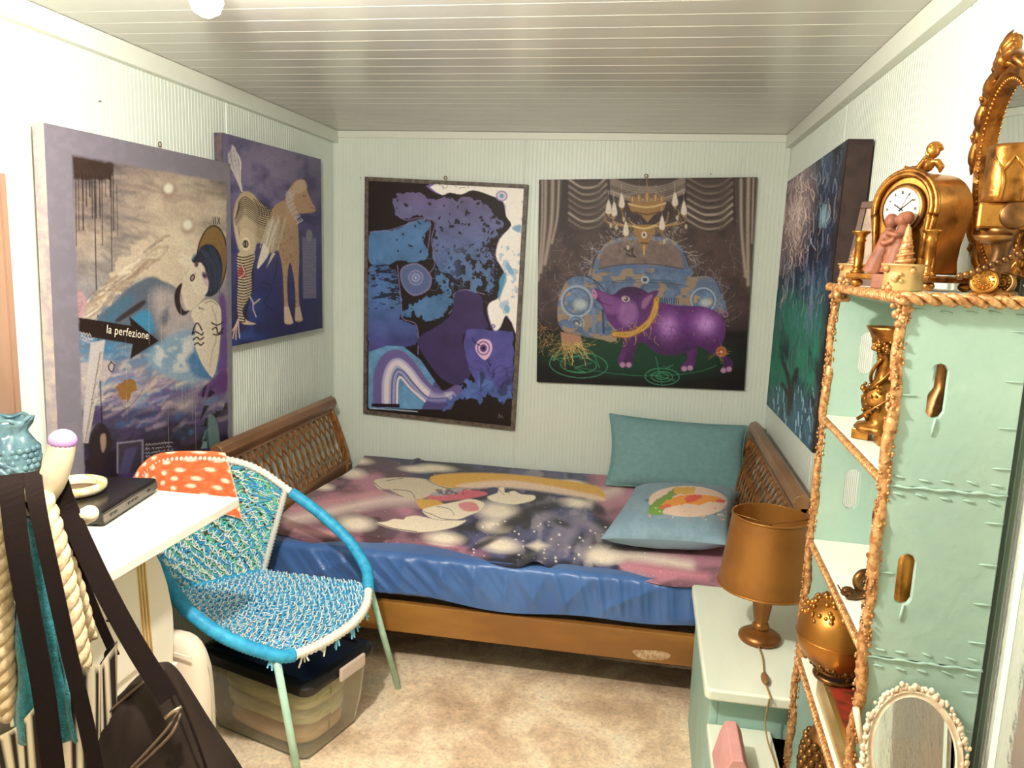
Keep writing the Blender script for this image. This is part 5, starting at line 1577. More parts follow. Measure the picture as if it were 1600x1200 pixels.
for i, (z, hx, hy, h, c, c2) in enumerate(((0.045, 0.180, 0.116, 0.035, (240, 206, 170), (224, 180, 140)), (0.11, 0.186, 0.12, 0.032, (232, 222, 190), (206, 196, 140)), (0.17, 0.192, 0.126, 0.032, (222, 216, 170), (190, 186, 120)), (0.222, 0.190, 0.122, 0.024, (226, 224, 186), (184, 184, 120)))):
    o = cloth_pile(z, hx, hy, h, i * 3.1)
    # folded cloth lies inside the bin: things of their own
    root = thing('folded_cloth', ['peach cloth at the bottom of the clear bin', 'cream cloth second from the bottom of the clear bin', 'olive striped cloth third from the bottom of the clear bin', 'pale green checked cloth at the top of the clear bin'][i], 'cloth', (c0.x, c0.y, z - h), math.atan2(0.957, 0.29) - math.pi / 2)
    o.v = [(x, y, zz - (z - h)) for x, y, zz in o.v]
    o.build('cloth', mat('bin_cloth_%d' % i, c, 0.85, col2=c2, scale=14, stretch=(1, 1, 6)), root, world=False)
# ------------------------------------------------------------------ bed
M_BROWN = mat('bronze_brown_wood', (116, 82, 54), 0.35, col2=(146, 108, 72), scale=7, bump=0.15, bscale=30, stretch=(1, 0.3, 1))
M_OCHRE = mat('ochre_rail', (160, 112, 50), 0.4, col2=(130, 86, 40), scale=4, bump=0.1, bscale=60, stretch=(0.3, 1, 1))
M_LATT = mat('gilded_lattice', (172, 116, 62), 0.32, 0.35, col2=(128, 82, 46), scale=30)
t = thing('bed', 'brown sleigh bed with lattice ends and an ochre side rail', 'bed', (1.15, -0.7, 0))
Y0, Y1 = -0.06, -1.31
def end_board(x_top, sgn):
    """sleigh board: curve in x-z swept along y; sgn +1 footboard (left wall), -1 headboard"""
    def X(z):
        k = max(0.0, (z - 0.45) / 0.40)
        return x_top + sgn * (0.135 * (1 - k ** 1.6))
    ya, yb = (-0.20, Y1) if sgn > 0 else (-0.10, Y1 - 0.02)
    # rolled top rail
    path = [(X(0.80) + sgn * 0.004, ya, 0.805), (X(0.80) + sgn * 0.004, yb, 0.805)]
    prof = []
    for a in np.linspace(-0.5 * math.pi, 1.35 * math.pi, 18):
        prof.append((X(0.80) + sgn * 0.006 + 0.034 * math.cos(a) * sgn, 0.812 + 0.034 * math.sin(a)))
    low = [(X(z), z) for z in (0.775, 0.745, 0.715)]
    outer = [(X(z) - sgn * 0.022, z) for z in (0.715, 0.745, 0.775)]
    # arched lower edge of the solid upper panel handled as a band
    pts = [(X(0.762) + sgn * 0.0, 0.762), (X(0.775), 0.775), (X(0.79) + sgn * 0.022, 0.79), (X(0.80) + sgn * 0.036, 0.812), (X(0.80) + sgn * 0.024, 0.838), (X(0.80), 0.848), (X(0.80) - sgn * 0.020, 0.836), (X(0.79) - sgn * 0.026, 0.80), (X(0.775) - sgn * 0.022, 0.775), (X(0.762) - sgn * 0.022, 0.762)]
    MB().prism(pts, lambda p: (p[0], ya, p[1]), lambda p: (p[0], yb, p[1])).build('top_rail', M_BROWN, t, smooth=True, auto=35, bevel=0.003)
    # lower rail
    pts = [(X(0.30), 0.20), (X(0.48), 0.50), (X(0.50), 0.515), (X(0.50) - sgn * 0.022, 0.515), (X(0.48) - sgn * 0.022, 0.20)]
    MB().prism(pts, lambda p: (p[0], ya, p[1]), lambda p: (p[0], yb, p[1])).build('lower_rail', M_BROWN, t, smooth=False, bevel=0.002)
    # end stiles follow the curve
    for y in (ya, yb):
        yy = y - 0.022 if y == ya else y + 0.022
        zz = list(np.linspace(0.50, 0.80, 9))
        st = [(X(z) + sgn * 0.005, z) for z in zz] + [(X(z) - sgn * 0.028, z) for z in reversed(zz)]
        MB().prism(st, lambda p: (p[0], y, p[1]), lambda p: (p[0], yy, p[1])).build('stile', M_LATT, t, smooth=False, bevel=0.002)
        MB().box2((X(0.45) - sgn * 0.03, y, 0.0), (X(0.45) + sgn * 0.01, yy + (-0.03 if y == ya else 0.03), 0.50)).build('post', M_BROWN, t, smooth=False, bevel=0.003)
    # lattice: two sets of curved slats crossing to form tall diamonds
    n = 19; L = yb - ya
    amp = abs(L) / n * 0.52
    for s in (1, -1):
        for i in range(n):
            yc = ya + L * (i + 0.5) / n
            P = []
            for z in np.linspace(0.505, 0.770, 17):
                q = (z - 0.505) / 0.265
                P.append((X(z) - sgn * (0.010 + 0.004 * s), yc + s * amp * math.cos(q * 2 * math.pi), z))
            MB().ribbon(P, 0.0075, 0.006, (0, 1, 0)).build('lattice_slat', M_LATT, t, smooth=False)
end_board(0.045, 1)
end_board(W - 0.045, -1)
# side rail towards the room, with a worn patch
MB().box2((0.20, -1.315, 0.172), (2.10, -1.285, 0.288)).build('side_rail', M_OCHRE, t, smooth=False, bevel=0.003)
MB().box2((0.20, -0.09, 0.172), (2.10, -0.06, 0.288)).build('side_rail', M_OCHRE, t, smooth=False, bevel=0.003)
pc_ = on(1018, 1022, 1, -1.316)
mb = MB()
pts = [(pc_[0] + 0.065 * math.cos(a) * (1 + 0.12 * math.sin(3 * a)), pc_[2] + 0.022 * math.sin(a) * (1 + 0.2 * math.sin(2 * a + 1)) - 0.004) for a in np.linspace(0, 2 * math.pi, 20)[:-1]]
pts = [(x, max(z, 0.1735)) for x, z in pts]
mb.prism(pts, lambda p: (p[0], -1.3155, p[1]), lambda p: (p[0], -1.3165, p[1])).build('worn_patch', mat('worn_wood', (186, 160, 128), 0.7, col2=(150, 112, 74), scale=60), t, smooth=False)
for y in (-0.3, -0.55, -0.8, -1.05, -1.2):
    MB().box2((0.19, y - 0.035, 0.30), (2.11, y + 0.035, 0.32)).build('bed_slat', M_BROWN, t, smooth=False)

# mattress under a blue fitted sheet
MX0, MX1, MY0, MY1, MZ0, MZ1 = 0.20, 2.125, -0.03, -1.318, 0.322, 0.484
t = thing('mattress', 'mattress in a gathered blue satin sheet lying on the bed', 'mattress', (1.16, -0.67, MZ0))
M_SHEET = mat('blue_satin', (56, 92, 150), 0.36, col2=(68, 106, 164), scale=3, sheen=0.3)
def ms(u, v):
    """u round the perimeter, v bottom -> top"""
    per = [(MX0, MY1), (MX1, MY1), (MX1, MY0), (MX0, MY0)]
    Ls = [MX1 - MX0, MY0 - MY1, MX1 - MX0, MY0 - MY1]; T_ = sum(Ls)
    d = u * T_
    for i in range(4):
        if d <= Ls[i] + 1e-9: break
        d -= Ls[i]
    a = per[i]; b = per[(i + 1) % 4]; q = d / Ls[i]
    x = a[0] + (b[0] - a[0]) * q; y = a[1] + (b[1] - a[1]) * q
    nx, ny = [(0, -1), (1, 0), (0, 1), (-1, 0)][i]
    s = u * T_
    f = 0.0
    if i == 0:
        slant = s + 0.16 * v * (0.6 + 0.5 * math.sin(s * 3.0))
        r = (1 - abs(math.sin(slant * 34 + 1.8 * math.sin(slant * 9)))) ** 1.6
        r2 = (1 - abs(math.sin(slant * 19 + 2.4 * math.sin(slant * 5 + 1) - 3.6 * v))) ** 2
        env = math.sin(math.pi * min(max(v, 0), 1)) ** 0.7
        r3 = (1 - abs(math.sin(slant * 76 + 2.0 * math.sin(slant * 13)))) ** 1.5
        f = (0.013 * r + 0.011 * r2 + 0.005 * r3) * env - 0.003 + 0.012 * math.sin(s * 2.4) * (1 - v)
        f = min(f, 0.03)
    rnd = 0.022 * (1 - math.sqrt(max(0.0, 1 - max(0.0, (v - 0.86) / 0.14) ** 2)))
    f -= rnd
    z = MZ0 + (MZ1 - MZ0) * v
    if v < 0.03 and i == 0:
        z += 0.012 * math.sin(s * 4.1) + 0.008 * math.sin(s * 11)
    k = 0.5 - 0.5 * math.cos(2 * math.pi * q)
    k = min(1.0, 6 * min(q, 1 - q) + 0.15)
    return (x + nx * f * k, y + ny * f * k, z)
mb = MB().grid(ms, 1100, 18)
o = mb.build('sheet_side', M_SHEET, t)
def mt(u, v):
    x = MX0 + 0.02 + (MX1 - MX0 - 0.04) * u; y = MY1 + 0.02 + (MY0 - MY1 - 0.04) * v
    e = min(u, 1 - u, v, 1 - v)
    return (x, y, MZ1 - 0.002 * math.exp(-e * 30))
MB().grid(mt, 40, 30).build('sheet_top', M_SHEET, t)
MB().box2((MX0 + 0.012, MY1 + 0.02, MZ0), (MX1 - 0.012, MY0 - 0.012, MZ0 + 0.012)).build('sheet_bottom', M_SHEET, t, smooth=False)

# galaxy blanket
BC = [np.array((0.195, -0.035)), np.array((2.10, -0.035)), np.array((2.10, -1.325)), np.array((0.235, -1.262))]
def blanket_fn(S, T):
    xy = (BC[0] * (1 - S[..., None]) + BC[1] * S[..., None]) * (1 - T[..., None]) + (BC[3] * (1 - S[..., None]) + BC[2] * S[..., None]) * T[..., None]
    x, y = xy[..., 0], xy[..., 1].copy()
    x = x + 0.03 * (1 - S) ** 6 * np.sin(T * 7)
    edge = np.clip((T - 0.86) / 0.14, 0, 1)
    y = y + edge * (0.014 * np.sin(x * 9) + 0.008 * np.sin(x * 23 + 1))
    z = MZ1 + 0.006 + 0.005 * np.sin(x * 5 + y * 3) * np.sin(y * 6) + 0.010 * (fbm(x * 3.1 + 4, y * 3.7 + 9, 3) - 0.5)
    # the front hem dips over the mattress edge, with one lifted fold
    z = z - 0.018 * edge ** 2 * (1 - 0.5 * np.sin(x * 7))
    fold = np.exp(-((x - 1.33) / 0.045) ** 2) * np.exp(-((T - 0.99) / 0.07) ** 2)
    z = z + 0.034 * fold
    ridge = np.exp(-((x - 0.50 - 0.1 * T) / 0.02) ** 2) * np.exp(-((T - 0.02) / 0.08) ** 2)
    z = z + 0.012 * ridge
    z = np.maximum(z, MZ1 - 0.016 + 0.0 * x)
    low = (T < 0.93)
    z = np.where(low, np.maximum(z, MZ1 + 0.003), z)
    return np.stack([x, y, z], -1)
def paint_blanket(p, S, T):
    p.frame(420, 640, 1.905)
    X, Y = p.X, p.Y
    n = fbm(X * 0.008, Y * 0.016, 5)
    left = np.clip((470 - X + (Y - 250) * 0.9) / 160 + (n - 0.5) * 2.2, 0, 1)
    right = np.clip((X - 1000 + (330 - Y) * 0.55) / 90 + (n - 0.5) * 2.0, 0, 1)
    p.fill((44, 44, 82))
    p.mixnoise((22, 18, 34), 0.012, 0.46, 0.62, 0.95, 1, 1.8, seed=2)
    p.mixnoise((92, 92, 136), 0.016, 0.5, 0.68, 0.7, 1, 1.6, seed=7)
    p.mixnoise((176, 168, 176), 0.022, 0.56, 0.7, 0.6, 1.2, 1.2, region=np.clip((X - 700) / 100, 0, 1), seed=14)
    mauve = np.zeros(X.shape + (3,)); mm = fbm(X * 0.02 + 3, Y * 0.035, 4)[..., None]
    mauve = lin((104, 66, 78)) * (1 - mm) + lin((150, 104, 122)) * mm
    p.blend(np.maximum(left, right), mauve)
    p.mixnoise((66, 36, 44), 0.016, 0.5, 0.62, 0.85, 1, 1.7, np.maximum(left, right), seed=20)
    p.mixnoise((196, 130, 150), 0.010, 0.5, 0.66, 0.85, 0.7, 2.0, np.maximum(left, right), seed=27)
    # bright streaks
    for pts, w, c in (([(60, 330), (200, 300), (330, 272), (430, 268)], 34, (232, 206, 196)), ([(70, 300), (220, 268), (330, 250)], 26, (206, 140, 150)), ([(1000, 270), (1080, 250), (1160, 262)], 46, (206, 150, 164)), ([(960, 260), (1040, 240)], 26, (236, 214, 200)),
                      ([(1010, 440), (1100, 440), (1250, 466)], 30, (240, 222, 206)), ([(1060, 470), (1300, 500)], 26, (206, 130, 146)), ([(60, 350), (120, 366), (190, 372)], 18, (206, 150, 156))):
        p.stroke(pts, w, c, w * 0.9, 0.9, 5)
    # glowing blobs
    for (x, y, rx, ry) in ((248, 192, 36, 14), (262, 155, 40, 10), (440, 180, 44, 9), (495, 176, 50, 10), (260, 342, 48, 20), (522, 386, 50, 18), (690, 406, 50, 20), (680, 305, 56, 26), (672, 350, 40, 18), (910, 280, 46, 12), (990, 436, 50, 24), (160, 232, 30, 10), (900, 220, 40, 8), (560, 150, 40, 8)):
        p.ell(x, y, rx, ry, (250, 234, 212), 1.0, 0.95, 4)
    for (x, y, rx, ry) in ((830, 320, 60, 14), (890, 380, 20, 60), (960, 350, 60, 12), (845, 390, 14, 60), (940, 410, 14, 50)):
        p.ell(x, y, rx, ry, (150, 142, 160), 1.4, 0.7, 30)
    for (x, y, rx, ry, a) in ((740, 330, 70, 16, -25), (820, 292, 60, 14, -10), (640, 402, 50, 9, -25), (790, 266, 40, 14, 0), (870, 340, 30, 10, 20), (985, 300, 22, 12, 40), (560, 352, 30, 8, 0)):
        p.ell(x, y, rx, ry, (20, 14, 26), 1.0, 0.9, a)
    # generic printed shapes in cream, yellow and rose
    yel, cream, rose, ink = (232, 176, 64), (248, 230, 204), (214, 96, 110), (40, 28, 34)
    p.poly([(480, 214), (500, 196), (620, 190), (740, 196), (860, 210), (960, 226), (990, 238), (1000, 272), (940, 262), (840, 240), (720, 228), (600, 232), (520, 236)], yel, 5, 1, 3)
    p.poly([(560, 226), (700, 212), (820, 226), (940, 250), (990, 262), (1000, 274), (930, 264), (800, 244), (690, 234), (600, 238)], (246, 214, 188), 8, 0.9, 3)
    p.poly([(312, 218), (330, 208), (400, 204), (470, 210), (520, 232), (600, 240), (570, 256), (480, 262), (440, 270), (400, 262), (360, 240), (330, 240)], (222, 204, 176), 3, 1, 3)
    for pts in ([(312, 218), (340, 240), (400, 262)], [(400, 206), (350, 214)], [(470, 212), (520, 234), (590, 240)], [(370, 240), (420, 246), (436, 268)]):
        p.stroke(pts, 2, ink, 1.2, 0.85, 4)
    p.poly([(470, 262), (520, 246), (560, 240), (640, 246), (644, 258), (560, 272), (500, 274)], rose, 3, 1, 3)
    p.poly([(480, 252), (530, 240), (580, 238), (560, 252), (500, 260)], (178, 172, 176), 3, 0.9, 3)
    p.mixnoise((60, 52, 60), 0.14, 0.5, 0.6, 0.8, region=((X > 490) & (X < 580) & (Y > 238) & (Y < 256)).astype(float))
    p.poly([(440, 270), (500, 272), (520, 288), (480, 300), (450, 296)], yel, 4, 0.9, 3)
    p.poly([(458, 300), (500, 288), (560, 276), (600, 268), (640, 280), (630, 302), (590, 320), (560, 330), (500, 330), (470, 318)], cream, 3, 1, 3)
    p.poly([(565, 282), (610, 278), (626, 300), (600, 306), (575, 300)], (222, 120, 128), 4, 0.9, 3)
    p.poly([(316, 340), (350, 336), (372, 328), (400, 330), (410, 322), (440, 318), (470, 324), (510, 332), (560, 332), (588, 332), (560, 350), (510, 362), (440, 368), (370, 358)], cream, 3, 1, 3)
    p.stroke([(316, 338), (370, 356), (440, 366)], 2.5, ink, 1.2, 0.9, 4); p.stroke([(462, 306), (488, 316), (520, 328), (580, 332)], 2, ink, 1.2, 0.9, 4)
    p.stroke([(500, 290), (540, 300), (552, 318)], 2, ink, 1.2, 0.7, 4)
    p.poly([(646, 240), (668, 234), (680, 238), (672, 256), (656, 260)], (54, 48, 92), 3, 1, 3)
    p.poly([(650, 262), (680, 250), (684, 236), (700, 234), (704, 250), (730, 244), (750, 254), (790, 258), (788, 272), (740, 284), (700, 282), (664, 274)], cream, 3, 1, 3)
    p.stroke([(684, 240), (700, 256)], 2, ink, 1.2, 0.7); p.stroke([(710, 240), (716, 256)], 2, ink, 1.2, 0.7)
    # stars
    p.speckle(420, (60, 130, 1330, 520), (216, 206, 214), (0.5, 1.5), 0.7)
    p.speckle(60, (500, 330, 1120, 470), (250, 240, 230), (1.5, 4.0), 0.95)
    p.tint(0.16, 0.5, 2)
    # turned-up pale lining at the lifted fold
    p.blend(np.clip(1.4 - (abs(X - 800) / 34 + abs(Y - 408) / 16), 0, 1), (236, 222, 208))
t = thing('galaxy_blanket', 'galaxy print blanket in navy, mauve and cream spread over the mattress', 'blanket', (1.15, -0.65, MZ1))
print_mesh('cloth', blanket_fn, 460, 300, paint_blanket, mat_print('printed_cloth', 0.75, 0.25, 260, 0.3, 0.2), t, solid=0.004)

# ------------------------------------------------------------------ pillows
def pillow_fn(c, ux, uy, un, th, crease=0.0, seed=0.0):
    c, ux, uy, un = [np.array(q, float) for q in (c, ux, uy, un)]
    def fn(S, T, side):
        s = 2 * S - 1; tt = 2 * T - 1
        pin = 1 - 0.07 * (1 - s ** 2) * (tt ** 6) ; pin2 = 1 - 0.07 * (1 - tt ** 2) * (s ** 6)
        h = th * np.clip((1 - abs(s) ** 3.2), 0, 1) ** 0.55 * np.clip((1 - abs(tt) ** 3.2), 0, 1) ** 0.55
        h = h * (1 + 0.22 * (fbm(S * 4 + seed, T * 4 + seed, 3) - 0.5)) + crease * np.sin(s * 18 + tt * 6) * (1 - abs(s) ** 2) * h
        P = c + ux * (s * pin2)[..., None] + uy * (tt * pin)[..., None] + un * (side * h)[..., None]
        return P
    return fn
# teal cushion leaning against the back wall
BLp, BRp = np.array((1.515, -0.25, 0.50)), np.array((2.21, -0.25, 0.50))
TLp, TRp = np.array((1.525, -0.085, 0.838)), np.array((2.185, -0.085, 0.812))
cc = (BLp + BRp + TLp + TRp) / 4
ux = (BRp + TRp - BLp - TLp) / 4; uy = (TLp + TRp - BLp - BRp) / 4
un = np.cross(ux, uy); un /= np.linalg.norm(un)
if un[1] > 0: un = -un
t = thing('teal_pillow', 'plain dusty teal pillow leaning against the back wall on the bed', 'pillow', tuple(cc - uy))
M_TEALC = mat('teal_cotton', (108, 146, 148), 0.85, col2=(116, 154, 155), scale=40, bump=0.2, bscale=20, bdist=0.006)
pf_ = pillow_fn(cc, ux, uy, un, 0.065, 0.03, 1.0)
mb = MB()
for sd in (1, -1):
    mb.grid(lambda u, v: tuple(pf_(np.array(u), np.array(v), sd)), 40, 30)
mb.build('cover', M_TEALC, t)
ed = [Vector(pf_(np.array(u), np.array(v), 0)) for u, v in [(k / 20, 0) for k in range(20)] + [(1, k / 12) for k in range(12)] + [(1 - k / 20, 1) for k in range(20)] + [(0, 1 - k / 12) for k in range(12)]]
MB().tube(ed, 0.0035, 6, closed=True).build('seam', M_TEALC, t)
# pale blue printed pillow lying flat
c2 = np.array((1.845, -0.80, 0.572)); a2 = math.radians(4)
ux = 0.235 * np.array((math.cos(a2), math.sin(a2), 0.02)); uy = 0.36 * np.array((0.16, 0.987, 0.0))
un = np.array((0, 0, 1.0))
t = thing('printed_pillow', 'pale blue speckled pillow with a round orange and green print', 'pillow', (c2[0], c2[1], 0.49))
pf2 = pillow_fn(c2, ux, uy, un, 0.078, 0.0, 5.0)
def paint_pillow(p, S, T):
    p.frame(940, 640, 4.615)
    X, Y = p.X, p.Y
    p.fill((132, 158, 172)); p.mixnoise((116, 144, 160), 0.02, 0.4, 0.6, 0.5)
    p.speckle(320, (140, 560, 1100, 1100), (84, 110, 124), (1.2, 2.6), 0.8)
    p.ring(640, 660, 300, 108, 3, (70, 90, 104), 0.8, 2, -70, 60)
    p.ell(622, 662, 284, 112, (226, 196, 176), 0.03, 1, 1)
    p.poly([(330, 745), (345, 690), (400, 650), (470, 610), (520, 565), (600, 555), (560, 600), (500, 640), (460, 690), (440, 750), (390, 765)], (112, 150, 60), 4, 1, 0, rough=14, rs=.05)
    p.poly([(520, 600), (530, 562), (620, 556), (680, 562), (670, 606), (600, 616)], (214, 166, 70), 4, 1, 0, rough=12, rs=.05)
    p.poly([(430, 690), (470, 650), (560, 622), (640, 616), (760, 618), (850, 630), (880, 650), (870, 668), (760, 668), (690, 690), (600, 680), (500, 700)], (232, 148, 56), 4, 1, 0, rough=12, rs=.05)
    p.poly([(600, 640), (630, 612), (690, 612), (735, 622), (700, 650), (660, 668), (615, 668)], (218, 84, 56), 4, 1, 0, rough=9, rs=.06)
    p.poly([(820, 655), (860, 645), (900, 655), (880, 672), (830, 668)], (214, 80, 54), 3)
    p.poly([(410, 705), (450, 680), (510, 685), (490, 705), (430, 720)], (216, 96, 66), 4, 0.9, 0, rough=8, rs=.06)
    for (x, y) in ((330, 655), (830, 752)):
        p.ell(x, y, 16, 10, (84, 116, 70), 0.4, 0.9, -25)
    for i in range(26):
        p.ell(random.uniform(340, 960), random.uniform(700, 800), random.uniform(4, 14), random.uniform(3, 7), random.choice([(230, 160, 120), (216, 110, 80), (240, 206, 180)]), 0.4, 0.8, jit(60))
print_mesh('cover', lambda S, T: pf2(S, T, 1), 150, 150, paint_pillow, mat_print('pillow_cloth', 0.8, 0.2, 260, 0.3, 0.1), t)
MB().grid(lambda u, v: tuple(pf2(np.array(u), np.array(v), -1)), 40, 40).build('underside', mat('pale_blue_cotton', (132, 158, 172), 0.85), t)
# ------------------------------------------------------------------ nightstand steps and lamp
M_NSTOP = mat('pale_mint_paint', (220, 224, 206), 0.45, col2=(208, 215, 198), scale=6, bump=0.2, bscale=60, stretch=(1, 0.25, 1))
M_TURQ = mat('turquoise_paint', (144, 178, 166), 0.5, col2=(154, 186, 172), scale=7, bump=0.35, bscale=45, bdist=0.003)
NZ = 0.50
t = thing('step_table', 'mint painted two-step bedside table between the bed and the shelf tower', 'table', (2.05, -1.7, 0))
pts = rrect(0.1925, 0.3405, 0.018, 4)
loft([([(2.0775 + x, -1.6855 + y) for x, y in pts], z) for z in (NZ - 0.032, NZ)]).build('table_top', M_NSTOP, t, bevel=0.006, auto=40)
for x in (1.905, 2.235):
    MB().box2((x, -1.98, 0.0), (x + 0.022, -1.375, NZ - 0.032)).build('side_panel', M_TURQ, t, smooth=False, bevel=0.002)
MB().box2((1.927, -1.40, 0.0), (2.235, -1.38, NZ - 0.032)).build('back_panel', M_TURQ, t, smooth=False)
MB().box2((1.927, -1.985, 0.36), (2.235, -1.968, NZ - 0.032)).build('riser', M_TURQ, t, smooth=False)
MB().box2((1.90, -2.36, 0.355), (2.066, -1.985, 0.38)).build('lower_step', M_NSTOP, t, smooth=False, bevel=0.005)
MB().box2((1.906, -2.35, 0.0), (1.926, -1.985, 0.355)).build('side_panel', M_TURQ, t, smooth=False, bevel=0.002)
MB().box2((1.926, -2.35, 0.0), (2.06, -2.332, 0.355)).build('front_panel', M_TURQ, t, smooth=False)

M_COPPER = mat('copper_gold', (150, 98, 44), 0.34, 0.6, col2=(120, 74, 32), scale=5, bump=0.06, bscale=90)
M_SHADE = mat('gilt_shade', (158, 106, 48), 0.4, 0.5, col2=(136, 88, 38), scale=5, bump=0.12, bscale=220, bdist=0.001)
lx, ly = 2.062, -1.712
t = thing('table_lamp', 'turned bronze table lamp with a gilt drum shade on the bedside table', 'lamp', (lx, ly, NZ))
MB().lathe([(0.0, 0), (0.056, 0.0), (0.062, 0.008), (0.060, 0.018), (0.045, 0.028), (0.026, 0.034), (0.021, 0.038)], (0, 0, 0), 32).build('base', M_COPPER, t, world=False)
def flute(a, z):
    return 0.0016 * math.cos(8 * a) if 0.065 < z < 0.15 else 0.0
MB().lathe([(0.021, 0.036), (0.026, 0.044), (0.022, 0.054), (0.018, 0.058), (0.020, 0.066), (0.026, 0.11), (0.032, 0.145), (0.034, 0.160), (0.029, 0.172), (0.018, 0.178), (0.024, 0.184), (0.018, 0.190), (0.010, 0.194), (0.010, 0.23)], (0, 0, 0), 32, disp=flute).build('stem', M_COPPER, t, world=False)
zb, ztp, rb, rt = 0.172, 0.390, 0.132, 0.107
n = 48; prof = [(rb, zb), (rt, ztp), (rt - 0.002, ztp), (rb - 0.002, zb)]
vs = [(r * math.cos(2 * math.pi * k / n), r * math.sin(2 * math.pi * k / n), z) for r, z in prof for k in range(n)]
MB().add(vs, [(i * n + k, i * n + (k + 1) % n, ((i + 1) % 4) * n + (k + 1) % n, ((i + 1) % 4) * n + k) for i in range(4) for k in range(n)]).build('shade', M_SHADE, t, world=False, auto=40)
for r, z in ((rb, zb + 0.003), (rt, ztp - 0.003)):
    MB().tube([((r + .001) * math.cos(a), (r + .001) * math.sin(a), z) for a in np.linspace(0, 2 * math.pi, 41)[:-1]], 0.0032, 8, closed=True).build('shade_rim', M_SHADE, t, world=False)
MB().tube([(-rt + .002, 0, ztp - 0.006), (0, 0, ztp - 0.03), (rt - .002, 0, ztp - 0.006)], 0.0016, 6).build('shade_carrier', M_COPPER, t, world=False)
MB().tube([(0, -rt + .002, ztp - 0.006), (0, 0, ztp - 0.03), (0, 0, 0.2)], 0.0016, 6).build('shade_carrier', M_COPPER, t, world=False)
MB().lathe([(0.012, 0.22), (0.014, 0.25), (0.024, 0.275), (0.026, 0.292), (0.018, 0.312), (0.0, 0.318)], (0, 0, 0), 16).build('bulb', mat('unlit_bulb', (216, 206, 186), 0.2), t, world=False)
c1 = on(1192, 1030, 2, NZ + 0.004); c2_ = on(1195, 1062, 2, NZ + 0.006); c3 = on(1204, 1090, 2, NZ + 0.004)
cord = spline([(lx - 0.01, ly - 0.055, NZ + 0.008), tuple(c1), tuple(c2_), tuple(c3), (2.045, -2.031, NZ - 0.008), (2.04, -2.036, 0.44), (2.045, -2.06, 0.40), (2.055, -2.15, 0.384), (2.05, -2.30, 0.384)], 8)
MB().tube(cord, 0.0024, 6).build('cord', mat('gold_cord', (150, 116, 66), 0.4), t)
sw = Vector(c2_); d = (Vector(c3) - Vector(c1)).normalized()
R3 = d.to_track_quat('X', 'Z').to_matrix()
MB().ball((sw.x, sw.y, sw.z + 0.004), (0.030, 0.011, 0.009), 16, 10, R3).build('cord_switch', mat('brown_switch', (130, 90, 50), 0.35), t)

t = thing('pink_box', 'pink gift box with a blue print standing on the lower step', 'box', (1.943, -2.2, 0.38))
M_PINK = mat('pink_card', (196, 140, 134), 0.6, col2=(204, 152, 146), scale=12)
pk = [(1.902, 0.38), (1.984, 0.38), (1.968, 0.455), (1.954, 0.478), (1.928, 0.476), (1.918, 0.45)]
MB().prism(pk, lambda p: (p[0], -2.12, p[1]), lambda p: (p[0], -2.28, p[1])).build('carton', M_PINK, t, smooth=False, bevel=0.003)
MB().prism([(1.914, 0.40), (1.934, 0.41), (1.938, 0.452), (1.926, 0.448)], lambda p: (p[0], -2.2802, p[1]), lambda p: (p[0], -2.2812, p[1])).build('print_patch', mat('blue_print', (130, 140, 190), 0.5), t, smooth=False)

# ------------------------------------------------------------------ shelf tower of painted crates
TX, TY, TT = 2.089, -2.607, 0.034
TD, TL_, CH = 0.185, 0.570, 0.3105
M_TOWER = mat('tower_paint', (156, 182, 168), 0.45, col2=(166, 189, 174), scale=5, bump=0.45, bscale=34, bdist=0.004)
M_SHELFW = mat('shelf_white', (226, 230, 214), 0.5, bump=0.2, bscale=40)
M_GOLD = mat('old_gold', (168, 112, 48), 0.34, 0.8, col2=(92, 54, 22), scale=26, mix=(0.46, 0.66), bump=0.35, bscale=90, bdist=0.003)
M_GOLDL = mat('bright_gold', (190, 132, 60), 0.3, 0.85, col2=(130, 80, 30), scale=20, mix=(0.48, 0.68), bump=0.2, bscale=70, bdist=0.002)
M_GOLDP = mat('gold_paint', (206, 158, 104), 0.42, 0.4, col2=(160, 104, 58), scale=90, mix=(0.42, 0.6), bump=0.5, bscale=160, bdist=0.003)
M_BRONZE = mat('dark_bronze', (92, 62, 34), 0.35, 0.7, col2=(140, 96, 48), scale=22)
tower = thing('shelf_tower', 'narrow turquoise shelf tower of stacked crates edged in gold rope', 'shelf', (TX, TY, 0), -TT)

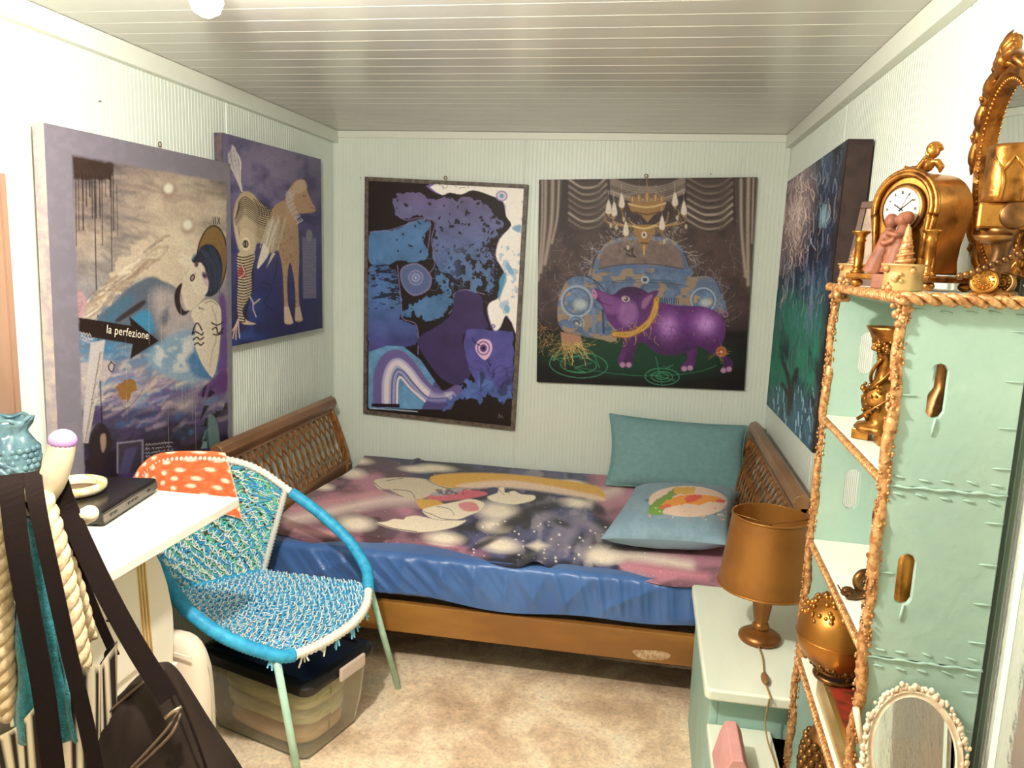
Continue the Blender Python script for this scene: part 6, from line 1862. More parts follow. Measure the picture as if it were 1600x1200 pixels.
def holed_panel(y0, y1, z0, z1, hx, hz, hw, hh):
    """end panel in local x-z with a stadium-shaped hand hole"""
    ang = sorted(set([2 * math.pi * k / 32 for k in range(32)] + [math.atan2(z - hz, x - hx) % (2 * math.pi) for x in (0, TD) for z in (z0, z1)]))
    outer, inner = [], []
    r = hw / 2; s = hh / 2 - r
    for a in ang:
        ca, sa = math.cos(a), math.sin(a)
        ts = []
        if ca > 1e-9: ts.append((TD - hx) / ca)
        if ca < -1e-9: ts.append((0 - hx) / ca)
        if sa > 1e-9: ts.append((z1 - hz) / sa)
        if sa < -1e-9: ts.append((z0 - hz) / sa)
        q = min(ts); outer.append((hx + ca * q, hz + sa * q))
        # stadium
        if abs(ca) > 1e-9 and abs(sa / ca * r) <= s:
            inner.append((hx + math.copysign(r, ca), hz + sa / abs(ca) * r))
        else:
            sg = math.copysign(1, sa)
            b = s * sa * sg; disc = b * b - (s * s - r * r)
            q = b + math.sqrt(max(disc, 0)); inner.append((hx + ca * q, hz + sa * q))
    n = len(ang); mb = MB()
    vs = [(x, y0, z) for x, z in outer] + [(x, y0, z) for x, z in inner] + [(x, y1, z) for x, z in outer] + [(x, y1, z) for x, z in inner]
    fs = []
    for i in range(n):
        j = (i + 1) % n
        fs += [(i, j, n + j, n + i), (2 * n + j, 2 * n + i, 3 * n + i, 3 * n + j), (i, 2 * n + i, 2 * n + j, j), (n + j, 3 * n + j, 3 * n + i, n + i)]
    return mb.add(vs, fs)
for c in range(5):
    z0 = c * CH; z1 = z0 + CH - 0.003
    mb = MB()
    mb.box2((TD - 0.008, 0.012, z0 + 0.012), (TD, TL_ - 0.012, z1 - 0.008))
    cr = mb.build('crate', M_TOWER, tower, smooth=False, world=False)
    MB().box2((0.0, 0.012, z0), (TD, TL_ - 0.012, z0 + 0.012)).build('shelf_board', M_SHELFW, cr, smooth=False, world=False, bevel=0.002)
    MB().box2((0.0, 0.012, z1 - 0.008), (TD, TL_ - 0.012, z1)).build('top_board', M_TOWER, cr, smooth=False, world=False)
    hx = 0.060 if c == 4 else (0.047 if c == 3 else 0.07)
    hz = z0 + CH * (0.53 if c == 4 else 0.47)
    holed_panel(0.0, 0.012, z0, z1, hx, hz, 0.028, 0.092).build('end_panel', M_TOWER, cr, smooth=False, world=False, bevel=0.0015)
    holed_panel(TL_ - 0.012, TL_, z0, z1, 0.075, hz, 0.034, 0.10).build('end_panel', M_TOWER, cr, smooth=False, world=False, bevel=0.0015)
    # paint-covered staples along the joints and the rear edge
    mb = MB()
    for k in range(5):
        for zz, sgn in ((z1 - 0.012, 1), (z0 + 0.014, -1)):
            mb.ball((0.02 + k * 0.037 + jit(.003), -0.0008, zz + jit(.003)), (0.010, 0.0024, 0.0022), 8, 6, Matrix.Rotation(0.2 + jit(.1), 3, 'Y'))
    for k in range(4):
        mb.ball((TD - 0.014, -0.0008, z0 + 0.04 + k * 0.075 + jit(.008)), (0.015, 0.0024, 0.0018), 8, 6)
    mb.ball((0.016, -0.0008, z0 + CH * 0.5), (0.014, 0.0024, 0.0018), 8, 6)
    mb.build('staple_ridges', M_TOWER, cr, world=False, kind='stuff')
    # wavy paint seam between crates
    if c:
        mb = MB()
        mb.tube([(x, -0.0012, z0 - 0.0015 + 0.0012 * math.sin(x * 140)) for x in np.linspace(0, TD, 24)], [0.0025 + jit(.001) for _ in range(24)], 6)
        mb.build('paint_seam', M_TOWER, cr, world=False)
    # drip below the hand hole
    MB().tube([(hx + 0.002, -0.0005, hz - 0.046), (hx, -0.001, hz - 0.062), (hx - 0.001, -0.0008, hz - 0.075)], [0.002, 0.0025, 0.0015], 6).build('paint_drip', M_TOWER, cr, world=False)
zt = 5 * CH
MB().box2((-0.012, -0.014, zt - 0.002), (TD + 0.01, TL_ + 0.012, zt + 0.012)).build('top_shelf', M_SHELFW, tower, smooth=False, world=False, bevel=0.002)
ZT = zt + 0.012
# knobbly gilded posts
def gilded_post(x, y, z0, z1, R, seed):
    mb = MB(); N = int((z1 - z0) / 0.006)
    mb.tube([(x + 0.003 * math.sin(i * 0.21 + seed), y + 0.003 * math.cos(i * 0.17 + seed), z0 + (z1 - z0) * i / N) for i in range(N + 1)],
            [R * (0.85 + 0.3 * float(vnoise(np.array(i * 0.6 + seed), np.array(seed)))) for i in range(N + 1)], 12)
    rnd = random.Random(seed)
    for i in range(int((z1 - z0) / 0.0016)):
        a = rnd.uniform(0, 6.28); z = rnd.uniform(z0, z1)
        mb.ball((x + R * math.cos(a), y + R * math.sin(a), z), (rnd.uniform(.0015, .0035), rnd.uniform(.0015, .0035), rnd.uniform(.002, .005)), 6, 4)
    return mb.build('gilded_post', M_GOLDP, tower, world=False)
for i, (x, y) in enumerate(((-0.004, 0.004), (-0.004, TL_ - 0.004))):
    gilded_post(x, y, 0.0, zt - 0.004, 0.0095, 3 + i)
for c in range(1, 5):
    MB().rope([(-0.006, TL_ - 0.012, c * CH + 0.004), (-0.006, 0.012, c * CH + 0.004)], 0.0080, 2, 0.024, 8, 10, 0.52).build('rope_edge', M_GOLDP, tower, world=False)
MB().rope([(-0.016, TL_ + 0.03, zt + 0.004), (-0.016, -0.018, zt + 0.004)], 0.0100, 2, 0.032, 8, 12, 0.53).build('rope_edge', M_GOLDP, tower, world=False)
MB().rope([(-0.016, -0.019, zt + 0.004), (TD + 0.012, -0.019, zt + 0.004)], 0.0120, 2, 0.046, 8, 12, 0.53).build('rope_edge', M_GOLDP, tower, world=False)
def lump(c, R, seed, m, parent, name, n=26):
    mb = MB(); rnd = random.Random(seed)
    for i in range(n):
        mb.ball((c[0] + rnd.gauss(0, R * .45), c[1] + rnd.gauss(0, R * .45), c[2] + rnd.gauss(0, R * .8)), rnd.uniform(R * .25, R * .55), 8, 6)
    return mb.build(name, m, parent, world=False)
lump((-0.018, TL_ * 0.80, zt - 0.012), 0.016, 5, M_GOLDP, tower, 'gilded_knot')
lump((-0.008, 0.004, zt - 0.02), 0.013, 6, M_GOLDP, tower, 'gilded_knot')
lump((-0.006, 0.004, 3 * CH), 0.010, 8, M_GOLDP, tower, 'gilded_knot')
lump((-0.006, 0.002, 4 * CH + 0.13), 0.010, 9, M_GOLDP, tower, 'gilded_knot')

TR_ = Matrix.Translation((TX, TY, 0)) @ Matrix.Rotation(-TT, 4, 'Z')
def tw(x, y, z):
    return tuple(TR_ @ Vector((x, y, z)))

# ---- in the top compartment: ornate candlestick
z0 = 4 * CH + 0.012
p0 = tw(0.055, 0.295, z0)
t = thing('ornate_candlestick', 'ornate gold candlestick wrapped in vines in the top compartment', 'candlestick', p0)
MB().lathe([(0.045, 0.02), (0.05, 0.026), (0.046, 0.034), (0.028, 0.04), (0.034, 0.055), (0.04, 0.08), (0.036, 0.105), (0.024, 0.118), (0.019, 0.135), (0.018, 0.17), (0.022, 0.178), (0.021, 0.188), (0.030, 0.205), (0.042, 0.228), (0.045, 0.234), (0.038, 0.233), (0.024, 0.215)], (0, 0, 0), 28,
           disp=lambda a, z: 0.0025 * math.sin(7 * a + 90 * z)).build('stem', M_GOLD, t, world=False)
for k in range(3):
    a = 0.5 + k * 2.094
    MB().box((0.034 * math.cos(a), 0.034 * math.sin(a), 0.012), (0.034, 0.03, 0.022), a).build('foot', M_GOLDL, t, smooth=False, world=False, bevel=0.002)
for k in range(4):
    a0 = k * 1.6
    MB().tube(spline([((0.046 - 0.0036 * i) * math.cos(a0 + i * 0.55), (0.046 - 0.0036 * i) * math.sin(a0 + i * 0.55), 0.045 + i * 0.018) for i in range(8)], 5), 0.0036, 7).build('vine', M_GOLD, t, world=False)
mb = MB(); rnd = random.Random(4)
for i in range(120):
    a = rnd.uniform(0, 6.28); z = rnd.choice([rnd.uniform(0.045, 0.12), rnd.uniform(0.185, 0.21)])
    r = 0.040 if z < 0.12 else 0.028
    mb.ball((r * math.cos(a), r * math.sin(a), z), rnd.uniform(0.003, 0.0065), 7, 5)
mb.build('leaf_relief', M_GOLD, t, world=False, kind='stuff')
p0 = tw(0.088, 0.065, z0)
t = thing('bronze_flask', 'dark bronze flask seen through the upper hand hole of the tower', 'flask', p0)
MB().lathe([(0.028, 0), (0.034, 0.01), (0.036, 0.08), (0.03, 0.12), (0.014, 0.15), (0.013, 0.19), (0.018, 0.195), (0.016, 0.205)], (0, 0, 0), 24).build('body', M_BRONZE, t, world=False)
MB().lathe([(0.012, 0.205), (0.012, 0.215), (0.004, 0.222)], (0, 0, 0), 16).build('stopper', M_GOLD, t, world=False)

# ---- second compartment
z0 = 3 * CH + 0.012
p0 = tw(0.035, 0.225, z0)
t = thing('snail_figurine', 'small dark gold snail on the second shelf of the tower', 'figurine', p0, 0.5)
MB().tube(spline([(-0.045, 0, 0.012), (-0.034, 0, 0.018), (-0.02, 0, 0.008), (0.0, 0, 0.008), (0.03, 0, 0.007), (0.05, 0, 0.004)], 5), [0.004, 0.006, 0.007, 0.008, 0.009, 0.010, 0.011, 0.012] + [0.012] * 10 + [0.009, 0.008, 0.007, 0.006, 0.005, 0.004, 0.003, 0.002], 10).build('body', M_BRONZE, t, world=False)
MB().tube([(0.004 + 0.004 * i / 30 + (0.020 - 0.0005 * i) * math.cos(i * 0.42), jit(0.0005), 0.034 + (0.020 - 0.0005 * i) * math.sin(i * 0.42)) for i in range(34)], [0.010 - 0.0002 * i for i in range(34)], 9).build('shell', M_BRONZE, t, world=False)
for s in (-1, 1):
    MB().tube([(-0.044, 0.003 * s, 0.016), (-0.052, 0.007 * s, 0.03)], 0.0014, 6).build('feeler', M_BRONZE, t, world=False)
p0 = tw(0.075, 0.07, z0)
t = thing('gold_beaker', 'tall gold beaker seen through the lower hand hole of the tower', 'beaker', p0)
MB().lathe([(0.03, 0), (0.034, 0.006), (0.034, 0.012), (0.03, 0.02), (0.034, 0.12), (0.04, 0.20), (0.037, 0.2), (0.03, 0.12)], (0, 0, 0), 26, disp=lambda a, z: 0.002 * math.sin(6 * a + 80 * z)).build('body', M_GOLDL, t, world=False)
MB().tube([(0.041 * math.cos(a), 0.041 * math.sin(a), 0.2) for a in np.linspace(0, 6.283, 29)[:-1]], 0.003, 6, closed=True).build('rim', M_GOLD, t, world=False)
p0 = tw(0.004, 0.05, z0)
t = thing('gold_key', 'slender gold key ornament with a leaf bow leaning by the front post', 'ornament', p0)
MB().tube([(0, 0.0, 0.0), (0.0, 0.002, 0.2)], 0.0028, 8).build('shank', M_GOLD, t, world=False)
MB().tube([(0.0, 0.002 + 0.016 * math.cos(a), 0.222 + 0.022 * math.sin(a)) for a in np.linspace(0, 6.283, 25)[:-1]], 0.003, 6, closed=True).build('bow', M_GOLD, t, world=False)
MB().box((0, 0.012, 0.02), (0.004, 0.02, 0.016)).box((0, 0.014, 0.046), (0.004, 0.022, 0.008)).build('bit', M_GOLD, t, smooth=False, world=False)
mb = MB()
for k in range(9):
    a = k * 0.7
    mb.ball((0.004 * math.cos(a), 0.006 + 0.012 * math.sin(a), 0.135 + 0.004 * k), (0.004, 0.006, 0.004), 7, 5)
mb.build('leaves', M_GOLD, t, world=False)

# ---- third compartment: tin, ring stand and globe
z0 = 2 * CH + 0.012
tc = tw(0.082, 0.225, z0)
t = thing('lacquer_tin', 'flat gold tin with a red lacquer lid under the gold globe', 'tin', tc, -TT)
loft([(rrect(0.075, 0.18, 0.02), 0.0), (rrect(0.075, 0.18, 0.02), 0.058)]).build('tin_body', mat('tin_gold', (178, 150, 84), 0.25, 0.8), t, world=False, auto=40)
loft([(rrect(0.078, 0.183, 0.022), 0.056), (rrect(0.078, 0.183, 0.022), 0.068), (rrect(0.072, 0.177, 0.02), 0.071)]).build('lid', mat('tin_gold', (178, 150, 84)), t, world=False, auto=40)
loft([(rrect(0.068, 0.173, 0.018), 0.0712), (rrect(0.068, 0.173, 0.018), 0.0722)]).build('lid_picture', mat('red_lacquer', (150, 52, 36), 0.3, col2=(84, 44, 28), scale=26), t, world=False, auto=40)
gz = z0 + 0.0722
gx, gy, _ = tw(0.030, 0.335, 0)
t = thing('ring_stand', 'dark ring stand carrying the gold globe on the tin', 'stand', (gx, gy, gz))
MB().tube([(0.040 * math.cos(a), 0.040 * math.sin(a), 0.006) for a in np.linspace(0, 6.283, 33)[:-1]], 0.006, 8, closed=True).build('lower_ring', M_BRONZE, t, world=False)
MB().tube([(0.044 * math.cos(a), 0.044 * math.sin(a), 0.026) for a in np.linspace(0, 6.283, 33)[:-1]], 0.004, 8, closed=True).build('upper_ring', M_BRONZE, t, world=False)
for k in range(4):
    a = k * math.pi / 2 + 0.4
    MB().tube([(0.04 * math.cos(a), 0.04 * math.sin(a), 0.006), (0.044 * math.cos(a), 0.044 * math.sin(a), 0.026)], 0.004, 6).build('strut', M_BRONZE, t, world=False)
R_ = 0.088
gc = gz + 0.028 + math.sqrt(R_ ** 2 - 0.042 ** 2)
t = thing('gold_globe', 'large round gold ball box with studded crown on the third shelf', 'ball', (gx, gy, gc - R_))
MB().ball((0, 0, R_), (R_, R_, R_), 40, 28).build('sphere', mat('globe_gold', (164, 110, 44), 0.3, 0.7, col2=(136, 86, 34), scale=9, bump=0.12, bscale=60, bdist=0.003), t, world=False)
MB().tube([((R_ + .0005) * math.cos(a), (R_ + .0005) * math.sin(a), R_ - 0.004) for a in np.linspace(0, 6.283, 49)[:-1]], 0.0013, 6, closed=True).build('joint_line', M_GOLDL, t, world=False)
mb = MB(); rnd = random.Random(2)
for i in range(130):
    z = rnd.uniform(0.45, 0.98); a = rnd.uniform(0, 6.28); s = math.sqrt(1 - z * z)
    if z < 0.55 and rnd.random() < 0.5: continue
    mb.ball((R_ * s * math.cos(a), R_ * s * math.sin(a), R_ + R_ * z), rnd.uniform(0.004, 0.007), 8, 5)
mb.build('crown_studs', M_GOLDL, t, world=False)
mb = MB()
for i in range(70):
    z = -rnd.uniform(0.62, 0.84); a = rnd.uniform(0, 6.28); s = math.sqrt(1 - z * z)
    mb.ball((R_ * s * math.cos(a), R_ * s * math.sin(a), R_ + R_ * z), rnd.uniform(0.003, 0.006), 7, 5)
mb.build('lower_studs', M_BRONZE, t, world=False)
# fourth compartment
p0 = tw(0.045, 0.40, CH + 0.012)
t = thing('scaled_jar', 'dark bronze scaled jar on the low shelf below the tin', 'jar', p0)
MB().lathe([(0.03, 0), (0.04, 0.02), (0.052, 0.08), (0.054, 0.14), (0.046, 0.19), (0.03, 0.215), (0.012, 0.225)], (0, 0, 0), 28).build('body', M_BRONZE, t, world=False)
mb = MB()
for r in range(9):
    for k in range(16):
        a = (k + 0.5 * (r % 2)) * 2 * math.pi / 16; z = 0.03 + r * 0.02
        rr = np.interp(z, [0, 0.02, 0.08, 0.14, 0.19, 0.215], [0.03, 0.04, 0.052, 0.054, 0.046, 0.03])
        mb.ball((rr * math.cos(a), rr * math.sin(a), z), (0.009, 0.009, 0.011), 7, 5)
mb.build('scales', M_BRONZE, t, world=False)

# ------------------------------------------------------------------ on top of the tower
# arched mantel clock
cl = (2.176, -2.335, ZT)
t = thing('mantel_clock', 'gold arched mantel clock with pillars and a cherub on the tower', 'clock', cl, math.radians(-56))
def arch(hw, zc, r, z0=0.03, waist=0.047, n=20):
    out = [(-0.052, z0), (0.052, z0), (waist + 0.002, 0.055), (0.052, 0.085)]
    out += [(r * math.cos(a), zc + r * math.sin(a)) for a in np.linspace(-0.35, math.pi + 0.35, n)]
    out += [(-0.052, 0.085), (-waist - 0.002, 0.055)]
    return out
ao = arch(0.05, 0.152, 0.068)
MB().prism(ao, lambda p: (p[0], -0.045, p[1]), lambda p: (p[0], 0.055, p[1])).build('case', M_GOLDL, t, world=False, auto=30, bevel=0.003)
for dr, dy in ((0.001, -0.046), (-0.006, -0.050)):
    pts = [((0.068 + dr) * math.cos(a), dy, 0.152 + (0.068 + dr) * math.sin(a)) for a in np.linspace(-0.3, math.pi + 0.3, 36)]
    pts = [(0.052, dy, 0.06)] + pts + [(-0.052, dy, 0.06)]
    MB().tube(spline(pts, 2), 0.0055, 8).build('moulding', M_GOLD, t, world=False)
RX = Matrix.Rotation(math.pi / 2, 3, 'X')
MB().lathe([(0.046, 0.0), (0.048, 0.004), (0.043, 0.009), (0.038, 0.008)], (0, -0.045, 0.150), 40, RX).build('bezel', M_BRONZE, t, world=False)
dial = MB().lathe([(0.0, 0.0095), (0.039, 0.0095), (0.039, 0.006), (0, 0.006)], (0, -0.045, 0.150), 40, RX).build('dial', mat('dial_white', (238, 228, 206), 0.4), t, world=False)
M_INK = mat('dial_ink', (46, 36, 30), 0.5)
for h in range(12):
    a = math.radians(90 - h * 30)
    mb = MB()
    for off in ((-1, 0, 1) if h in (0, 3, 8, 9) else (-0.5, 0.5)):
        b = a + off * 0.055
        mb.tube([(0.028 * math.cos(b), -0.0549, 0.150 + 0.028 * math.sin(b)), (0.034 * math.cos(b), -0.0549, 0.150 + 0.034 * math.sin(b))], 0.0006, 4)
    mb.build('numeral', M_INK, dial, world=False)
for ang, L, w in ((35, 0.030, 0.0009), (150, 0.018, 0.0013), (62, 0.031, 0.0005)):
    a = math.radians(ang)
    MB().tube([(-0.006 * math.cos(a), -0.0556, 0.150 - 0.006 * math.sin(a)), (L * math.cos(a), -0.0556, 0.150 + L * math.sin(a))], w, 5).build('hand', M_INK, dial, world=False)
MB().ball((0, -0.0556, 0.150), 0.0026, 10, 6).build('hand_boss', M_INK, dial, world=False)
for sx in (-1, 1):
    MB().lathe([(0.014, 0.028), (0.012, 0.032), (0.008, 0.036), (0.011, 0.040), (0.0085, 0.044), (0.0095, 0.06), (0.0088, 0.088), (0.011, 0.092), (0.0085, 0.096), (0.012, 0.103), (0.017, 0.107), (0.017, 0.110), (0.002, 0.111)], (sx * 0.079, -0.062, 0), 18).build('pillar', M_GOLDL, t, world=False)
MB().box((0, -0.012, 0.022), (0.19, 0.13, 0.012)).build('plinth', M_GOLD, t, smooth=False, world=False, bevel=0.003)
for x in (-0.08, 0.08):
    for y in (-0.06, 0.04):
        MB().ball((x, y, 0.009), (0.012, 0.012, 0.009), 12, 8).build('ball_foot', M_GOLDL, t, world=False)
# cherub: one continuous little figure
mb = MB()
zc = 0.219
def ch(s_, d_, z_):
    """s_ along the figure (head end +), d_ towards the front, z_ up"""
    return (0.78 * s_ + 0.63 * d_ * 0.8, 0.63 * s_ - 0.78 * d_ * 0.8 - 0.004, zc + z_)
mb.ball(ch(0.004, 0, 0.016), (0.013, 0.012, 0.014), 12, 8)                        # trunk
mb.tube(spline([ch(0.006, 0, 0.016), ch(-0.010, 0.002, 0.010), ch(-0.026, 0.003, 0.007), ch(-0.036, 0.004, 0.010)], 4), 0.0062, 8)   # lying legs
mb.tube(spline([ch(0.004, -0.008, 0.012), ch(-0.012, -0.008, 0.008), ch(-0.030, -0.006, 0.006)], 4), 0.0058, 8)
mb.ball(ch(0.011, 0.002, 0.040), (0.0125, 0.0125, 0.0135), 14, 10)                # head
mb.ball(ch(0.000, 0.006, 0.037), (0.003, 0.003, 0.003), 8, 6)                     # nose
mb.tube(spline([ch(-0.002, 0.012, 0.024), ch(-0.013, 0.012, 0.006), ch(-0.006, 0.010, 0.020), ch(0.002, 0.010, 0.031)], 4), 0.0042, 7)  # arm to the chin
mb.tube(spline([ch(0.0, -0.010, 0.022), ch(-0.014, -0.008, 0.010), ch(-0.022, 0.0, 0.012)], 4), 0.0042, 7)
for i_ in range(26):                                                              # curls
    a_ = i_ * 2.4; e_ = 0.1 + 1.3 * (i_ / 26)
    mb.ball(ch(0.013 + 0.0125 * math.cos(a_) * math.cos(e_), 0.001 + 0.0125 * math.sin(a_) * math.cos(e_), 0.043 + 0.0125 * math.sin(e_)), 0.0036, 7, 5)
for d_ in (-0.009, 0.009):                                                        # wings
    mb.tube([ch(0.008, d_, 0.022), ch(0.020, d_ * 1.4, 0.020), ch(0.028, d_ * 1.6, 0.010), ch(0.026, d_ * 1.6, 0.002)], [0.003, 0.0068, 0.006, 0.002], 8)
mb.build('cherub', M_GOLDL, t, world=False, remesh=0.0014)

# terracotta couple
t = thing('couple_figurine', 'terracotta figurine of two embracing robed people in front of the clock', 'figurine', (2.118, -2.388, ZT), math.radians(-40))
MB().box((0, 0, 0.014), (0.05, 0.045, 0.028)).build('plinth', mat('terracotta', (138, 84, 58), 0.6, col2=(112, 64, 44), scale=30), t, smooth=False, world=False, bevel=0.003)
mb = MB()
for sx, lean, hh in ((-0.014, 0.10, 0.0), (0.012, -0.06, 0.004)):
    P = spline([(sx * 1.4 - 0.012, -0.006, 0.028), (sx * 1.2 - 0.006, -0.004, 0.055), (sx * 1.0, 0.0, 0.085), (sx * 0.9 + 0.004, 0, 0.104 + hh), (sx * 0.7 + 0.004, 0, 0.114 + hh)], 5)
    rs = list(np.interp(np.linspace(0, 1, len(P)), [0, 0.3, 0.7, 0.9, 1.0], [0.019, 0.016, 0.014, 0.009, 0.006]))
    mb.tube(P, rs, 14)
    mb.ball((sx * 0.75 + 0.004, -0.001, 0.125 + hh), (0.0115, 0.012, 0.014), 14, 10)
    mb.ball((sx * 1.1 + 0.006, 0.003, 0.128 + hh), (0.0125, 0.013, 0.013), 12, 8)
mb.tube(spline([(-0.020, -0.006, 0.10), (-0.010, -0.018, 0.085), (0.008, -0.015, 0.092)], 5), 0.005, 8)
mb.tube(spline([(0.022, -0.004, 0.10), (0.012, -0.018, 0.10), (-0.008, -0.014, 0.105)], 5), 0.0048, 8)
for k in range(5):
    mb.tube([(-0.028 + k * 0.011, -0.017, 0.03), (-0.018 + k * 0.009, -0.013, 0.082)], 0.0025, 6)
mb.build('couple', mat('terracotta', (176, 112, 78)), t, world=False, remesh=0.002)

# two little gilded cups holding spiral horns
def horn_cup(pos, s, lab):
    t = thing('horn_cup', lab, 'cup', pos, 0.3, 'gilded cups with spiral horns')
    MB().lathe([(0.031, 0), (0.033, 0.004), (0.031, 0.03), (0.032, 0.042), (0.037, 0.044), (0.037, 0.047), (0.03, 0.047), (0.02, 0.044), (0.004, 0.043)], (0, 0, 0), 28).build('cup', mat('pale_gold', (206, 168, 110), 0.4, 0.5, col2=(176, 150, 100), scale=14), t, world=False)
    mb = MB(); H_ = 0.062 * s; N = 60
    mb.lathe([(0.015, 0.044), (0.0105, 0.044 + H_ * .4), (0.004, 0.044 + H_ * .9), (0.0, 0.044 + H_)], (0, 0, 0), 14)
    mb.tube([((0.0145 * (1 - i / N) + 0.001) * math.cos(i * 0.7), (0.0145 * (1 - i / N) + 0.001) * math.sin(i * 0.7), 0.045 + H_ * i / N) for i in range(N)], [0.0036 * (1 - 0.75 * i / N) for i in range(N)], 7)
    mb.build('spiral_horn', M_GOLDP, t, world=False)
    mb = MB(); rnd = random.Random(int(s * 10))
    for k in range(30):
        a = rnd.uniform(-3.3, -1.7); z = rnd.uniform(0.003, 0.036)
        if abs((a + 2.5) * 0.04 - (z - 0.018)) < 0.016:
            mb.ball((0.033 * math.cos(a), 0.033 * math.sin(a), z), rnd.uniform(0.003, 0.006), 7, 5)
    mb.ball((0.034 * math.cos(-3.1), 0.034 * math.sin(-3.1), 0.038), 0.006, 8, 6)
    mb.build('leaf_relief', M_GOLDP, t, world=False, kind='stuff')
horn_cup((2.127, -2.092, ZT), 0.85, 'small gilded cup with a spiral horn at the far corner of the tower top')
horn_cup((2.105, -2.512, ZT), 1.15, 'larger gilded cup with a spiral horn beside the terracotta couple')

# picture frame behind the clock
t = thing('picture_frame', 'brown wooden picture frame leaning behind the gold clock', 'frame', (2.135, -2.135, ZT))
M_DKW = mat('dark_wood', (66, 44, 34), 0.45, col2=(92, 62, 46), scale=14)
Rf = Matrix.Rotation(math.radians(-48), 3, 'Z') @ Matrix.Rotation(math.radians(-12), 3, 'X')
def fr(p):
    q = Rf @ Vector(p); return (q.x, q.y, q.z)
for a, b in (((-0.05, 0, 0.0), (0.05, 0.012, 0.016)), ((-0.05, 0, 0.174), (0.05, 0.012, 0.19)), ((-0.05, 0, 0.016), (-0.036, 0.012, 0.174)), ((0.036, 0, 0.016), (0.05, 0.012, 0.174))):
    mb = MB().box2(a, b); mb.v = [fr(p) for p in mb.v]; mb.build('frame_bar', M_DKW, t, smooth=False, world=False, bevel=0.002)
mb = MB().box2((-0.036, 0.004, 0.016), (0.036, 0.010, 0.174)); mb.v = [fr(p) for p in mb.v]
mb.build('photo', mat('faded_photo', (150, 128, 108), 0.3, col2=(84, 66, 56), scale=18), t, smooth=False, world=False)

# oval gilt mirror against the right wall
mc = Vector((2.281, -2.455, ZT + 0.205))
t = thing('oval_mirror', 'ornate gold oval mirror leaning against the right wall on the tower', 'mirror', (mc.x, mc.y, ZT))
lean = Matrix.Rotation(math.radians(-4), 3, 'Y') @ Matrix.Rotation(math.radians(-5), 3, 'Z')
def mo(d, y, z):
    """d out of the mirror (towards the room), y along the wall, z up"""
    q = lean @ Vector((-d, y * 1.12, z)); return Vector((q.x, q.y, q.z)) + mc
def oval(a, b, n=72):
    return [(a * math.cos(q), b * math.sin(q)) for q in np.linspace(0, 2 * math.pi, n, endpoint=False)]
mb = MB(); ring = []
prof = [(0.116, 0.152, 0.004), (0.120, 0.156, 0.016), (0.128, 0.164, 0.012), (0.134, 0.170, 0.022), (0.142, 0.178, 0.020), (0.150, 0.188, 0.014), (0.154, 0.192, 0.0), (0.116, 0.152, 0.0)]
vs = []; n = 72
for a, b, d in prof:
    vs += [mo(d, y, z) for y, z in oval(a, b, n)]
fs = [(i * n + k, i * n + (k + 1) % n, ((i + 1) % len(prof)) * n + (k + 1) % n, ((i + 1) % len(prof)) * n + k) for i in range(len(prof)) for k in range(n)]
mb.add(vs, fs).build('frame', M_GOLD, t, auto=60)
mb = MB()
mb.add([mo(0.005, y, z) for y, z in oval(0.118, 0.154, n)], [tuple(range(n))])
mb.build('glass', mat('mirror_glass', (225, 228, 222), 0.02, 1.0), t, smooth=False)
mb = MB()
for y, z in oval(0.124, 0.160, 88):
    mb.ball(mo(0.017, y, z), 0.0034, 7, 5)
mb.build('bead_row', M_GOLDL, t, kind='stuff')
rnd = random.Random(12)
def rim(a, off, d):
    return mo(d, (0.154 + off) * math.cos(a), (0.192 + off) * math.sin(a))
NS = 16
for k in range(NS):
    a0 = 2 * math.pi * k / NS + 0.1
    sg = 1 if math.cos(a0) * math.sin(a0) >= 0 else -1
    big = 1.25 if abs(math.sin(a0)) > 0.85 else 1.0
    mb = MB()
    # leaf sweeping along the rim and curling out into a volute
    P = [rim(a0 + sg * q * 0.36, -0.010 + 0.018 * q * big, 0.012 + 0.008 * math.sin(math.pi * q)) for q in np.linspace(0, 1, 9)]
    mb.tube(P, list(np.interp(np.linspace(0, 1, 9), [0, .4, 1], [0.004, 0.013 * big, 0.007])), 10, flat=0.7)
    cA_ = a0 + sg * 0.36
    cen = 0.012 * big
    V_ = []
    for i in range(16):
        r_ = (0.015 - 0.0008 * i) * big; w = i * 0.5
        V_.append(rim(cA_ + sg * r_ * math.sin(w) / 0.17, cen + r_ * math.cos(w) - 0.004, 0.014 + 0.0006 * i))
    mb.tube(V_, [0.0062 * big - 0.0002 * i for i in range(16)], 8)
    mb.ball(rim(cA_, cen - 0.003, 0.022), 0.0055 * big, 9, 7)
    P = [rim(a0 + sg * q * 0.30, 0.006 - 0.012 * q, 0.018) for q in np.linspace(0, 1, 6)]
    mb.tube(P, [0.002, 0.005, 0.006, 0.005, 0.003, 0.002], 7)
    mb.build('scroll', M_GOLD, t)
def leaf_fan(z0, sgn, n, L, name):
    mb = MB()
    for i in range(n):
        q = (i / (n - 1) - 0.5) * 2
        a = math.pi / 2 * sgn + q * 1.15 * -sgn
        l = L * (1 - 0.35 * abs(q))
        P = [mo(0.014 + 0.012 * math.sin(math.pi * u), l * u * math.cos(a), z0 + l * u * math.sin(a)) for u in np.linspace(0, 1, 8)]
        mb.tube(P, list(np.interp(np.linspace(0, 1, 8), [0, .5, .85, 1], [0.005, 0.0095, 0.007, 0.002])), 9, flat=0.6)
    mb.ball(mo(0.026, 0, z0 + 0.004 * sgn), 0.012, 12, 8)
    mb.build(name, M_GOLD, t)
leaf_fan(0.188, 1, 7, 0.052, 'crest')
leaf_fan(-0.186, -1, 7, 0.020, 'foot_ornament')

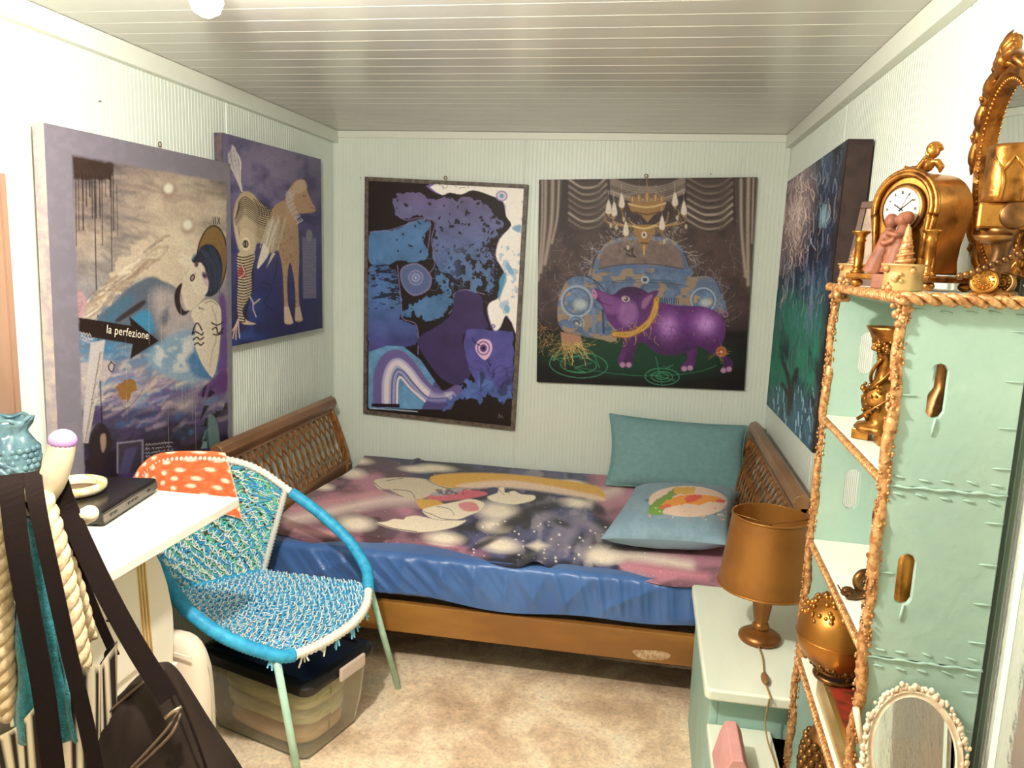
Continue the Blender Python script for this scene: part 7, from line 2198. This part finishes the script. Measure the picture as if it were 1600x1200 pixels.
# gold candle cup on a medallion pedestal in front of the mirror
pp = (2.222, -2.592, ZT)
t = thing('medallion_pedestal', 'gold pedestal with round medallions and a bead string before the mirror', 'pedestal', pp, math.radians(-20))
MB().lathe([(0.032, 0.0), (0.03, 0.008), (0.016, 0.014), (0.013, 0.03), (0.018, 0.05), (0.012, 0.07), (0.02, 0.098), (0.03, 0.106)], (0, 0, 0), 20).build('stem', M_BRONZE, t, world=False)
MB().box((0, 0, 0.126), (0.078, 0.05, 0.042)).build('block', M_GOLDL, t, smooth=False, world=False, bevel=0.005)
MB().lathe([(0.02, 0), (0.022, 0.004), (0.019, 0.007), (0.0, 0.006)], (0.012, -0.025, 0.127), 24, RX).build('medallion', M_BRONZE, t, world=False)
MB().lathe([(0.012, 0.088), (0.026, 0.094), (0.03, 0.101), (0.026, 0.1), (0.01, 0.094)], (-0.012, -0.026, -0.006), 22).build('bowl', M_BRONZE, t, world=False)
mb = MB()
for i in range(16):
    q = i / 15
    mb.ball((-0.052 + 0.125 * q, -0.035, 0.030 + 0.066 * q ** 1.3 + 0.004 * math.sin(q * 3)), 0.0058, 9, 7)
mb.build('bead_string', M_BRONZE, t, world=False)
t = thing('relief_candle', 'gold cylinder candle with tree relief standing on the medallion pedestal', 'candle', (pp[0], pp[1], ZT + 0.147), math.radians(-20))
MB().lathe([(0.0, 0.0), (0.036, 0.0), (0.037, 0.01), (0.036, 0.082), (0.034, 0.088), (0.028, 0.086), (0.02, 0.08), (0.0, 0.079)], (0, 0, 0), 30, disp=lambda a, z: 0.0012 * math.sin(5 * a + 70 * z)).build('cylinder', M_GOLD, t, world=False)
for a0 in (-1.9, -1.1, 0.4, 2.2):
    def cp(a, z):
        return (0.0372 * math.cos(a), 0.0372 * math.sin(a), z)
    MB().tube([cp(a0, 0.002), cp(a0 + 0.06, 0.03), cp(a0 - 0.05, 0.05)], 0.0028, 6).tube([cp(a0 - 0.02, 0.045), cp(a0 + 0.35, 0.07)], 0.0022, 6).tube([cp(a0 - 0.05, 0.05), cp(a0 - 0.4, 0.068)], 0.0022, 6).build('tree_relief', M_GOLDL, t, world=False)

# pair of round watch-shaped trinkets at the front edge
for i, (dx, yy, r, sl, lab) in enumerate(((2.196, -2.612, 0.019, 0.35, 'round gold watch-shaped trinket with an embossed face at the tower edge'), (2.226, -2.608, 0.017, 0.9, 'half-turned bronze trinket beside the watch-shaped one'))):
    t = thing('watch_trinket', lab, 'trinket', (dx, yy, ZT), math.radians(-25 - 20 * i), 'trinkets at the tower edge')
    R_t = Matrix.Rotation(math.pi / 2 - 0.25, 3, 'X')
    MB().lathe([(0.0, -0.006), (r, -0.006), (r + 0.002, 0.0), (r, 0.006), (r - 0.003, 0.006), (r - 0.004, 0.004), (0, 0.004)], (0, 0, r + 0.004), 26, R_t).build('disc', M_GOLDL if i == 0 else M_BRONZE, t, world=False)
    mb = MB()
    for k in range(24):
        a = 2 * math.pi * k / 12; q = (r - 0.007) if k < 12 else (r - 0.012)
        v_ = R_t @ Vector((q * math.cos(a), q * math.sin(a), 0.0045)); mb.ball((v_.x, v_.y, v_.z + r + 0.004), 0.0015, 6, 4)
    mb.build('embossing', M_GOLDL, t, world=False)
    MB().box((0, 0.004, 0.0025), (0.032, 0.02, 0.005)).build('foot', M_GOLD, t, smooth=False, world=False, bevel=0.001)

# ------------------------------------------------------------------ white oval mirror hung on the tower's end
hc = Vector(tw(0.088, -0.022, 0.772))
t = thing('white_oval_mirror', 'small oval mirror in a white shell-carved frame on the tower end', 'mirror', tuple(hc))
HR = Matrix.Rotation(-TT, 3, 'Z') @ Matrix.Rotation(math.radians(-7), 3, 'X') @ Matrix.Rotation(math.radians(-8), 3, 'Y')
def ho(x, z, d):
    q = HR @ Vector((x * 0.93, -d, z * 0.95)); return hc + q
M_IVORY = mat('ivory_resin', (236, 218, 190), 0.45, col2=(220, 190, 160), scale=40, bump=0.2, bscale=120)
prof = [(0.070, 0.106, 0.002), (0.072, 0.108, 0.009), (0.078, 0.114, 0.007), (0.082, 0.118, 0.010), (0.085, 0.121, 0.0), (0.070, 0.106, -0.002)]
mb = MB(); vs = []; n = 64
for a, b, d in prof:
    vs += [ho(x, z, d) for x, z in oval(a, b, n)]
mb.add(vs, [(i * n + k, i * n + (k + 1) % n, ((i + 1) % len(prof)) * n + (k + 1) % n, ((i + 1) % len(prof)) * n + k) for i in range(len(prof)) for k in range(n)])
mb.build('frame', M_IVORY, t, auto=60)
MB().add([ho(x, z, 0.003) for x, z in oval(0.0715, 0.1075, n)], [tuple(range(n))]).build('glass', mat('mirror_glass', (225, 228, 222)), t, smooth=False)
rnd = random.Random(31)
for k in range(60):
    a = 2 * math.pi * k / 60
    x, z = 0.084 * math.cos(a), 0.120 * math.sin(a)
    s = rnd.uniform(0.7, 1.25)
    mb = MB()
    for q in range(4):
        mb.ball(ho(x + rnd.gauss(0, .003) + 0.004 * math.cos(a), z + rnd.gauss(0, .003) + .004 * math.sin(a), 0.004 + rnd.uniform(0, .004)), (0.0042 * s, 0.0042 * s, 0.005 * s), 7, 5)
    mb.build('shell', M_IVORY, t)
MB().tube([ho(-0.096, 0.085, 0.003), ho(-0.094, 0.05, 0.006), ho(-0.09, 0.01, 0.004)], [0.006, 0.005, 0.004], 8).build('side_scroll', M_IVORY, t)
MB().tube([ho(-0.098, -0.02, 0.004), ho(-0.088, -0.05, 0.005), ho(-0.082, -0.08, 0.004)], [0.006, 0.006, 0.004], 8).build('side_scroll', M_IVORY, t)

# clear plastic wrapped panel standing against the right wall
t = thing('wrapped_panel', 'brown panel in clear plastic wrap against the wall beside the tower', 'panel', (2.27, -2.98, 0))
MB().box2((2.272, -3.16, 0.02), (2.292, -2.755, 1.30)).build('panel_board', mat('russet_board', (140, 92, 56), 0.5, col2=(84, 52, 36), scale=3), t, smooth=False)
M_WRAP = mat('clear_wrap', (240, 240, 235), 0.05, trans=0.9, ior=1.15, bump=0.5, bscale=14, bdist=0.01)
MB().box2((2.254, -3.22, 0.0), (2.259, -2.70, 1.36)).build('wrap_sheet', M_WRAP, t, smooth=False)
MB().box2((2.254, -2.705, 0.0), (2.296, -2.70, 1.36)).build('wrap_side', M_WRAP, t, smooth=False)
MB().box2((2.2535, -2.742, 0.0), (2.2545, -2.722, 1.36)).build('tape', mat('clear_tape', (206, 220, 206), 0.2), t, smooth=False)
